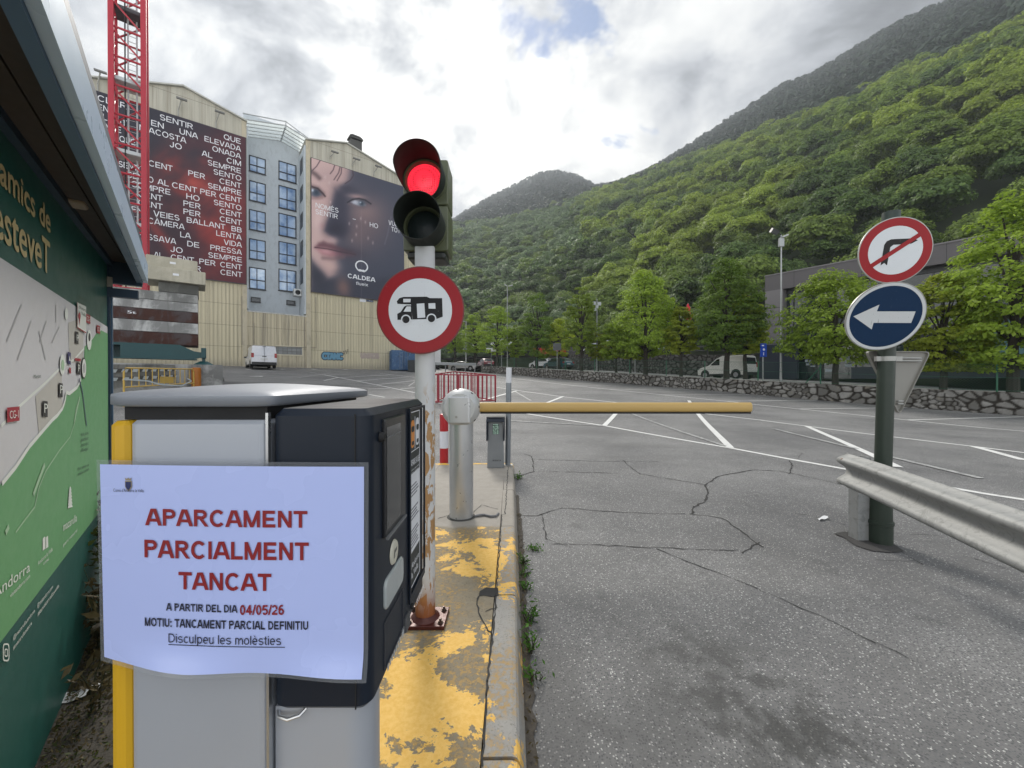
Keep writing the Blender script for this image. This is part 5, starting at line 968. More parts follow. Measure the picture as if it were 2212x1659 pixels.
# text banner
tx0, tx1 = B(197, 300, -.25).x, B(530.5, 300, -.25).x; tz1, tz0 = B(530, 298, -.25).z, B(531, 613, -.25).z
tb = thing('advertising_banner', 'red and black banner covered in rows of white capitals behind the crane', 'banner', BP.M @ Vector(((tx0+tx1)/2, -.2, tz0)), BA); TP = Plane(tb.location, BA); hw, hh_ = (tx1-tx0)/2, tz1-tz0
b = MB(); b.bb(-hw-.06, hw+.06, -.045, .18, -.06, hh_+.06); b.build('frame', pm('banner_edge', (.06, .05, .06), .5), tb, local=True)
z3 = lambda px, py: ((px-208.5)*3.557, (py-137.15)*3.557)
def wav(x, y, s, o): return np.sin(x/s+1.7*np.sin(y/s*.8+o)+o)*np.sin(y/s*1.1+1.3*np.sin(x/s*.9+2*o))
def smoke_print(x, y):
    C = np.zeros(x.shape+(3,))+np.array([44, 43, 54.])
    def over(m, c): nonlocal C; C = C*(1-m[..., None])+np.array(c, float)*m[..., None]
    over(sg(x-900, 90)*.75, (84, 36, 44)); over(sg(y-1150, 120)*.35, (92, 26, 34)); f = np.clip(.5+.5*(wav(x, y, 120, .4)+.6*wav(x, y, 57, 2.1)+.4*wav(x, y, 26, 4)), 0, 1)
    for cx, cy, rx, ry, a_, k in ((700, 880, 330, 90, .55, .85), (830, 760, 60, 50, 0, .8), (600, 960, 320, 60, .35, .8), (950, 1000, 240, 140, .3, .7), (760, 1210, 330, 90, .5, .85), (980, 1330, 200, 160, .4, .75), (500, 1330, 300, 40, .9, .7), (560, 720, 120, 200, .2, .3), (850, 620, 200, 60, .1, .35), (300, 900, 200, 40, .3, .7), (900, 1560, 260, 160, 0, .45)): over(ga(x, y, cx, cy, rx, ry, a_)*k*(.35+.65*f), (150, 52, 48))
    over(ga(x, y, 790, 950, 150, 40, .5)*.45*f, (205, 100, 84)); over(ga(x, y, 900, 1240, 170, 40, .4)*.4*f, (190, 84, 72)); over(poly(x, y, [(500, 1000), (700, 1040), (640, 1180), (760, 1420), (560, 1330)], 40)*.5, (36, 30, 40)); return C
painted('print', TP, -hw, hw, 0, hh_, 150, 190, smoke_print, tb, -.052, z3)
def T2(x, y): return TP.at(208.5+x/3.557, 137.15+y/3.557, -.06)
ytop = [602, 660, 716, 772, 829, 885, 942, 998, 1055, 1112, 1168, 1226, 1282, 1338, 1395, 1452, 1510, 1567, 1624]
rows = [[('CLAR', 8, 232), ('SENTIR', 488, 742), ('QUE', 978, 1108)], [('EN', 8, 92), ('EN', 420, 517), ('UNA', 638, 780), ('ELEVADA', 830, 1110)], [('FLUINT', 8, 232), ("M'ACOSTA", 330, 690), ('ONADA', 890, 1110)], [('QUE', 30, 190), ('JO', 562, 655), ('AL', 808, 890), ('CIM', 1000, 1110)],
 [('PERQUÈ', 50, 300), ('SEMPRE', 855, 1110)], [('SENTO', 900, 1112)], [('CENT', 400, 585), ('PER', 705, 835), ('CENT', 945, 1113)], [('SENTO', 170, 360), ('SEMPRE', 857, 1113)], [('SENTO', 240, 437), ('AL', 468, 555), ('CENT', 580, 773), ('PER', 797, 920), ('CENT', 945, 1113)], [('SEMPRE', 272, 568), ('HO', 690, 792), ('SENTO', 902, 1113)],
 [('CENT', 320, 507), ('PER', 668, 800), ('CENT', 947, 1115)], [('CENT', 320, 507), ('PER', 668, 800), ('CENT', 947, 1115)], [('EN', 270, 350), ('VEIES', 437, 637), ('BALLANT', 693, 990), ('BB', 1037, 1115)], [('CÀMERA', 395, 677), ('LENTA', 920, 1115)], [('LA', 643, 725), ('VIDA', 978, 1117)], [('PASSAVA', 300, 612), ('DE', 697, 790), ('PRESSA', 875, 1117)], [('JO', 567, 662), ('SEMPRE', 860, 1117)], [('AL', 440, 510), ('CENT', 570, 750), ('PER', 790, 915), ('CENT', 950, 1118)], [('PER', 690, 802), ('CENT', 952, 1120)]]
b = MB()
for y, ws in zip(ytop, rows):
    zb_ = T2(1110, y+18).z; zc_ = T2(1110, y-21).z
    for t_, xa, xc in ws:
        s0, s1 = T2(xa, y-(1110-xa)*.28).x, T2(xc, y-(1110-xc)*.28).x; write(b, t_, lambda x, q: (x, -.060, zb_+(zc_-zb_)*q), s0, s1, 0, 1, 0, .135)
b.build('lettering', M_WHT, tb, local=True)
# floodlights on brackets over the banners
M_FL = pm('floodlight_grey', (.16, .16, .155), .5, .3)
for k, (px, py0, py1, lab) in enumerate(((211, 196, 152, 'grey floodlight bracket left of the crane mast above the red banner'), (385, 250, 211, 'grey floodlight bracket right of the crane mast above the red banner'), (466.5, 277, 239, 'grey floodlight bracket above the right end of the red banner'), (714, 342, 325, 'grey floodlight bracket above the left end of the face banner'), (761, 358, 340, 'grey floodlight bracket above the middle of the face banner'), (808, 379, 356, 'grey floodlight bracket above the right end of the face banner'))):
    a = B(px, py0, -.15); c = B(px, py1, -.9); q = thing('floodlight', lab, 'floodlight', BP.M @ Vector((a.x, -.12, a.z)), BA, group='floodlights over the banners'); h = c.z-a.z
    b = MB(); b.tube([(0, 0, 0), (0, 0, h*.45), (.25, -.7, h)], .05, 8); b.build('bracket', pm('bracket_pale', (.36, .36, .33), .5), q, local=True); b = MB(); b.box((.27, -.75, h), (.75, .32, .14), rx=.25); b.build('lamp_head', M_FL, q, local=True, bevel=.02)

# ================================================================== tower crane and its ballast
CO = W(243, 700, 20.5); CO.z = gz(CO.x, CO.y); CP = Plane(CO, BA); cw = CP.at(311, 300).x
ck = thing('tower_crane', 'red lattice tower crane mast with an inner ladder rising beside the kiosk roof', 'crane', CO, BA)
M_CRD_ = pm('crane_red', (.40, .022, .040), .42, var=.12, scale=4); M_CG = pm('crane_galvanised', (.48, .50, .50), .45, .4, var=.1); M_CDK = pm('crane_dark_steel', (.06, .055, .06), .6)
ztop, zbot = 27.0, 1.2; bay = CP.at(280, 700).z-CP.at(280, 761.3).z; z0 = CP.at(280, 377).z
while z0-bay > zbot: z0 -= bay
for x, y in ((0, 0), (cw, 0), (0, cw), (cw, cw)): b = MB(); b.box((x, y, (ztop+zbot)/2), (.23, .23, ztop-zbot)); b.build('mast_leg', M_CRD_, ck, local=True, bevel=.02)
hb, dg = MB(), MB(); z = z0; k = 0
while z < ztop:
    for (xa, ya), (xc, yc) in (((0, 0), (cw, 0)), ((cw, 0), (cw, cw)), ((cw, cw), (0, cw)), ((0, cw), (0, 0))):
        hb.tube([(xa, ya, z), (xc, yc, z)], .055, 6); dg.tube([(xa, ya, z+bay-.12), (xc, yc, z+.12)], .045, 6)
    z += bay; k += 1
hb.build('lattice_bracing', M_CRD_, ck, local=True); dg.build('lattice_bracing', M_CRD_, ck, local=True)
b = MB(); xl, xr = cw*.46, cw*.74
for x in (xl, xr): b.box((x, cw*.55, (ztop+3)/2), (.07, .05, ztop-3))
for k in range(80): b.tube([(xl, cw*.55, 3+k*.3), (xr, cw*.55, 3+k*.3)], .016, 5)
b.build('ladder', M_CG, ck, local=True)
zq = CP.at(280, 22).z
for k in range(-3, 1): b = MB(); z = zq+k*bay*2.5; b.bb(.1, cw-.05, .12, cw*.9, z-.04, z); b.bb(.1, cw-.05, .09, .12, z-.02, z+.15); b.build('platform', M_CDK if k == 0 else M_CG, ck, local=True)
b = MB(); b.tube([(cw*.40, .1, 3), (cw*.42, .1, ztop)], .03, 6); b.build('cable', M_BLK2, ck, local=True)
QO = W(430, 770, 18.0); QO.z = gz(QO.x, QO.y); QP = Plane(QO, BA); q3 = lambda x, y: (219.4+.1984*x, 521.2+.1984*y)
def conc(name, lo, hi, stain, amt, sc=1.2):
    t = NT(name); n1 = t.noise(sc, 6, .62, t.coord((1, 1, .6), (random.random()*9, 0, 0)), .5); n2 = t.noise(6, 6, .6); drip = t.noise(1, 4, .6, t.coord((7, 7, .5))); c = t.mix(n2, lo, hi); c = t.mix(t.m('MULTIPLY', t.ramp(n1, .46, .60), amt), c, stain); c = t.mix(t.m('MULTIPLY', t.ramp(drip, .5, .75), .4), c, tuple(x*.6 for x in stain)); return t.done(t.bsdf(c, .82, normal=t.bump(t.noise(30, 4), .35, .01), spec=.3))
M_B1 = conc('cream_concrete', (.40, .37, .29), (.52, .49, .40), (.30, .28, .22), .4); M_B3 = conc('dark_concrete', (.105, .105, .095), (.17, .17, .155), (.07, .07, .065), .6); M_B4 = conc('stained_grey_concrete', (.30, .30, .29), (.44, .44, .42), (.14, .14, .135), .8); M_B5 = conc('patched_pale_concrete', (.42, .42, .41), (.60, .60, .59), (.17, .17, .165), .8, .9); M_B6 = conc('rusty_steel_ballast', (.040, .016, .013), (.085, .038, .028), (.10, .105, .115), .45, 2.2)
BLK = [('topmost cream concrete slab of the crane ballast stack', M_B1, (480, 118, 1046, 330), 0), ('long cream concrete slab jutting out below the top of the ballast stack', M_B1, (470, 352, 1133, 480), .25), ('short dark grey concrete slab in the upper crane ballast stack', M_B3, (618, 482, 1058, 585), 0), ('stained grey concrete slab under the short dark one in the ballast', M_B4, (-60, 588, 1050, 680), 0), ('pale patched concrete slab above the upper rusty ballast slab', M_B5, (-60, 682, 1050, 776), 0), ('rusty ballast slab marked 5t between two pale concrete slabs', M_B6, (-60, 779, 1052, 895), 0), ('pale concrete slab with black stains between two rusty slabs', M_B5, (-60, 898, 1052, 1010), 0), ('rusty bottom ballast slab resting on the teal crane base', M_B6, (-60, 1014, 1054, 1140), 0)]
prevz = None
for lab, mt, (xa, ya, xc, yc), yo in BLK[::-1]:
    c = QP.at(*q3(xc, yc)); tz = QP.at(*q3(xc, ya if ya > 200 else 218)).z; x1 = c.x; x0 = QP.at(*q3(xa, yc)).x; zb_ = c.z if prevz is None else prevz+.004
    if xa < 0: x0 = -5.4
    o = thing('ballast_slab', lab, 'ballast slab', QP.M @ Vector(((x0+x1)/2, .6, zb_)), BA, group='crane ballast slabs'); hx = (x1-x0)/2; hz = max(.2, tz-zb_)
    b = MB(); b.rbox(-hx, hx, -.6-yo, .8, 0, hz-.006, .035, 2, 'y'); b.build('slab', mt, o, local=True); prevz = zb_+hz
    if '5t' in lab: b = MB(); xx = QP.at(*q3(282, 790)).x-(x0+x1)/2; write(b, '5t', lambda x, y: (x, -.606-yo, y), xx, xx+.26, hz*.46, hz*.70, .04); b.build('lettering', M_WHT, o, local=True)
    if 'cream' in lab or 'patched' in lab: b = MB(); b.bb(hx*-.1, hx*-.1+.2, -.61-yo, -.595-yo, hz*.45, hz*.62); b.build('lifting_recess', M_WHT if 'cream' in lab else M_BLK2, o, local=True)
M_TEAL = pm('teal_crane_paint', (.004, .052, .058), .45, var=.15, scale=3); zt0, zt1 = QP.at(*q3(1000, 1288)).z, QP.at(*q3(1054, 1140)).z
b = MB(); xe = QP.at(*q3(1010, 1200)).x; b.prism([(-2.5, zt0), (xe-.05, zt0), (xe+.28, zt0+.08), (xe+.28, zt1-.32), (xe+.0, zt1-.28), (xe-.5, zt1-.02), (-2.5, zt1-.02)], lambda x, z: (x, -.5, z), lambda x, z: (x, -.2, z)); b.bb(-5.4, xe+.1, -.62, .0, zt0-.04, zt0); b.bb(-5.4, xe-.5, .5, .8, zt0, zt1-.02); b.bb(-5.4, -2.5, -.5, .1, zt1-.12, zt1-.02); b.bb(-4.6, -4.2, -.5, -.1, zt0, zt1-.12); b.rbox(xe+.24, xe+.42, -.6, -.1, zt0+.05, zt1-.12, .03); b.bb(xe-3.2, xe-3.0, -.55, -.5, zt0, zt1-.03)
b.box((xe+.33, -.35, zt0-.03), (.12, .12, .15)); b.box((xe+.33, -.35, zt0-.17), (.75, .75, .16), taper=.35); b.build('base_frame', M_TEAL, ck, local=False) if False else None
o = bpy.data.objects.new('x', None); bpy.data.objects.remove(o)
bf = thing('crane_base', 'teal steel crane base frame under the ballast slabs', 'crane base', QO, BA); b.build('frame', M_TEAL, bf, local=True)
b = MB(); b.bb(-5.6, xe+1.0, -1.0, 2.2, -.4, zt0-.252); tag(b.build('foundation_slab', M_B4, bf, local=True))
# concrete safety barrier with hazard tape, yellow crowd barrier, orange post
JA = W(232, 787, 12.6); JB = W(471, 788, 21.5); jd = (JB-JA); jd.z = 0; JL = jd.length; ja = math.atan2(jd.y, jd.x); JP = Plane((JA.x, JA.y, 0), ja)
jb = thing('concrete_barrier', 'weathered concrete safety barrier with rows of striped hazard tape', 'barrier', (JA.x, JA.y, gz(JA.x, JA.y))); b = MB(); n = 12
for i in range(n):
    for side in (0,):
        pass
vs = []; fs = []
for i in range(n+1):
    x = -1.5+(JL+1.5)*i/n; p = JP.M @ Vector((x, 0, 0)); zb_ = gz(p.x, p.y)-.1; zt_ = JA.z+(JB.z-JA.z)*x/JL
    for yy, zz in ((-.30, zb_), (-.28, zb_+.25), (-.10, zb_+.5), (-.075, zt_), (.075, zt_), (.10, zb_+.5), (.28, zb_+.25), (.30, zb_)): vs.append(JP.M @ Vector((x, yy, zz)))
for i in range(n):
    for k in range(8): fs.append((i*8+k, i*8+(k+1) % 8, i*8+8+(k+1) % 8, i*8+8+k))
fs += [tuple(range(8)), tuple(range(n*8+7, n*8-1, -1))]; b.add(vs, fs); b.build('body', conc('barrier_concrete', (.20, .20, .19), (.31, .31, .30), (.11, .11, .105), .7), jb)
b = MB()
for r_, (ya, yb_) in enumerate(((1402, 1422), (1462, 1482))):
    x = -1.4
    while x < JL-.25:
        zt_ = JA.z+(JB.z-JA.z)*x/JL; zz = zt_-(.20 if r_ == 0 else .47); P_ = [JP.M @ Vector((x+dx, -.118 if r_ == 0 else -.135, zz+dz)) for dx, dz in ((0, -.055), (.34, -.055), (.44, .055), (.1, .055))]; b.sheet(P_); x += .62
b.build('hazard_tape', pm('tape_white', (.55, .60, .63), .4), jb)
b = MB(); 
for r_ in (0, 1): 
    zz0 = -.20 if r_ == 0 else -.47; P_ = [JP.M @ Vector((x, -.112 if r_ == 0 else -.129, JA.z+(JB.z-JA.z)*x/JL+zz0+dz)) for x, dz in ((-1.4, -.06), (JL-.05, -.06), (JL-.05, .06), (-1.4, .06))]; b.sheet(P_)
b.build('tape_backing', pm('tape_dark', (.07, .07, .07), .5), jb)
M_YB = pm('yellow_barrier_paint', (.55, .36, .075), .45, var=.15, scale=4)
YA, YB_ = JP.at(*q3(242, 1380), -1.0), JP.at(*q3(1002, 1392), -1.0); yb2 = JP.at(*q3(240, 1590), -1.0).z; pz = lambda x: (YA.z+(YB_.z-YA.z)*(x-YA.x)/(YB_.x-YA.x))
cbp = JP.M @ Vector((YA.x, -1, 0)); cb_ = thing('crowd_barrier', 'yellow tubular crowd barrier wrapped in striped tape in front of the concrete barrier', 'barrier', (cbp.x, cbp.y, gz(cbp.x, cbp.y))); hB = YA.z-yb2
def JW(x, z, y=-1.0): return JP.M @ Vector((x, y, z))
b = MB(); b.tube([JW(YA.x, YA.z-1.15), JW(YA.x, YA.z-.1), JW(YA.x+.1, pz(YA.x+.1)), JW(YB_.x-.1, pz(YB_.x-.1)), JW(YB_.x, YB_.z-.1), JW(YB_.x, YB_.z-1.0)], .024, 8); b.tube([JW(YA.x, YA.z-hB), JW(YB_.x, YB_.z-hB)], .022, 8); b.build('frame', M_YB, cb_, smooth=True)
b = MB()
for k in range(1, 12): x = YA.x+(YB_.x-YA.x)*k/12; b.tube([JW(x, pz(x)), JW(x, pz(x)-hB)], .014, 6)
b.build('barrier_grille', M_YB, cb_, smooth=True)
x0 = YA.x+(YB_.x-YA.x)*.42; b = MB(); b.sheet([JW(x0, pz(x0)-.27, -1.03), JW(x0+1.0, pz(x0)-.27, -1.03), JW(x0+1.0, pz(x0)-.5, -1.03), JW(x0, pz(x0)-.5, -1.03)]); b.build('name_plate', M_YB, cb_)
b = MB(); pp = [(YA.x-.1, .30), (YA.x+1.2, .38), (x0, .52), (x0+1.6, .62), (YB_.x-1.0, .58), (YB_.x-.3, .45), (YB_.x-.7, .35)]
for (xa, da), (xc, dc) in zip(pp[:-1], pp[1:]): b.sheet([JW(xa, pz(xa)-da, -1.045), JW(xc, pz(xc)-dc, -1.045), JW(xc, pz(xc)-dc-.05, -1.045), JW(xa, pz(xa)-da-.05, -1.045)])
b.build('loose_tape', pm('tape_white', (.55, .60, .63), .4), cb_)
p = JP.at(*q3(1030, 1380), -.8); q = JP.M @ p; g0 = gz(q.x, q.y); op = thing('marker_post', 'orange marker post at the end of the yellow crowd barrier', 'post', (q.x, q.y, g0)); b = MB(); b.lathe([(.17, g0), (.17, q.z), (.10, q.z+.02), (0, q.z+.02)], (q.x, q.y, 0), n=16); b.build('tube', pm('orange_tube', (.40, .13, .012), .45, var=.25, scale=6), op, smooth=True)
# ================================================================== stone wall, terrace and street on the right
WB = [(1040, 805), (1100, 809), (1262, 823.4), (1361, 829.5), (1460, 838), (1559, 845.5), (1646, 853.5), (1763, 864), (1876, 873), (1979, 882), (2081, 890), (2212, 898)]
WT = [(1040, 790), (1262, 801.6), (1460, 813.5), (1559, 818), (1646, 823), (1763, 829), (1876, 834.5), (2081, 845), (2212, 850)]
pts = [G(*p) for p in WB]; d = (pts[-1]-pts[-3]); d.z = 0; d.normalize()
pts += [pts[-1]+d*3, pts[-1]+d*7, pts[-1]+d*12]
ptop = []
for p in pts:
    px = min(2212, proj(p)[0]); y = np.interp(px, [a for a, b in WT], [b for a, b in WT]); ptop.append(W(px, y, p.y).z if p.y > pts[-4].y-.01 or True else 0)
for k in (-3, -2, -1): ptop[k] = ptop[-4]-.03*(k+4)
for i, p in enumerate(pts): p.z = gz(p.x, p.y)
PATH = []                                   # (x, y, z foot, z top) every ~.25 m
for i in range(len(pts)-1):
    n = max(1, int((pts[i+1]-pts[i]).length/.25))
    for k in range(n): q = pts[i].lerp(pts[i+1], k/n); PATH.append((q.x, q.y, gz(q.x, q.y), ptop[i]+(ptop[i+1]-ptop[i])*k/n))
PATH = np.array(PATH)
for _ in range(3):                          # smooth the line and its top
    PATH[5:-5, :2] = sum(PATH[5+k:len(PATH)-5+k, :2] for k in range(-5, 6))/11; PATH[8:-8, 3] = sum(PATH[8+k:len(PATH)-8+k, 3] for k in range(-8, 9))/17
ext = []; t0 = PATH[0, :2]-PATH[70, :2]; t0 /= np.linalg.norm(t0)
for k in range(200, 0, -1): q = PATH[0, :2]+t0*k*.3; ext.append((q[0], q[1], gz(q[0], q[1]), PATH[0, 3]+.028*k*.3))
FULL = np.vstack([np.array(ext), PATH])
def nrm(A):
    t = np.gradient(A[:, :2], axis=0); t /= np.linalg.norm(t, axis=1)[:, None]; n = np.stack([t[:, 1], -t[:, 0]], 1); return -n if n[len(n)//2, 0] < 0 else n
FN = nrm(FULL); k = 25; FN = np.stack([np.convolve(np.pad(FN[:, i], k, 'edge'), np.ones(2*k+1)/(2*k+1), 'valid') for i in (0, 1)], 1); FN /= np.linalg.norm(FN, axis=1)[:, None]; PN = FN[len(ext):]
def at_px(px, off):
    X = FULL[:, :2]+FN*off; u = 1106+F*X[:, 0]/X[:, 1]; i = int(np.argmin(np.abs(u-px)+(X[:, 1] < 3)*1e6)); return Vector((X[i, 0], X[i, 1], FULL[i, 3])), math.atan2(-FN[i, 0], FN[i, 1])   # point at terrace level, heading of the road
def worley(s, t, cs, ct, seed):
    r = np.random.default_rng(seed); gx, gy = 400, 40; jx = r.random((gx, gy))*.84+.08; jy = r.random((gx, gy))*.84+.08; val = r.random((gx, gy))
    a, b = s/cs, t/ct; i0, j0 = np.floor(a).astype(int), np.floor(b).astype(int); f1 = np.full(a.shape, 9.); f2 = f1.copy(); v = np.zeros(a.shape)
    for di in (-1, 0, 1):
        for dj in (-1, 0, 1):
            i, j = (i0+di) % gx, (j0+dj) % gy; d = np.hypot(i0+di+jx[i, j]-a, (j0+dj+jy[i, j]-b)); nw = d < f1; f2 = np.where(nw, f1, np.minimum(f2, d)); v = np.where(nw, val[i, j], v); f1 = np.where(nw, d, f1)
    return f1, f2, v
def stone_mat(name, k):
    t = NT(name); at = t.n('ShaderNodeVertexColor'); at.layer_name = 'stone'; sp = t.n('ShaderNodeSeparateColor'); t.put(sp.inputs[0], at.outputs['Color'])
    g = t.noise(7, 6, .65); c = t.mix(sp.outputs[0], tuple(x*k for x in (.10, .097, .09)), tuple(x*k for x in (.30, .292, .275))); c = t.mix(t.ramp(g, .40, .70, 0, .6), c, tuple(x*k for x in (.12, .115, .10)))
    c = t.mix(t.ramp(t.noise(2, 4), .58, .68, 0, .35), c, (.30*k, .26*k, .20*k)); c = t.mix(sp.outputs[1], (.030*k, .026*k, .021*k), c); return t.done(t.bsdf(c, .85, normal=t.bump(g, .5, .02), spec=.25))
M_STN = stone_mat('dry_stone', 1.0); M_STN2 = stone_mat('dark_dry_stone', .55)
def stonewall(name, A, N, foot, top, label, mat, step=.05, bulge=.07, seed=3, thick=.5, cs=.46, ct=.33):
    L = np.concatenate([[0], np.cumsum(np.hypot(*np.diff(A[:, :2], axis=0).T))]); s = np.arange(0, L[-1], step); xx, yy = np.interp(s, L, A[:, 0]), np.interp(s, L, A[:, 1]); nx_, ny_ = np.interp(s, L, N[:, 0]), np.interp(s, L, N[:, 1]); zf_, zt_ = np.interp(s, L, foot)-.08, np.interp(s, L, top)
    nv = int(max(8, (zt_-zf_).max()/step)); V = np.linspace(0, 1, nv+1); S_, V_ = np.meshgrid(s, V); T_ = V_*(zt_-zf_)[None]; wob = .18*np.sin(S_*1.9+3*np.sin(T_*2.1))+.12*np.sin(T_*5+S_*.7)
    f1, f2, val = worley(S_+wob*.5, T_+.10*np.sin(S_*2.7)+.35*V_*0, cs, ct, seed); g1, g2, v2 = worley(S_+.3, T_+.1, cs*.55, ct*.6, seed+1); small = (np.sin(S_*.9)+np.sin(S_*2.3+T_*3)) > .75
    f1, f2, val = np.where(small, g1, f1), np.where(small, g2, f2), np.where(small, v2, val); e = np.clip((f2-f1)/.22, 0, 1)**.6; out = bulge*e*(.6+.8*val)
    P = np.stack([xx[None]-nx_[None]*out, yy[None]-ny_[None]*out, zf_[None]+T_], -1); w = len(s)
    top2 = np.stack([xx+nx_*thick, yy+ny_*thick, zt_-.01], -1)[None]; P = np.concatenate([P, top2], 0).reshape(-1, 3); q = np.arange((w-1)*(nv+1)); i = (q//(w-1))*w+q % (w-1); me = npmesh(name, P, np.stack([i, i+1, i+w+1, i+w], -1), mat, smooth=True)
    col = np.stack([val, np.clip(((f2-f1)-.15)/.10, 0, 1), val*0, val*0+1], -1); col = np.concatenate([col, np.full((1, w, 4), (.4, .8, 0, 1))], 0).reshape(-1, 4)
    ca = me.color_attributes.new('stone', 'FLOAT_COLOR', 'POINT'); ca.data.foreach_set('color', col.astype(np.float32).ravel()); return tag(link(name, me), label, 'stone wall')
stonewall('stone_wall', PATH, PN, PATH[:, 2], PATH[:, 3], 'low dry stone wall along the far edge of the car park', M_STN)
def ribbon(name, A, N, offs, zfn, mat, stepn=6):
    I = np.arange(0, len(A), stepn); vs = np.array([[(A[i, 0]+N[i, 0]*o, A[i, 1]+N[i, 1]*o, zfn(i, o)) for o in offs] for i in I]); m = len(offs); w = vs.shape[0]
    f = np.array([(a*m+b, a*m+b+1, a*m+m+b+1, a*m+m+b) for a in range(w-1) for b in range(m-1)]); return tag(link(name, npmesh(name, vs.reshape(-1, 3), f, mat, smooth=True)), kind='structure')
M_PAV = pm('pale_pavement', (.36, .35, .33), .8, var=.15, scale=1.5, bump=.3, bscale=40); M_RD2 = pm('street_asphalt', (.17, .17, .17), .85, var=.18, scale=2)
ribbon('pavement', FULL, FN, (.35, 1.0, 3.0), lambda i, o: FULL[i, 3]-.02, M_PAV); ribbon('street', FULL, FN, (2.99, 6, 12, 15), lambda i, o: FULL[i, 3]-.10, M_RD2)
UP = 2.15; OFF2 = 11.5
def near_px(a, b, off): return [i for i in range(len(FULL)) if a <= 1106+F*(FULL[i, 0]+FN[i, 0]*off)/(FULL[i, 1]+FN[i, 1]*off) <= b]
I2 = near_px(1225, 1640, OFF2); A2 = FULL[I2].copy(); A2[:, :2] += FN[I2]*OFF2; up = UP*np.clip((np.arange(len(I2)))/60, .35, 1)
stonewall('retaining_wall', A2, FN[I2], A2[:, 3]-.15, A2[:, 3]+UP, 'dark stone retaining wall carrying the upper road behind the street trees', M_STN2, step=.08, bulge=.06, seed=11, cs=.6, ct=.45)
ribbon('upper_road', FULL, FN, (OFF2+.05, OFF2+6, OFF2+14), lambda i, o: FULL[i, 3]+UP-.02+(.4 if o > OFF2+12 else 0), M_RD2)
ur = MB(); ip = I2[::10]
for zz in (.45, .85): ur.tube([(FULL[i, 0]+FN[i, 0]*(OFF2+.4), FULL[i, 1]+FN[i, 1]*(OFF2+.4), FULL[i, 3]+UP+zz) for i in ip], .07, 6)
for i in ip: ur.box((FULL[i, 0]+FN[i, 0]*(OFF2+.4), FULL[i, 1]+FN[i, 1]*(OFF2+.4), FULL[i, 3]+UP+.42), (.1, .1, .85))
tag(ur.build('road_railing', pm('dark_railing', (.045, .045, .045), .6)), 'dark metal railing on top of the retaining wall', 'railing')
# green chain-link fence on the wall
M_GP = pm('green_fence_post', (.018, .115, .060), .5, var=.15); gf = thing('chain_link_fence', 'green chain link fence standing behind the low stone wall', 'fence', tuple(PATH[100, :2])+(PATH[100, 3],))
t = NT('green_wire_mesh'); m1 = t.m('ABSOLUTE', t.m('SUBTRACT', t.m('FRACT', t.m('MULTIPLY', t.m('ADD', t.axis(0, 'UV'), t.axis(1, 'UV')), 9.0)), .5)); m2 = t.m('ABSOLUTE', t.m('SUBTRACT', t.m('FRACT', t.m('MULTIPLY', t.m('SUBTRACT', t.axis(0, 'UV'), t.axis(1, 'UV')), 9.0)), .5)); wire = t.m('MAXIMUM', t.m('LESS_THAN', m1, .035), t.m('LESS_THAN', m2, .035))
tr = t.n('ShaderNodeBsdfTransparent'); sh = t.n('ShaderNodeMixShader'); t.put(sh.inputs[0], wire); t.put(sh.inputs[1], tr.outputs[0]); t.put(sh.inputs[2], t.bsdf((.02, .075, .045), .5)); M_WIRE = t.done(sh.outputs[0])
FH = 1.22; off = .45; A = PATH[8:, :]; Nn = PN[8:]; L = np.concatenate([[0], np.cumsum(np.hypot(*np.diff(A[:, :2], axis=0).T))]); w = len(A)
P = np.concatenate([np.stack([A[:, 0]+Nn[:, 0]*off, A[:, 1]+Nn[:, 1]*off, A[:, 3]+h], -1) for h in (.02, FH)]); i = np.arange(w-1); me = npmesh('wire_mesh', P-np.array(gf.location), np.stack([i, i+1, i+w+1, i+w], -1), M_WIRE)
uv = me.uv_layers.new(name='UVMap'); lu = np.concatenate([np.stack([L[i], 0*L[i]], -1)[:, None], np.stack([L[i+1], 0*L[i]], -1)[:, None], np.stack([L[i+1], 0*L[i]+FH], -1)[:, None], np.stack([L[i], 0*L[i]+FH], -1)[:, None]], 1); uv.data.foreach_set('uv', lu.astype(np.float32).ravel()); link('wire_mesh', me, gf)
b = MB()
for h in (.05, .62, FH): b.tube([(A[k, 0]+Nn[k, 0]*off, A[k, 1]+Nn[k, 1]*off, A[k, 3]+h) for k in range(0, w, 8)], .008, 4)
b.build('tension_wire', M_GP, gf)
for px in (1062, 1110, 1160, 1222, 1283, 1359, 1439, 1525.6, 1640, 1774, 1958, 2162):
    p, _ = at_px(px, .45); b = MB(); b.tube([(p.x, p.y, p.z-.05), (p.x, p.y, p.z+FH+.04)], .034, 8)
    if px == 1774: q, _ = at_px(1742, .45); b.tube([(q.x, q.y, q.z), (p.x, p.y, p.z+FH*.8)], .025, 8)
    b.build('fence_post', M_GP, gf)

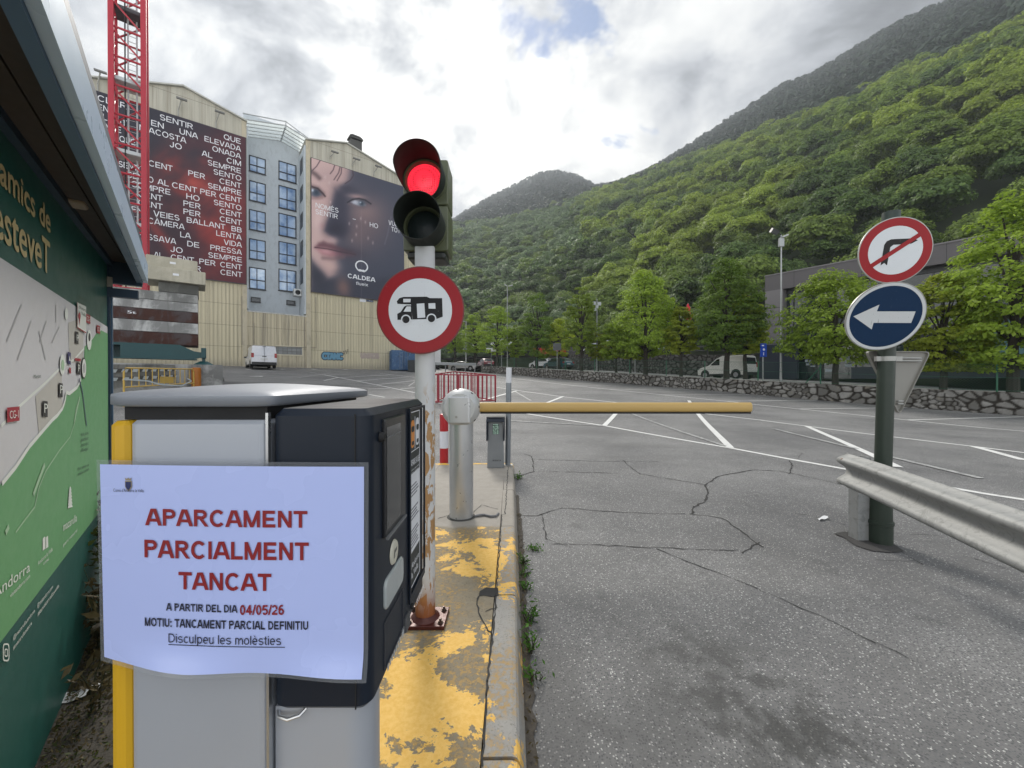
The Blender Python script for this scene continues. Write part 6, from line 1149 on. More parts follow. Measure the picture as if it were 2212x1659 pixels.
# ---- dark modern building on the right
DO, _ = at_px(1655, 10.5); DA = math.atan2(-.78, .62); DO.z -= .12; DPl = Plane(DO, DA); z1 = DPl.at(1655.4, 597.4).z; z0 = DPl.at(1691, 624).z; LEN = 34.0; pw = DPl.at(1691, 700).x
db = thing('modern_building', 'dark grey flat roofed building with tinted glass behind the trees', 'building', DO, DA)
M_DG = pm('dark_grey_cladding', (.082, .074, .078), .5, var=.08, scale=.8); M_DG2 = pm('mid_grey_cladding', (.155, .145, .150), .55, var=.06, scale=.6); M_NVY = pm('navy_base', (.010, .016, .032), .4)
t = NT('tinted_glass'); n1 = t.noise(.6, 5, .6); c = t.mix(n1, (.004, .009, .011), (.018, .030, .034)); M_TG = t.done(t.bsdf(c, .06, spec=.7))
b = MB(); b.bb(0, LEN, 0, 14, z0, z1); b.build('roof_band', M_DG, db, local=True); b = MB(); b.bb(-.03, LEN+.1, -.06, 14.1, z1, z1+.10); b.build('roof_edge', M_DG2, db, local=True)
b = MB(); b.bb(.0, pw, .0, 14, 0, z0-.002); b.build('end_pier', M_DG2, db, local=True); b = MB()
for k in range(1, 5): b.bb(-.004, pw+.004, -.006, 2, z0*k/5-.015, z0*k/5+.015)
for k in range(1, 16): b.bb(k*2.2-.012, k*2.2+.012, -.006, .02, z0+.01, z1-.01)
b.build('cladding_joints', M_BLK2, db, local=True)
b = MB(); b.bb(pw+.01, LEN, .9, 13.9, 0, z0-.004); b.build('glazing', M_TG, db, local=True); b = MB()
for k in range(16): b.bb(pw+k*2.1+.5, pw+k*2.1+.58, .80, .895, 0, z0-.01)
b.bb(pw+.02, LEN, .79, .894, 3.0, 3.25); b.bb(pw+.02, LEN, .78, .893, z0-.35, z0-.02); b.build('mullions', M_DKF, db, local=True)
b = MB(); b.bb(pw+4.5, LEN, .6, .78, 0, .9); b.bb(-.3, pw+1.2, -.5, -.006, 0, 3.0); b.build('base_panel', M_NVY, db, local=True)
b = MB()
for k in range(10): b.bb(-2.2, -.32, -.38, -.32, .15+k*.27, .24+k*.27)
b.bb(-2.2, -2.1, -.36, -.30, 0, 2.9); b.build('slatted_screen', pm('dark_slats', (.05, .048, .042), .6), db, local=True)
PST = MB(); r2 = random.Random(4)
for (x, y, w, h) in ((1738, 768, 7, 5), (1746, 767, 8, 5), (1739, 777, 6, 5), (1747, 778, 5, 8), (1755, 770, 5, 4), (1741, 785, 9, 4), (1750, 790, 11, 2), (1783, 768, 5, 4), (1788, 777, 10, 3), (1783, 784, 7, 3), (1793, 783, 8, 3), (1783, 797, 16, 6), (1826, 768, 11, 16), (1825, 787, 16, 5)):
    p, q = DPl.at(x, y, .86), DPl.at(x+w, y+h, .86); PST.bb(p.x, q.x, .84, .86, q.z, p.z)
PST.build('window_posters', pm('poster_pale', (.32, .37, .40), .5, var=.3, scale=2), db, local=True)
b = MB(); p, q = DPl.at(2150, 700, 6), DPl.at(2212, 800, 6); b.bb(30.5 if q.x > 30 else p.x, q.x+2, .83, .85, q.z, p.z); b.build('window_picture', pm('picture_teal', (.05, .12, .13), .4, var=.4, scale=1.5), db, local=True)

# ---- vehicles
M_TYR = pm('tyre', (.012, .012, .012), .8); M_RIM = pm('wheel_rim', (.30, .30, .31), .35, .7); M_CGL = pm('car_glass', (.012, .016, .018), .05, spec=.8); M_TAIL = pm('tail_lamp', (.28, .006, .010), .2); M_HEAD = pm('head_lamp', (.55, .56, .58), .1); M_TRIM = pm('black_trim', (.012, .012, .013), .5); M_PLT = pm('number_plate', (.55, .56, .55), .4)
def paint(name, c): return pm('car_paint_'+name, c, .28, var=.03, coat=.6)
SHAPES = {'hatch': dict(L=4.1, w=.86, prof=[(-2.0, .30), (-2.04, .62), (-1.96, .92), (-1.72, 1.02), (-1.28, 1.42), (-.9, 1.49), (.1, 1.50), (.55, 1.42), (1.12, 1.00), (1.82, .84), (2.03, .62), (2.02, .30)], side=[(-1.52, 1.03), (-1.20, 1.37), (.35, 1.40), (.88, 1.02)], rear=((-1.74, 1.03), (-1.31, 1.40)), front=((.58, 1.39), (1.08, 1.02)), ax=(-1.28, 1.28), wr=.31),
 'coupe': dict(L=4.4, w=.90, prof=[(-2.15, .30), (-2.2, .65), (-2.05, .95), (-1.5, 1.02), (-.8, 1.36), (-.2, 1.40), (.35, 1.32), (1.05, .96), (1.9, .80), (2.18, .58), (2.15, .30)], side=[(-1.25, 1.02), (-.75, 1.28), (.15, 1.30), (.80, .98)], rear=((-1.5, 1.03), (-.84, 1.34)), front=((.37, 1.30), (1.02, .97)), ax=(-1.32, 1.36), wr=.33),
 'panelvan': dict(L=4.0, w=.84, prof=[(-1.98, .32), (-2.0, .70), (-1.99, 1.10), (-1.90, 1.72), (-1.75, 1.80), (-.1, 1.82), (.32, 1.66), (.98, 1.10), (1.75, .92), (1.98, .66), (1.96, .32)], side=[(.02, 1.10), (.06, 1.60), (.28, 1.58), (.86, 1.10)], rear=((-1.985, 1.12), (-1.92, 1.62)), front=((.36, 1.62), (.96, 1.12)), ax=(-1.3, 1.28), wr=.32),
 'van': dict(L=4.9, w=.95, prof=[(-2.45, .34), (-2.47, .75), (-2.46, 1.10), (-2.36, 1.80), (-2.2, 1.93), (-.0, 1.94), (.75, 1.86), (1.55, 1.15), (2.2, .98), (2.45, .70), (2.42, .34)], side=[(.30, 1.15), (.34, 1.74), (.78, 1.74), (1.36, 1.15)], rear=((-2.463, 1.12), (-2.39, 1.72)), front=((.82, 1.82), (1.52, 1.17)), ax=(-1.55, 1.55), wr=.34)}
def car(kind, name, label, cat, loc, rz, col, group=None, glassrear=True, trim=None):
    """local +x is the nose; heading rz is the direction of the nose"""
    s = SHAPES[kind]; o = thing(name, label, cat, loc, rz, group); pf = s['prof']; zmax = max(z for x, z in pf)
    def hw(z): return s['w'] if z < .95 else s['w']-(.20 if kind in ('hatch', 'coupe') else .09)*((z-.95)/(zmax-.95))**1.2
    b = MB(); n = len(pf); cols = [(-1, 1.0), (-1, .86), (1, .86), (1, 1.0)]; vs = []
    for sg_, k in cols:
        for x, z in pf: e = .035 if k == 1.0 else 0; vs.append((x*(1-.012*(k == 1.0)), sg_*hw(z)*k, z-(e if z > .9 else 0)))
    fs = [(c*n+i, (c+1)*n+i, (c+1)*n+(i+1) % n, c*n+(i+1) % n) for c in range(3) for i in range(n)]+[tuple(range(n)), tuple(range(4*n-1, 3*n-1, -1))]; b.add(vs, fs); body = b.build('body', col, o, local=True, smooth=True)
    for sg_ in (-1, 1):
        b = MB(); sd = s['side']; b.sheet([(x, sg_*(hw(z)+.006), z-.02) for x, z in (sd if sg_ < 0 else sd[::-1])]); b.build('side_window', M_CGL, body, local=True)
        for ax in s['ax']:
            b = MB(); b.lathe([(s['wr']*1.22, -.01), (s['wr']*1.22, .012), (0, .013)], (ax, sg_*(s['w']-.012), s['wr']+.04), (0, sg_, 0), 20); b.build('wheel_arch', M_TRIM, body, local=True)
            b = MB(); b.lathe([(s['wr']*.6, .0), (s['wr'], .0), (s['wr'], .18), (s['wr']*.92, .215), (s['wr']*.62, .215), (s['wr']*.62, .20)], (ax, sg_*(s['w']-.19), s['wr']), (0, sg_, 0), 22); wv = b.build('wheel', M_TYR, o, local=True, smooth=True)
            b = MB(); b.lathe([(s['wr']*.62, .205), (s['wr']*.5, .195), (.06, .208), (0, .208)], (ax, sg_*(s['w']-.19), s['wr']), (0, sg_, 0), 10); b.build('rim', M_RIM, wv, local=True)
        b = MB(); b.rbox(s['side'][-1][0]-.16, s['side'][-1][0]-.02, sg_*(s['w']+.09)-.09, sg_*(s['w']+.09)+.09, 1.0, 1.13, .03); b.build('mirror', M_TRIM if kind == 'van' else col, o, local=True)
        b = MB(); xf = pf[-2][0]; b.box((xf-.09, sg_*s['w']*.72, .68), (.2, s['w']*.42, .14), rz=-sg_*.25); b.build('headlight', M_HEAD, o, local=True, bevel=.02)
        xr = pf[1][0]; zt_ = 1.0 if kind in ('panelvan', 'van') else .84; b = MB(); b.rbox(xr-.012, xr+.12, min(sg_*s['w']*.80, sg_*(s['w']+.006)), max(sg_*s['w']*.80, sg_*(s['w']+.006)), zt_-.10, zt_+(.28 if kind in ('van', 'panelvan') else .10), .015); b.build('tail_light', M_TAIL, o, local=True)
    def acr(pr, k, nm, mt, off=.008):
        (xa, za), (xc, zc) = pr; b = MB(); d = Vector((xc-xa, 0, zc-za)).normalized(); nn = Vector((-d.z, 0, d.x)); 
        if nn.z < 0 and abs(nn.z) > .2: nn = -nn
        if abs(nn.z) <= .2: nn = Vector((-1, 0, .1)) if xa < 0 else Vector((1, 0, .1))
        b.sheet([Vector(p)+nn*off for p in ((xa, -hw(za)*k, za), (xa, hw(za)*k, za), (xc, hw(zc)*k, zc), (xc, -hw(zc)*k, zc))]); b.build(nm, mt, body, local=True)
    acr(s['front'], .82, 'windscreen', M_CGL, .02)
    if glassrear: acr(s['rear'], .78, 'rear_window', M_CGL, .02)
    b = MB(); xf, xr = pf[-1][0], pf[0][0]; b.rbox(xf-.14, xf+.035, -s['w']*.95, s['w']*.95, .25, .46, .03); b.build('front_bumper', trim or M_TRIM, o, local=True); b = MB(); b.rbox(xr-.045, xr+.14, -s['w']*.97, s['w']*.97, .27, .52, .03); b.build('rear_bumper', trim or M_TRIM, o, local=True)
    b = MB(); zp = .78 if kind in ('van', 'panelvan') else .66; b.bb(pf[1][0]-.022, pf[1][0]+.0, -.26, .26, zp-.06, zp+.06); b.build('number_plate', M_PLT, o, local=True)
    b = MB(); b.bb(s['ax'][0]+.4, s['ax'][1]-.4, -s['w']*1.008, s['w']*1.008, .30, .40); b.build('sill', M_TRIM, o, local=True)
    if kind == 'van':
        b = MB(); b.box((pf[2][0]-.0, 0, 1.15), (.03, .014, 1.35), ry=.07); b.build('door_gap', M_TRIM, body, local=True); b = MB(); b.bb(pf[2][0]-.03, pf[2][0]+.02, -.16, .16, .98, 1.04); b.build('rear_handle', M_TRIM, body, local=True); b = MB(); b.bb(-2.42, -2.36, -.12, .12, 1.84, 1.88); b.build('brake_light', M_TRIM, body, local=True)
        b = MB(); b.bb(pf[2][0]-.006, pf[2][0]+.03, -.80, .80, 1.06, 1.075); b.build('pressed_line', pm('panel_shadow', (.30, .31, .34), .5), body, local=True)
    return o
WHT_P = paint('white', (.62, .63, .66)); RED_P = paint('dark_red', (.17, .012, .016)); TEAL_P = paint('teal', (.010, .070, .100)); SIL_P = paint('silver', (.30, .30, .29)); GRY_P = paint('charcoal', (.035, .037, .04))
g = G(571, 799.5); hd_ = Vector((-math.sin(R(39)), math.cos(R(39)), 0)); c = g+hd_*2.45; car('van', 'white_van', 'white delivery van parked rear outwards against the cream building', 'van', (c.x, c.y, gz(c.x, c.y)), R(129), WHT_P, glassrear=False)
p, h = at_px(1568, 3.9); car('panelvan', 'white_van', 'small old white panel van parked in the street behind two tree trunks', 'van', (p.x, p.y, p.z-.10), h+R(180), paint('grey_white', (.66, .66, .63)))
p, h = at_px(1173, 6.5); car('hatch', 'parked_car', 'white hatchback behind the stone wall beside the teal one', 'car', (p.x, p.y, p.z-.1), h+R(180), WHT_P)
p, h = at_px(1207, 4.6); car('hatch', 'parked_car', 'teal blue hatchback behind the stone wall near the red kiosk', 'car', (p.x, p.y, p.z-.1), h+R(178), TEAL_P)
g = G(1003, 801.5); g = g if g.y < 70 else Vector((-6.4, 53, gz(-6.4, 53))); car('coupe', 'parked_car', 'charcoal car with pale bonnet behind the far guardrail', 'car', g, R(-18), SIL_P)
p, h = at_px(1049, 7.5); car('hatch', 'parked_car', 'dark red hatchback parked past the end of the stone wall', 'car', (p.x, p.y, p.z-.1), h+R(165), RED_P)
for px, kd, lab, nm in ((1289, 'van', 'white van on the upper road seen left of the tall tree trunks', 'white_van'), (1342, 'hatch', 'white car on the upper road behind the middle tree trunks', 'parked_car'), (1391, 'van', 'white van on the upper road hidden behind the big pointed tree', 'white_van')):
    p, h = at_px(px, OFF2+2.6); car(kd, nm, lab, 'van' if kd == 'van' else 'car', (p.x, p.y, p.z+UP), h+R(180), WHT_P)
# truck, container and bin at the far left end
g = W(934, 797, 60); zg = g.z; tk = thing('box_truck', 'white box truck standing at the far end behind the traffic light pole', 'truck', g, R(15)); b = MB(); b.rbox(-1.2, 1.25, 0, 5, 1.0, 3.1, .05); b.build('box', WHT_P, tk, local=True); b = MB(); b.bb(-1.1, 1.1, .1, 5, .45, .98); b.build('chassis', M_TRIM, tk, local=True)
for x in (-.95, .95):
    for y in (.9, 4): b = MB(); b.lathe([(.2, -.15), (.45, -.15), (.45, .15), (.2, .15)], (x, y, .45), (1, 0, 0), 18); b.build('wheel', M_TYR, tk, local=True)
g = W(872, 797.5, 47); g.z = gz(g.x, g.y); ct = thing('shipping_container', 'blue scratched steel container standing by the corner of the cream building', 'container', (g.x, g.y, g.z), R(24)); hC = 45/F*g.y; wC = 50/F*g.y
t = NT('scuffed_container_blue'); n1 = t.ramp(t.noise(3.5, 7, .7), .52, .66); c_ = t.mix(n1, (.028, .085, .19), (.11, .18, .27)); c_ = t.mix(t.ramp(t.noise(1.2, 5), .58, .66), c_, (.018, .045, .10)); M_CTB = t.done(t.bsdf(c_, .5))
b = MB(); b.bb(-wC/2, wC/2, 0, 3.0, .12, hC); cb2 = b.build('body', M_CTB, ct, local=True); b = MB()
for x in (-wC/2, wC/2):
    for k in range(9): b.box((x, .2+k*.33, hC/2), (.06, .16, hC-.4))
b.build('corrugation', M_CTB, cb2, local=True)
for sg_ in (-1, 1):
    b = MB(); b.bb(min(sg_*.02, sg_*(wC/2-.08)), max(sg_*.02, sg_*(wC/2-.08)), -.05, -.002, .2, hC-.1)
    for k in range(3): b.bb(min(sg_*.1, sg_*(wC/2-.2)), max(sg_*.1, sg_*(wC/2-.2)), -.08, -.051, .35+k*.6, .62+k*.6)
    dr = b.build('door', M_CTB, ct, local=True); b = MB()
    for x in (.12, .45): b.tube([(sg_*x, -.11, .25), (sg_*x, -.11, hC-.15)], .022, 6)
    b.build('lock_rod', pm('rod_steel', (.16, .2, .26), .4, .4), dr, local=True)
g2 = W(892, 796, g.y-1.0); tag(MB().rbox(g2.x-.5, g2.x+.75, g2.y-.4, g2.y+.4, gz(g2.x, g2.y), gz(g2.x, g2.y)+1.35, .06).build('waste_bin', pm('bin_dark', (.014, .018, .02), .5)), 'dark lidded waste bin in front of the blue container', 'bin')
# far guardrail
gr_ = thing('guardrail', 'grey steel guardrail at the far exit in front of the charcoal car', 'guardrail', G(985, 806)); gA, gB = G(936, 803), G(1029, 806); b = MB(); zA, zB = W(936, 785.5, gA.y).z, W(1029, 787, gB.y).z
b.box(((gA.x+gB.x)/2, (gA.y+gB.y)/2, (zA+zB)/2), ((gB-gA).length, .08, .34), rz=math.atan2(gB.y-gA.y, gB.x-gA.x)); b.build('rail', pm('far_rail_zinc', (.30, .31, .31), .45, .5), gr_, bevel=.02)
for k in range(5): p = gA.lerp(gB, .04+.23*k); b = MB(); b.box((p.x, p.y+.12, p.z+.4), (.12, .12, .9)); b.build('post', pm('far_post', (.18, .18, .18), .5, .4), gr_)
# red kiosk across the street, signs and masts
p, h = at_px(1188, 13); sh_ = thing('red_shop', 'small shop with a red fascia board behind the parked hatchbacks', 'shop', (p.x, p.y, p.z), h); dw = 84/F*p.y; zt_, zb_ = W(1188, 750, p.y).z-p.z, W(1188, 768, p.y).z-p.z
b = MB(); b.bb(-dw/2, dw/2, .1, 4, 0, zt_-.1); b.build('wall', pm('shop_wall', (.10, .09, .085), .7), sh_, local=True); b = MB(); b.bb(-dw/2-.1, dw/2+.1, -.4, .098, zb_, zt_); fs_ = b.build('fascia', pm('shop_red', (.48, .018, .022), .5), sh_, local=True)
b = MB()
for x in (-.1, .55, 1.25, 2.05): write(b, 'Bistro' if x < .5 else 'bar', lambda a, c: (a, -.405, c), x, x+.55, zb_+(zt_-zb_)*.42, zb_+(zt_-zb_)*.62)
b.build('lettering', M_WHT, fs_, local=True); b = MB(); b.bb(-dw/2+.2, -.6, -.05, .09, .4, zb_-.4); b.build('display', pm('display_ochre', (.30, .18, .05), .6, var=.5, scale=4), sh_, local=True)
M_POST = pm('galvanised_post', (.33, .34, .34), .45, .5)
def post_sign(name, label, px, off, ytop, y0, y1, pxw, face, back=False, r=.04):
    p, h = at_px(px, off); o = thing(name, label, 'sign', (p.x, p.y, p.z-.03)); zt_ = W(px, ytop, p.y).z; b = MB(); b.tube([(p.x, p.y, p.z-.03), (p.x, p.y, zt_)], r, 8); b.build('pole', M_POST, o, smooth=True); za, zc = W(px, y1, p.y).z, W(px, y0, p.y).z; ww = pxw/F*p.y/2; b = MB(); b.bb(p.x-ww, p.x+ww, p.y-.075, p.y-.05, za, zc); pl = b.build('panel', face, o, bevel=.008); return o, p, za, zc, ww
o, p, za, zc, ww = post_sign('information_sign', 'blue information sign on a pole in front of the dark building', 1650.5, 1.0, 742, 742, 771, 14, pm('sign_blue_panel', (.012, .06, .42), .4))
b = MB(); disc(b, ww*.36, 0, p.y-.08, 20, p.x+.01, (za+zc)/2+.04); b.bb(p.x-ww*.1, p.x+ww*.1, p.y-.08, p.y-.076, za+.10, za+.30); b.bb(p.x-ww*.6, p.x+ww*.1, p.y-.08, p.y-.076, zc-.18, zc-.10); b.build('symbol', M_WHT, [c for c in o.children if c.name.startswith('panel')][0])
post_sign('street_sign', 'grey back of a square street sign on a pole before the red shop', 1203, 1.4, 742, 741.5, 757, 18, pm('sign_back_grey', (.085, .09, .095), .5)); post_sign('street_sign', 'small white direction sign on a pole by the dark red car', 1061, 4.5, 753, 752, 759, 21, M_WHT)
post_sign('street_sign', 'white name board on a post between the two left street trees', 1083, 7.5, 728, 733, 745, 46, M_WHT, r=.06)
post_sign('marker_pole', 'thin pale pole behind the stone wall left of the forked tree', 1255, 1.6, 760, 760, 762, 3, M_POST); post_sign('marker_pole', 'thin pale pole standing just left of the big pointed tree', 1372, 1.2, 776, 776, 778, 3, M_POST)
def lamp(label, px, off, ytop, arms, ytop_extra=None, r=.055):
    p, h = at_px(px, off); o = thing('street_lamp', label, 'street lamp', (p.x, p.y, p.z-.03)); zt_ = W(px, ytop, p.y).z; b = MB(); b.tube([(p.x, p.y, p.z-.03), (p.x, p.y, p.z+1.2), (p.x, p.y, zt_)], [r*1.5, r*1.2, r*.75], 10); b.build('pole', M_POST, o, smooth=True)
    for x0, y0, x1, y1 in arms:
        a, c = W(x0, y0, p.y), W(x1, y1, p.y); b = MB(); b.box((a+c)/2, ((c-a).length, .30, .09), ry=-math.atan2(c.z-a.z, c.x-a.x)); b.tube([(p.x, p.y, zt_), a], .03, 6); b.build('lamp_head', pm('lamp_head_pale', (.42, .43, .43), .4), o)
    return o, p, zt_
o, p, zt_ = lamp('tall street lamp with a floodlight beside the dark building', 1683.5, 1.2, 508, ((1688, 513, 1700, 508),)); a = W(1673, 500, p.y); b = MB(); b.box(a, (.45, .3, .28), ry=.4, rx=.5); b.tube([(p.x, p.y, zt_), (p.x-.1, p.y, zt_+.1), a], .03, 6); b.build('floodlight', pm('flood_dark', (.04, .042, .045), .5), o); b = MB(); b.rbox(p.x-.16, p.x+.16, p.y-.08, p.y+.08, zt_-.75, zt_-.2, .03); b.build('antenna_box', M_POST, o)
lamp('slim street lamp rising between the left street trees', 1097, 2.2, 618, ((1099, 618, 1108, 616), (1090, 614, 1095, 618))); lamp('tall grey lamp mast partly hidden behind the motorhome sign', 1006, 6, 694, ((990, 694, 1004, 694),), r=.13)
o, p, zt_ = lamp('camera mast with white boxes behind the forked tree', 1289, 3, 645, ()); b = MB()
for dx, dz, s_ in ((-.28, -.5, .3), (.25, -.55, .32), (0, -.85, .28), (-.2, -1.15, .24)): b.box((p.x+dx, p.y, zt_+dz), (s_, s_*.8, s_*1.1))
b.build('camera_box', pm('camera_white', (.40, .42, .43), .4), o)
p, h = at_px(1487, 13); o = thing('flag', 'red feather flag showing above the light green tree', 'flag', p); zt_, zb_ = W(1487, 655, p.y).z, W(1487, 690, p.y).z; b = MB(); b.tube([(p.x, p.y, p.z), (p.x, p.y, zt_)], .03, 6); b.build('pole', M_POST, o); b = MB(); b.prism([(-.28, zb_), (-.30, zt_-.6), (-.05, zt_), (.2, zt_-.5), (.34, zb_)], lambda x, z: (p.x+x, p.y-.03, z), lambda x, z: (p.x+x, p.y-.045, z)); b.build('cloth', pm('flag_red', (.60, .015, .03), .6), o)

# ================================================================== near guardrail and sign post on the right
SP = G(1902, 1172); gE = Vector((3.13, 3.72, 0)); gF = Vector((1.75, -1.2, 0)); zE = W(1828, 979, gE.y).z
rail = thing('guardrail', 'near galvanised double wave guardrail running out of the right edge', 'guardrail', (gE.x, gE.y, 0)); d = (gF-gE); d.normalize(); nn = Vector((d.y, -d.x, 0)); nn = nn if nn.x < 0 else -nn
def bend(p0, p1, p2, n=12): return [p0*(1-t)**2+p1*2*t*(1-t)+p2*t*t for t in [i/n for i in range(n+1)]]
line_ = [Vector((3.13, 3.72, zE)), Vector((3.06, 3.4, zE)), Vector((2.86, 2.75, zE+.0)), Vector((2.655, 2.07, zE-.005)), Vector((2.35, 1.0, zE-.01)), Vector((1.9, -.6, zE-.01))]
prf = [(0, 0), (.004, -.008), (.055, -.030), (.078, -.045), (.085, -.062), (.080, -.080), (.058, -.098), (.018, -.125), (.006, -.150), (.006, -.170), (.018, -.195), (.058, -.222), (.080, -.240), (.085, -.258), (.078, -.275), (.055, -.290), (.004, -.312), (0, -.320)]
t = NT('dull_galvanised_rail'); n1 = t.noise(3, 5, .6); n2 = t.noise(14, 5, .65, t.coord((1, 1, 1)), 1.2); c = t.mix(n1, (.235, .24, .235), (.33, .335, .33)); c = t.mix(t.ramp(n2, .48, .68, 0, .6), c, (.16, .165, .16)); c = t.mix(t.ramp(t.noise(.9, 3), .55, .68, 0, .5), c, (.34, .27, .22)); c = t.mix(t.ramp(t.noise(2.2, 6, .7), .60, .70, 0, .45), c, (.13, .125, .12)); M_GAL = t.done(t.bsdf(c, .58, .2, t.bump(n2, .25, .01)))
L2_ = []
for a, c in zip(line_[:-1], line_[1:]): L2_ += [a.lerp(c, k/6) for k in range(6)]
L2_.append(line_[-1])
for _ in range(4): L2_ = [L2_[0]]+[(L2_[i-1]+L2_[i]*2+L2_[i+1])/4 for i in range(1, len(L2_)-1)]+[L2_[-1]]
vs = []; m = len(prf)
for i, p in enumerate(L2_):
    dd = (L2_[min(i+1, len(L2_)-1)]-L2_[max(0, i-1)]); dd.z = 0; dd.normalize(); n_ = Vector((dd.y, -dd.x, 0)); n_ = n_ if n_.x < 0 else -n_
    vs += [p+n_*a+Vector((0, 0, z)) for a, z in prf]+[p+n_*(a-.006)+Vector((0, 0, z)) for a, z in prf]
b = MB(); w2 = 2*m; fs = []
for i in range(len(L2_)-1):
    for k in range(m-1): fs.append((i*w2+k, i*w2+k+1, (i+1)*w2+k+1, (i+1)*w2+k)); fs.append((i*w2+m+k+1, i*w2+m+k, (i+1)*w2+m+k, (i+1)*w2+m+k+1))
    for k in (0, m-1): fs.append((i*w2+k, (i+1)*w2+k, (i+1)*w2+m+k, i*w2+m+k))
fs += [(k, m+k, m+k+1, k+1) for k in range(m-1)]; b.add(vs, fs); rb = b.build('beam', M_GAL, rail, smooth='all')
b = MB()
for zz in (-.052, -.258):
    q = L2_[1]; b.lathe([(.016, 0), (.016, .006), (.008, .01), (0, .01)], (q.x-.072, q.y, zE+zz+.0), (-1, 0, .2), 10)
b.build('bolts', pm('bolt_rust', (.20, .13, .10), .6, .3), rb)
gp0 = G(1862, 1168); b = MB(); q = Vector((gp0.x+.02, gp0.y, 0)); b.bb(q.x-.07, q.x+.05, q.y-.015, q.y-.005, -.05, zE-.06); b.bb(q.x-.07, q.x-.058, q.y-.005, q.y+.10, -.05, zE-.06); b.bb(q.x+.038, q.x+.05, q.y-.005, q.y+.10, -.05, zE-.06); b.build('post', M_GAL, rail, bevel=.002)
q = Vector((2.1, .2, 0)); b = MB(); b.bb(q.x+.02, q.x+.14, q.y-.015, q.y-.005, -.05, zE-.06); b.bb(q.x+.02, q.x+.032, q.y-.005, q.y+.1, -.05, zE-.06); b.build('post', M_GAL, rail)
M_GRN = pm('dark_green_post_paint', (.018, .030, .020), .45, var=.2, scale=5, dirt=(.05, .06, .045), dirt_amt=.4)
top = W(1925, 459, SP.y); sp0 = thing('sign_post', 'dark green round post with socketed foot carrying the road signs', 'post', (SP.x, SP.y, 0)); k_ = lambda z: (SP.x+(top.x-SP.x)*z/top.z, SP.y, z)
b = MB(); b.tube([k_(0), k_(top.z)], .066, 24); b.build('pole', M_GRN, sp0, smooth=True); b = MB(); b.lathe([(.092, .0), (.092, .20), (.099, .205), (.099, .235), (.088, .24), (.085, .46), (.08, .465), (.078, .60), (.066, .62)], (SP.x, SP.y, 0), n=28); b.build('socket', M_GRN, sp0, smooth=True); b = MB(); b.tube([k_(top.z-.10), k_(top.z)], .069, 20); b.build('cap', pm('post_cap', (.02, .035, .028), .5), sp0, smooth=True)
def fit_disc(C, a, bt, roll):   # yaw a, forward tilt bt, roll in its own plane; local x right, z up, -y faces the viewer
    return Matrix.Rotation(a, 4, 'Z') @ Matrix.Rotation(bt, 4, 'X') @ Matrix.Rotation(roll, 4, 'Y')
def ellipse_fit(px, py, Y, R0, A11, A12, A22):
    """search yaw and tilt so that the projected plate has the second moments measured in the photograph"""
    C = W(px, py, Y); best = None
    for a in np.linspace(-.8, .8, 33):
        for bt in np.linspace(-.5, .5, 41):
            M3 = fit_disc(C, a, bt, 0).to_3x3(); P = [proj(C+M3 @ Vector((R0*math.cos(t), 0, R0*math.sin(t)))) for t in np.linspace(0, 2*math.pi, 16, endpoint=False)]; P = np.array(P); P = P-P.mean(0); m = P.T@P/8
            e = (m[0, 0]-A11)**2+(m[1, 1]-A22)**2+2*(m[0, 1]-A12)**2+(40*(abs(a)+abs(bt)))**2*.02
            if best is None or e < best[0]: best = (e, a, bt)
    return C, best[1], best[2]
def hbar(b, pts, y, k): b.sheet([(x*k, y, z*k) for x, z in pts])
# blue plate: half extents 86.5 x 73 in the picture, right-hand extreme 18 above the centre
C, a, bt = ellipse_fit(1912, 685, SP.y-.215, .305, 86.5**2, -86.5*18.5, 73**2); mq = fit_disc(C, a, bt, R(2)).to_quaternion()
M_SBW = sign_face('sign_chipped_white', (.62, .64, .65), .8, (.10, .10, .10))
def arrow(b): hbar(b, [(-.83, .02), (-.24, .37), (-.26, .17), (.72, .17), (.70, -.17), (-.26, -.17), (-.26, -.37)], -.0026, .305)
round_sign('road_sign', 'blue round sign with a white arrow to the left on the green post', C, .305, mq, (('white_rim', M_SBW, lambda b: disc(b, .301, .277, -.0013)), ('blue_field', M_SB, lambda b: disc(b, .2775, 0, -.0013)), ('arrow', M_SBW, arrow)))
C, a, bt = ellipse_fit(1933.5, 541, SP.y-.20, .285, 81**2, -81*15, 63.5**2); mq = fit_disc(C, a, bt, R(3)).to_quaternion()
def noturn(b): hbar(b, [(-.36, -.56), (-.27, -.47), (-.15, -.58), (-.15, -.12), (-.10, -.02), (-.02, .02), (.36, .08), (.36, .18), (.62, .08), (.36, -.05), (.36, -.02)][:0] or [(-.36, -.46), (-.25, -.38), (-.16, -.46), (-.16, .06), (-.10, .13), (.30, .16), (.30, .27), (.57, .20), (.30, .02), (.30, .08)][:0] or [(-.30, -.50), (-.215, -.42), (-.13, -.50), (-.13, .08), (-.08, .14), (.36, .17), (.36, .26), (.56, .22), (.36, .06), (.36, .10)][:0] or [(-.33, -.46), (-.24, -.38), (-.15, -.46), (-.15, .10), (-.08, .17), (.40, .20), (.56, .30), (.42, .36), (-.16, .34), (-.28, .28), (-.33, .17)], -.0026, .285)
def slash(b): c_, s_ = math.cos(R(39)), math.sin(R(39)); b.sheet([((x*c_-z*s_)*.285, -.0038, (x*s_+z*c_)*.285) for x, z in ((-.76, -.065), (.76, -.065), (.76, .065), (-.76, .065))])
round_sign('road_sign', 'red ringed no right turn sign at the top of the green post', C, .285, mq, (('red_ring', M_SR, lambda b: disc(b, .281, .211, -.0013)), ('white_field', M_SW, lambda b: disc(b, .2115, 0, -.0013)), ('turn_arrow', M_SK, noturn), ('slash', M_SR, slash)))
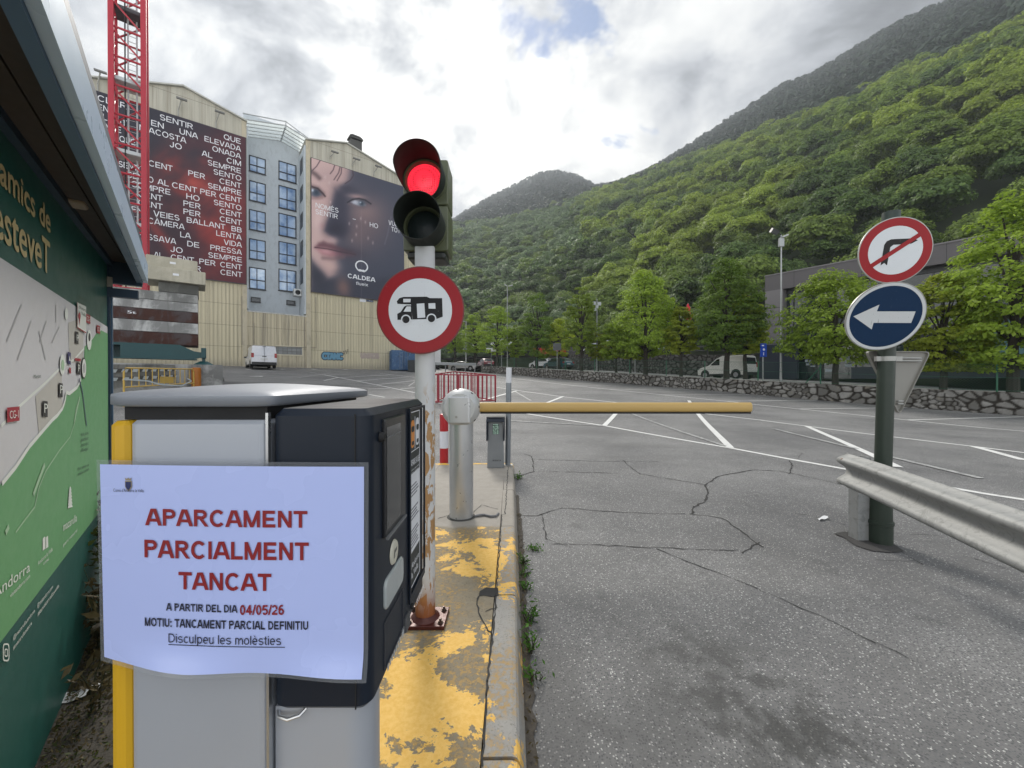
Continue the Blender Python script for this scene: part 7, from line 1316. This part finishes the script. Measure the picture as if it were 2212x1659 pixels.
# back of the triangular sign
tY = SP.y+.09; A_, B_, C_ = W(1866, 758, tY-.02), W(2005, 760, tY+.07), W(1938, 897, tY+.02); ux = (B_-A_).normalized(); ny = ux.cross((C_-A_)).normalized(); ny = ny if ny.y < 0 else -ny; ctr = (A_+B_+C_)/3
tg = thing('road_sign', 'grey back of a triangular sign fixed below the blue arrow sign', 'road sign', ctr)
def tri(k, off, r):
    P = [ctr+(q-ctr)*k for q in (A_, B_, C_)]; out = []
    for i in range(3):
        p, q0, q1 = P[i], P[i-1], P[(i+1) % 3]; da, db_ = (q0-p).normalized(), (q1-p).normalized()
        for t_ in range(6): f_ = t_/5; a0, a1 = p+da*r, p+db_*r; out.append((a0*(1-f_)**2+p*2*f_*(1-f_)+a1*f_*f_)+ny*off)
    return out
b = MB(); o1, o2, o3, o4 = tri(1.0, 0, .06), tri(1.0, .025, .06), tri(.965, .025, .055), tri(.955, .004, .055); n = len(o1); b.add(o1+o2+o3+o4, [(k*n+i, k*n+(i+1) % n, (k+1)*n+(i+1) % n, (k+1)*n+i) for k in range(3) for i in range(n)]+[tuple(range(3*n, 4*n)), tuple(range(n-1, -1, -1))]); pl = b.build('plate', pm('sign_back_paint', (.235, .228, .205), .5, var=.08, scale=5), tg)
b = MB()
for f_, ka, kb in ((.13, .12, .88), (.80, .30, .72)):
    l, r = A_.lerp(C_, f_), B_.lerp(C_, f_); 
    for dz in (.013, -.013): b.tube([l.lerp(r, ka)+ny*.03+Vector((0, 0, dz)), l.lerp(r, kb)+ny*.03+Vector((0, 0, dz))], .009, 6)
b.build('bracket_rails', M_ALU, pl); b = MB(); q = k_(A_.lerp(C_, .13).z); b.lathe([(.067, -.022), (.073, -.022), (.073, .022), (.067, .022)], q, n=20); b.box((q[0]-.09, q[1]-.01, q[2]), (.05, .03, .045)); b.box((q[0]+.10, q[1]-.01, q[2]), (.06, .03, .045)); b.build('clamp', M_ALU, pl)
# paper scraps
for px, py, dx, dy, lab in ((1777, 1122, .075, .035, 'white paper scrap lying on a crack in the lane before the guardrail'), (159, 1508, .09, .05, 'white crumpled ticket lying on the soil by the green kiosk wall')):
    p = G(px, py); b = MB(); b.grid(6, 4, lambda u, v: (p.x+(u-.5)*2*dx+(v-.5)*.03, p.y+(v-.5)*2*dy+(u-.5)*.06, gz(p.x, p.y)+.012+.008*math.sin(u*7+v*3)+.01*u)); tag(b.build('paper_scrap', pm('paper_white', (.66, .67, .68), .7, var=.05), smooth='all'), lab, 'litter')
# ================================================================== mountain side, woods, street trees, weeds
def U(px): return (px-1106)/F
B_PX = [-200, 600, 967, 1164, 1280, 1395, 1511, 1655, 1800, 1916, 2031, 2212, 2500]; B_PY = [500, 500, 492, 462, 418, 380, 334, 282, 224, 178, 132, 62, -60]     # edge of the light green wood
R_PX = [-200, 600, 880, 967, 1048, 1118, 1164, 1204, 1251, 1285, 1337, 1424, 1488, 1569, 1690, 1742, 1858, 1945, 2049, 2212, 2500]; R_PY = [600, 540, 520, 481, 430, 395, 372, 368, 381, 401, 395, 355, 314, 262, 181, 167, 97, 45, 2, -70, -200]     # skyline
def t_edge(u): return (825-np.interp(1106+F*u, B_PX, B_PY))/F
def t_ridge(u): return (825-np.interp(1106+F*u, R_PX, R_PY))/F
def z0_(u): return 57/np.maximum(.86*u+.5, .46)
def z1_(u): return np.interp(u, [-.4, -.1, .2, .45, .64, .81, 1.08, 1.3, 1.7], [430, 430, 400, 340, 280, 225, 175, 145, 110])
def zr_(u): return np.interp(u, [-.4, 0, .2, .3, .64, 1.08, 1.3, 1.7], [1150, 1100, 1000, 850, 620, 430, 360, 300])
HB = 4.2
def hill(u, Z):
    a, b, c = z0_(u), z1_(u), zr_(u); TE = CAM_H+t_edge(u)*b-7.5; TR = np.maximum(CAM_H+t_ridge(u)*c-6, TE)
    k = np.clip((Z-a)/(b-a), 0, 1); near = HB+(TE-HB)*(k*.92+.08*k*k*(3-2*k)); q = np.clip((Z-b)/(c-b), 0, 1.0); far = TE+(TR-TE)*q; d = np.clip(Z-c, 0, None)
    return np.where(Z < b, near, far)-d*.8-np.clip(a-Z, 0, None)*.12
us = np.linspace(-.45, 1.65, 150); rs = np.concatenate([np.linspace(-.35, 1, 40), np.linspace(1.03, 2.0, 40), [2.06, 2.2]])
vv = []
for r_ in rs:
    for u in us:
        a, b, c = z0_(u), z1_(u), zr_(u); Z = (a+r_*14 if r_ < 0 else a+(b-a)*r_) if r_ <= 1 else (b+(c-b)*(r_-1) if r_ <= 2 else c*(1+(r_-2)))
        z = float(hill(u, Z)) if r_ >= 0 else HB+r_*12; n_ = mnoise.noise(Vector((u*Z*.02, Z*.02, 0)))*min(4, max(0, (Z-60)*.03)); vv.append((u*Z, Z, z+n_))
w = len(us); q = np.arange((w-1)*(len(rs)-1)); i = (q//(w-1))*w+q % (w-1)
tag(link('hillside', npmesh('hillside', np.array(vv), np.stack([i, i+1, i+w+1, i+w], -1), pm('forest_floor', (.026, .040, .014), .95, var=.4, scale=.05), smooth=True)), kind='structure')

def leaf_mat(name, dark, light, trans=.35, hue=.5):
    t = NT(name); gi = t.n('ShaderNodeNewGeometry'); oi = t.n('ShaderNodeObjectInfo'); r1, r2 = gi.outputs['Random Per Island'], oi.outputs['Random']
    c = t.mix(t.m('POWER', r1, 1.2), dark, light); c = t.mix(t.m('MULTIPLY', t.noise(.35, 3), hue), c, tuple(x*y for x, y in zip(light, (1.25, 1.05, .6)))); c = t.scale(c, t.m('ADD', .80, t.m('MULTIPLY', r2, .40)))
    tl_ = t.n('ShaderNodeBsdfTranslucent'); t.put(tl_.inputs[0], t.mix(.35, c, t.scale(c, 1.7))); sh = t.n('ShaderNodeMixShader'); sh.inputs[0].default_value = trans; t.put(sh.inputs[1], t.bsdf(c, .55, spec=.25)); t.put(sh.inputs[2], tl_.outputs[0]); return t.done(sh.outputs[0])
def unit(v): return v/np.maximum(np.linalg.norm(v, axis=1), 1e-6)[:, None]
def leaves(P, Nrm, size, asp=.62, rng=RNG, fold=.0):
    """one diamond-shaped leaf or leaf spray per point"""
    n = len(P); t = unit(np.cross(Nrm, rng.normal(size=(n, 3)))); b = np.cross(Nrm, t); s = (size*rng.uniform(.65, 1.3, n))[:, None] if np.ndim(size) == 0 else size[:, None]
    V = np.stack([P+t*s, P+b*s*asp+Nrm*s*fold, P-t*s*.9, P-b*s*asp+Nrm*s*fold], 1).reshape(-1, 3); return V, np.arange(n*4).reshape(n, 4)
def crown_points(kind, rng, nl, per, R0, H):
    """clump centres through the crown, then leaf points and normals around each"""
    if kind == 'maple':
        f = rng.beta(1.25, 1.5, nl); az = np.arange(nl)*2.399+rng.normal(0, .4, nl); env = R0*np.clip(np.sin(np.pi*np.clip(f*.80+.16, 0, 1))**.95, .04, 1)*(1-.12*f); env *= 1+.22*np.sin(az*3+rng.random()*6)+.12*np.sin(f*17+az*2); rad = env*np.sqrt(rng.uniform(.30, 1.0, nl))
        C = np.stack([np.cos(az)*rad, np.sin(az)*rad, f*H], 1); cr = R0*rng.uniform(.18, .28, nl); flat = .56
    else:
        v = unit(rng.normal(size=(nl, 3))); v[:, 2] = np.abs(v[:, 2])*1.0-.25; k = rng.uniform(.55, .95, nl)[:, None]; C = v*k*np.array([R0, R0, H*.55])+np.array([0, 0, H*.55]); cr = R0*rng.uniform(.26, .44, nl); flat = .75
    m = nl*per; ci = np.repeat(np.arange(nl), per); d = unit(rng.normal(size=(m, 3))); d[:, 2] = np.abs(d[:, 2])*1.15-.38; d = unit(d); rr = rng.uniform(.55, 1.0, m)**.6; L = d*rr[:, None]*cr[ci][:, None]*np.array([1, 1, flat]); P = C[ci]+L
    out = unit(C-np.array([0, 0, H*.35])); Nn = unit(d*np.array([.7, .7, 1.0])+out[ci]*.55+np.array([0, 0, .45])+rng.normal(0, .38, (m, 3))); return C, P, Nn
LM = {'mid': leaf_mat('maple_leaf_mid', (.095, .168, .022), (.27, .39, .052), .5), 'dark': leaf_mat('maple_leaf_dark', (.052, .112, .020), (.165, .27, .044), .48), 'light': leaf_mat('maple_leaf_light', (.17, .24, .026), (.38, .47, .060), .55)}
M_BARK = pm('street_tree_bark', (.035, .029, .023), .9, var=.35, scale=9, bump=.8, bscale=40)
def street_tree_meshes(seed, H, R0, base, mat, dens):
    rng = np.random.default_rng(seed); CH = H-base; C, P, Nn = crown_points('maple', rng, int(125*dens), 80, R0, CH); P[:, 2] += base; C[:, 2] += base; V, Fc = leaves(P, Nn, (.090 if R0 < 2.6 else .108), .62, rng); cm = npmesh('crown', V, Fc, mat)
    b = MB(); ln = [Vector((rng.normal(0, .03), rng.normal(0, .03), z)) for z in np.linspace(0, base+CH*.75, 8)]; r_ = .030+.018*H; ln[0] = Vector((0, 0, -.15)); b.tube(ln, list(np.linspace(r_*1.15, r_*.25, 8)), 9)
    for c in C[rng.permutation(len(C))[:22]]:
        h0 = base*.95+max(0, (c[2]-base))*.45; p0 = Vector((0, 0, h0)); p1 = Vector(c); m = p0.lerp(p1, .5)+Vector((0, 0, .12*(p1-p0).length)); b.tube([p0, m, p1], [r_*.38, r_*.26, r_*.10], 5)
    o = b.build('trunk', M_BARK, None, smooth=True); tm_ = o.data; bpy.data.objects.remove(o); return cm, tm_
def street_tree(label, px, off, ytop, ybot_crown, halfw, tint, seed, dens=1.0, base_px=None):
    p, h = at_px(px, off); gx_ = p; H = W(px, ytop, p.y).z-p.z; base = max(.8, W(px, ybot_crown, p.y).z-p.z); R0 = halfw/F*p.y*.93
    cm, tm_ = street_tree_meshes(seed, H, R0, base, LM[tint], dens); o = thing('street_tree', label, 'tree', (p.x, p.y, p.z-.02), 0, group='trees along the street behind the stone wall'); link('crown', cm, o); link('trunk', tm_, o); return o
TREES = [
 ('tallest street tree, with its broad crown filling the right edge behind the sign post', 2188, 1.2, 420, 800, 128, 'mid', 1, 1.9), ('light yellow-green street tree between the road signs and the right edge', 2030, 1.6, 585, 800, 84, 'light', 2, 1.1), ('spreading green street tree just left of the road signs before the dark building', 1801, 1.0, 580, 785, 104, 'mid', 3, 1.5),
 ('big dense dark green street tree with a pointed top by the white panel van', 1568, 1.0, 556, 762, 74, 'dark', 4, 1.8), ('yellow-green street tree hidden behind the dark pointed tree beside the blue sign', 1607, 2.4, 636, 765, 46, 'light', 5, 1.0), ('small light green street tree with the red flag above it', 1469, 1.3, 662, 765, 38, 'light', 6, 1.0),
 ('big pointed green street tree in the middle of the row', 1394.7, 1.0, 587, 772, 74, 'mid', 7, 1.7), ('narrow green tree squeezed at the left side of the big pointed tree', 1330, 1.6, 690, 775, 40, 'mid', 8, 1.0), ('yellow-green low tree behind the left half of the big pointed tree', 1364, 3.0, 722, 775, 46, 'light', 9, .9),
 ('conical green street tree behind the square sign with the grey back', 1255, 1.2, 618, 770, 40, 'mid', 10, 1.1), ('small yellow-green tree right of the conical street tree', 1290, 3.4, 715, 778, 24, 'light', 11, .8), ('dark green tall oval street tree above the white and teal hatchbacks', 1160, 1.2, 626, 775, 40, 'dark', 12, 1.3), ('small pale tree between the dark oval tree and the conical one', 1208, 3.6, 690, 768, 32, 'light', 13, .9),
 ('wide green street tree crossed by the slim street lamp', 1073, 1.5, 662, 765, 42, 'mid', 14, 1.1), ('thin street tree just right of the slim street lamp', 1115, 3.2, 700, 772, 22, 'mid', 15, .8), ('round green street tree behind the charcoal car', 1026, 4.5, 676, 762, 30, 'mid', 16, 1.0), ('leftmost street tree, next to the motorhome sign', 984, 5, 684, 762, 28, 'mid', 17, 1.0)]
for k, (lab, px, off, yt, yb_, hw_, tint, sd, dn) in enumerate(TREES): street_tree(lab, px, off, yt, yb_, hw_, tint, sd, dn)

# ---- wood on the slope
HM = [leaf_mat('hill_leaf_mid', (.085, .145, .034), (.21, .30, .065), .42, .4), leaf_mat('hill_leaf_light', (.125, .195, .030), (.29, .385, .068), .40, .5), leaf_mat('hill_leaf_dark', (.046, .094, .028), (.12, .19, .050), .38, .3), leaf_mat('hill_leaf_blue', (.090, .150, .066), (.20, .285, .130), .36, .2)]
M_FAR = leaf_mat('far_conifer', (.018, .036, .022), (.055, .085, .052), .2, .2)
def crown_arrays(seed, nl, per, size):
    rng = np.random.default_rng(seed); C, P, Nn = crown_points('wood', rng, nl, per, 4.6, 8.2); P[:, 2] += 1.5; return leaves(P, Nn, size, .7, rng)
hill_meshes = []
for s_ in range(5):
    V, Fc = crown_arrays(50+s_, 34, 170, .25)
    for mi in range(4):
        b = MB(); b.tube([(0, 0, -3), (.1, 0, 1.5), (.2, .1, 5)], [.32, .26, .12], 6); tv = np.array(b.v); me = npmesh('hillside_tree', V, Fc, HM[mi]); hill_meshes.append(me)
# positions: jittered grid over the slope, kept where it can be seen
pos = []
rr = np.random.default_rng(21)
for Xg in np.arange(-200, 420, 7.2):
    for Yg in np.arange(30, 460, 7.2):
        X, Y = Xg+rr.uniform(-2.8, 2.8), Yg+rr.uniform(-2.8, 2.8); u = X/Y
        if u < -.24 or u > 1.48: continue
        a, b_ = float(z0_(u)), float(z1_(u))
        if not (a-4 < Y < b_*1.03): continue
        pos.append((X, Y, float(hill(u, max(Y, a)))))
pos.sort(key=lambda p: p[1]*math.sqrt(1+(p[0]/p[1])**2)); print('wood trees', len(pos))
NEAR = 230; LAB = ['mid green broadleaf tree in the wood that covers the slope', 'bright yellow-green broadleaf tree in the wood that covers the slope', 'dark green broadleaf tree in the wood that covers the slope', 'bluish grey-green tree in the wood that covers the slope']; GRP = ['mid green trees of the hillside wood', 'yellow-green trees of the hillside wood', 'dark green trees of the hillside wood', 'bluish trees of the hillside wood']
FV, FF, FMI = [], [], []; nvt = 0
low = [crown_arrays(90+s_, 22, 78, .40) for s_ in range(4)]; rr = random.Random(5)
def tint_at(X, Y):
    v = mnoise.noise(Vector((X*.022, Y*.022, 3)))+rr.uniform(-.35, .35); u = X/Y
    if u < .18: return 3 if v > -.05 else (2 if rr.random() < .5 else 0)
    if math.hypot(X, Y) < 105: return 2 if v < -.08 else 0  # low on the slope: darker greens, shade there put into the leaf colour
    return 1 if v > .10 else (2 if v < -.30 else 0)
for k, (X, Y, Z) in enumerate(pos):
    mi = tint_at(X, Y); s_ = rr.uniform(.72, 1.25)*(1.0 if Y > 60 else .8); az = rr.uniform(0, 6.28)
    if k < NEAR:
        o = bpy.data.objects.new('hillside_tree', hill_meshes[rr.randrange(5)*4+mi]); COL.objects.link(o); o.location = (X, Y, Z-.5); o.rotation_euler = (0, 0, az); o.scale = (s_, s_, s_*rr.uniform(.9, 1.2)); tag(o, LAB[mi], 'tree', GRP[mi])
    else:
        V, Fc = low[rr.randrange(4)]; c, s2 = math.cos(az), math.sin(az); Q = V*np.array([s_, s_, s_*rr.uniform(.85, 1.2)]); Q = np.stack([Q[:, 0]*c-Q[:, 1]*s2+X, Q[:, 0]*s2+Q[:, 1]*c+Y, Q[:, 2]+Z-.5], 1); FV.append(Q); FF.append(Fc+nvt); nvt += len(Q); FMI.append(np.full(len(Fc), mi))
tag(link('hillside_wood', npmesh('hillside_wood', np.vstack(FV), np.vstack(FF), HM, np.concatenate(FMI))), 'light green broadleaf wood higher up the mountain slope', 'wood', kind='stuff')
# dark conifer wood up to the skyline
FV, FF = [], []; nvt = 0; rng = np.random.default_rng(33)
def conifer(seed):
    r = np.random.default_rng(seed); n = 60; f = r.random(n); az = r.uniform(0, 6.28, n); rad = (1-f)**.8*1.9*r.uniform(.5, 1, n); P = np.stack([np.cos(az)*rad, np.sin(az)*rad, f*8.5], 1); Nn = unit(np.stack([np.cos(az), np.sin(az), .9+0*az], 1)+r.normal(0, .3, (n, 3))); return leaves(P, Nn, .95, .7, r)
cons = [conifer(s_) for s_ in range(6)]+[crown_arrays(70+s_, 8, 9, 1.5) for s_ in range(3)]
cnt = 0
for u0 in np.linspace(-.24, 1.46, 230):
    b_, c_ = float(z1_(u0)), float(zr_(u0)); Z = b_*.97
    while Z < c_*1.012:
        dz = max(5.5, Z*.0125); Y = Z+rng.uniform(-dz*.5, dz*.5); u = u0+rng.uniform(-.0045, .0045); X = u*Y; sc = rng.uniform(.7, 1.3)*(.85 if Y > .95*c_ else 1)
        V, Fc = cons[rng.integers(0, 6) if rng.random() < .8 else rng.integers(6, 9)]; FV.append(V*sc+np.array([X, Y, float(hill(u, min(Y, c_)))-.8])); FF.append(Fc+nvt); nvt += len(V); Z += dz; cnt += 1
print('conifers', cnt)
tag(link('conifer_wood', npmesh('conifer_wood', np.vstack(FV), np.vstack(FF), M_FAR)), 'dark conifer wood running up to the mountain skyline', 'wood', kind='stuff')

# ---- weeds by the kiosk and along the kerb
M_WEED = leaf_mat('weed_leaf', (.020, .034, .009), (.075, .095, .028), .3, .3); M_DRY = leaf_mat('dry_weed', (.040, .032, .014), (.120, .098, .050), .3, .3); M_FRESH = leaf_mat('fresh_weed', (.030, .085, .010), (.080, .190, .030), .35, .3)
def weed(name, label, x, y, z, h, spread, nst, seed, mat, nl=60, ls=.028, group=None):
    rng = np.random.default_rng(seed); o = thing(name, label, 'plant', (x, y, z), 0, group); b = MB(); Ps = []
    for k in range(nst):
        a = rng.uniform(0, 6.28); l = rng.uniform(.55, 1.0)*h; tip = Vector((math.cos(a)*spread*rng.uniform(.3, 1), math.sin(a)*spread*rng.uniform(.3, 1), l)); m = tip*.5+Vector((rng.normal(0, .02), rng.normal(0, .02), .06*h)); r0 = Vector((rng.normal(0, .02), rng.normal(0, .02), -.02)); b.tube([r0, m, tip], [.0045, .0035, .0015], 5)
        for q in range(nl//nst+1): f = rng.uniform(.15, 1); c = r0.lerp(m, f*2) if f < .5 else m.lerp(tip, f*2-1); Ps.append(np.array(c)+rng.normal(0, .022, 3))
    b.build('stem', pm('weed_stem', (.035, .04, .018), .7), o, local=True); P = np.array(Ps); V, Fc = leaves(P, unit(rng.normal(size=P.shape)+np.array([0, 0, .6])), ls, .35, rng); link('leaves', npmesh('leaves', V, Fc, mat), o)
KL = lambda x, y, z=0: KM @ Vector((x, y, z))
for k, (xx, yy, h, sp_w, n_, mt, lab, nl) in enumerate(((.42, .10, 1.0, .22, 9, M_WEED, 'tallest bushy weed at the far end of the green kiosk wall behind the notice', 420), (.62, .10, .75, .20, 8, M_WEED, 'dense dark weed in the middle of the row along the kiosk wall', 380), (.86, .09, .50, .17, 7, M_DRY, 'low brownish weed along the kiosk wall before the tall stalk', 260), (1.10, .10, .62, .07, 2, M_DRY, 'tall single dry stalk with few leaves by the kiosk wall', 26), (.22, .16, 1.12, .12, 5, M_WEED, 'thin climbing weed rising beside the left edge of the notice', 120), (1.42, .12, .34, .14, 5, M_DRY, 'sparse dry weed nearest to the camera at the foot of the kiosk', 60), (.74, .32, .22, .20, 8, M_FRESH, 'low green weed clump on the gravel in front of the kiosk weeds', 170))):
    p = KL(xx, yy); weed('weed', lab, p.x, p.y, .01, h, sp_w, n_, 200+k, mt, nl, .030 if k != 3 else .05, group='weeds along the kiosk wall')
rng = np.random.default_rng(77); n = 4200; a = rng.uniform(.1, 2.4, n); y = np.abs(rng.normal(0, .13, n))+.01+.42*(rng.random(n) < .14)*rng.random(n); P = np.array([tuple(KL(i, j, .012+.03*rng.random())) for i, j in zip(a, y)]); V, Fc = leaves(P, unit(rng.normal(size=P.shape)+np.array([0, 0, 1.2])), .0105, .42, rng)
tag(link('ground_litter', npmesh('ground_litter', V, Fc, [M_DRY, M_WEED], (rng.random(n) < .35).astype(int))), 'dead leaves and low weeds on the ground along the kiosk wall', 'weeds', kind='stuff')
b = MB(); pp = [KL(i, j) for i, j in ((.02, .0), (2.6, .0), (2.6, .16), (2.1, .20), (1.6, .30), (1.2, .22), (.8, .34), (.4, .26), (.02, .30))]; b.sheet([(p.x, p.y, gz(p.x, p.y)+.006) for p in pp][::-1]); tag(b.build('wall_foot_soil', M_SOIL), kind='structure')
KW_ = [(4.75, .10, .5, .10, 'wide clump of green weeds at the kerb beside the card reader', 5.9, .13), (0, 0, 0, 0, '', 0, 0)]
kk = [(.11, 6.15, .07, .13, 130, 'wide green weed clump where a crack meets the kerb near the card reader'), (.20, 3.62, .05, .08, 70, 'small weeds in a crack corner beside the unpainted kerb stone'), (.10, 3.35, .09, .06, 60, 'weed sprig at the kerb where the yellow paint begins'), (.105, 2.95, .07, .05, 55, 'weed sprig in the kerb gutter beside the worn yellow stone'), (.11, 2.56, .11, .07, 70, 'leafy weed in the kerb gutter by the open kerb joint'), (.115, 2.28, .12, .06, 60, 'broad leafed weed in the kerb gutter nearest to the camera'), (.108, 2.06, .07, .045, 40, 'tiny weed tuft in the gutter in front of the grey kerb stone'), (.105, 3.15, .05, .05, 45, 'low weed patch in the gutter between two taller sprigs')]
for k, (x, y, h, sp_w, nl, lab) in enumerate(kk): weed('kerb_weed', lab, x, y, gz(x, y), h, sp_w, 6, 300+k, M_FRESH, nl, .018, group='weeds in the kerb gutter')
n = 240; P = np.stack([.085+rng.normal(0, .018, n), rng.uniform(1.2, 4.6, n), .034+.012*rng.random(n)], 1); V, Fc = leaves(P, unit(rng.normal(size=P.shape)+np.array([0, 0, 1.5])), .012, .4, rng); tag(link('gutter_leaves', npmesh('gutter_leaves', V, Fc, M_DRY)), 'dry leaf scraps in the gutter along the kerb', 'leaves', kind='stuff')
# ================================================================== valley haze
hz = MB(); hz.bb(-560, 760, -40, 1290, -14, 500)
t = NT('valley_haze'); pv = t.n('ShaderNodeVolumePrincipled'); pv.inputs['Color'].default_value = (.86, .92, 1.0, 1); pv.inputs['Density'].default_value = .00036; pv.inputs['Anisotropy'].default_value = .3
t.t.links.new(pv.outputs[0], t.out.inputs['Volume']); tag(hz.build('haze', t.mat), kind='stuff')
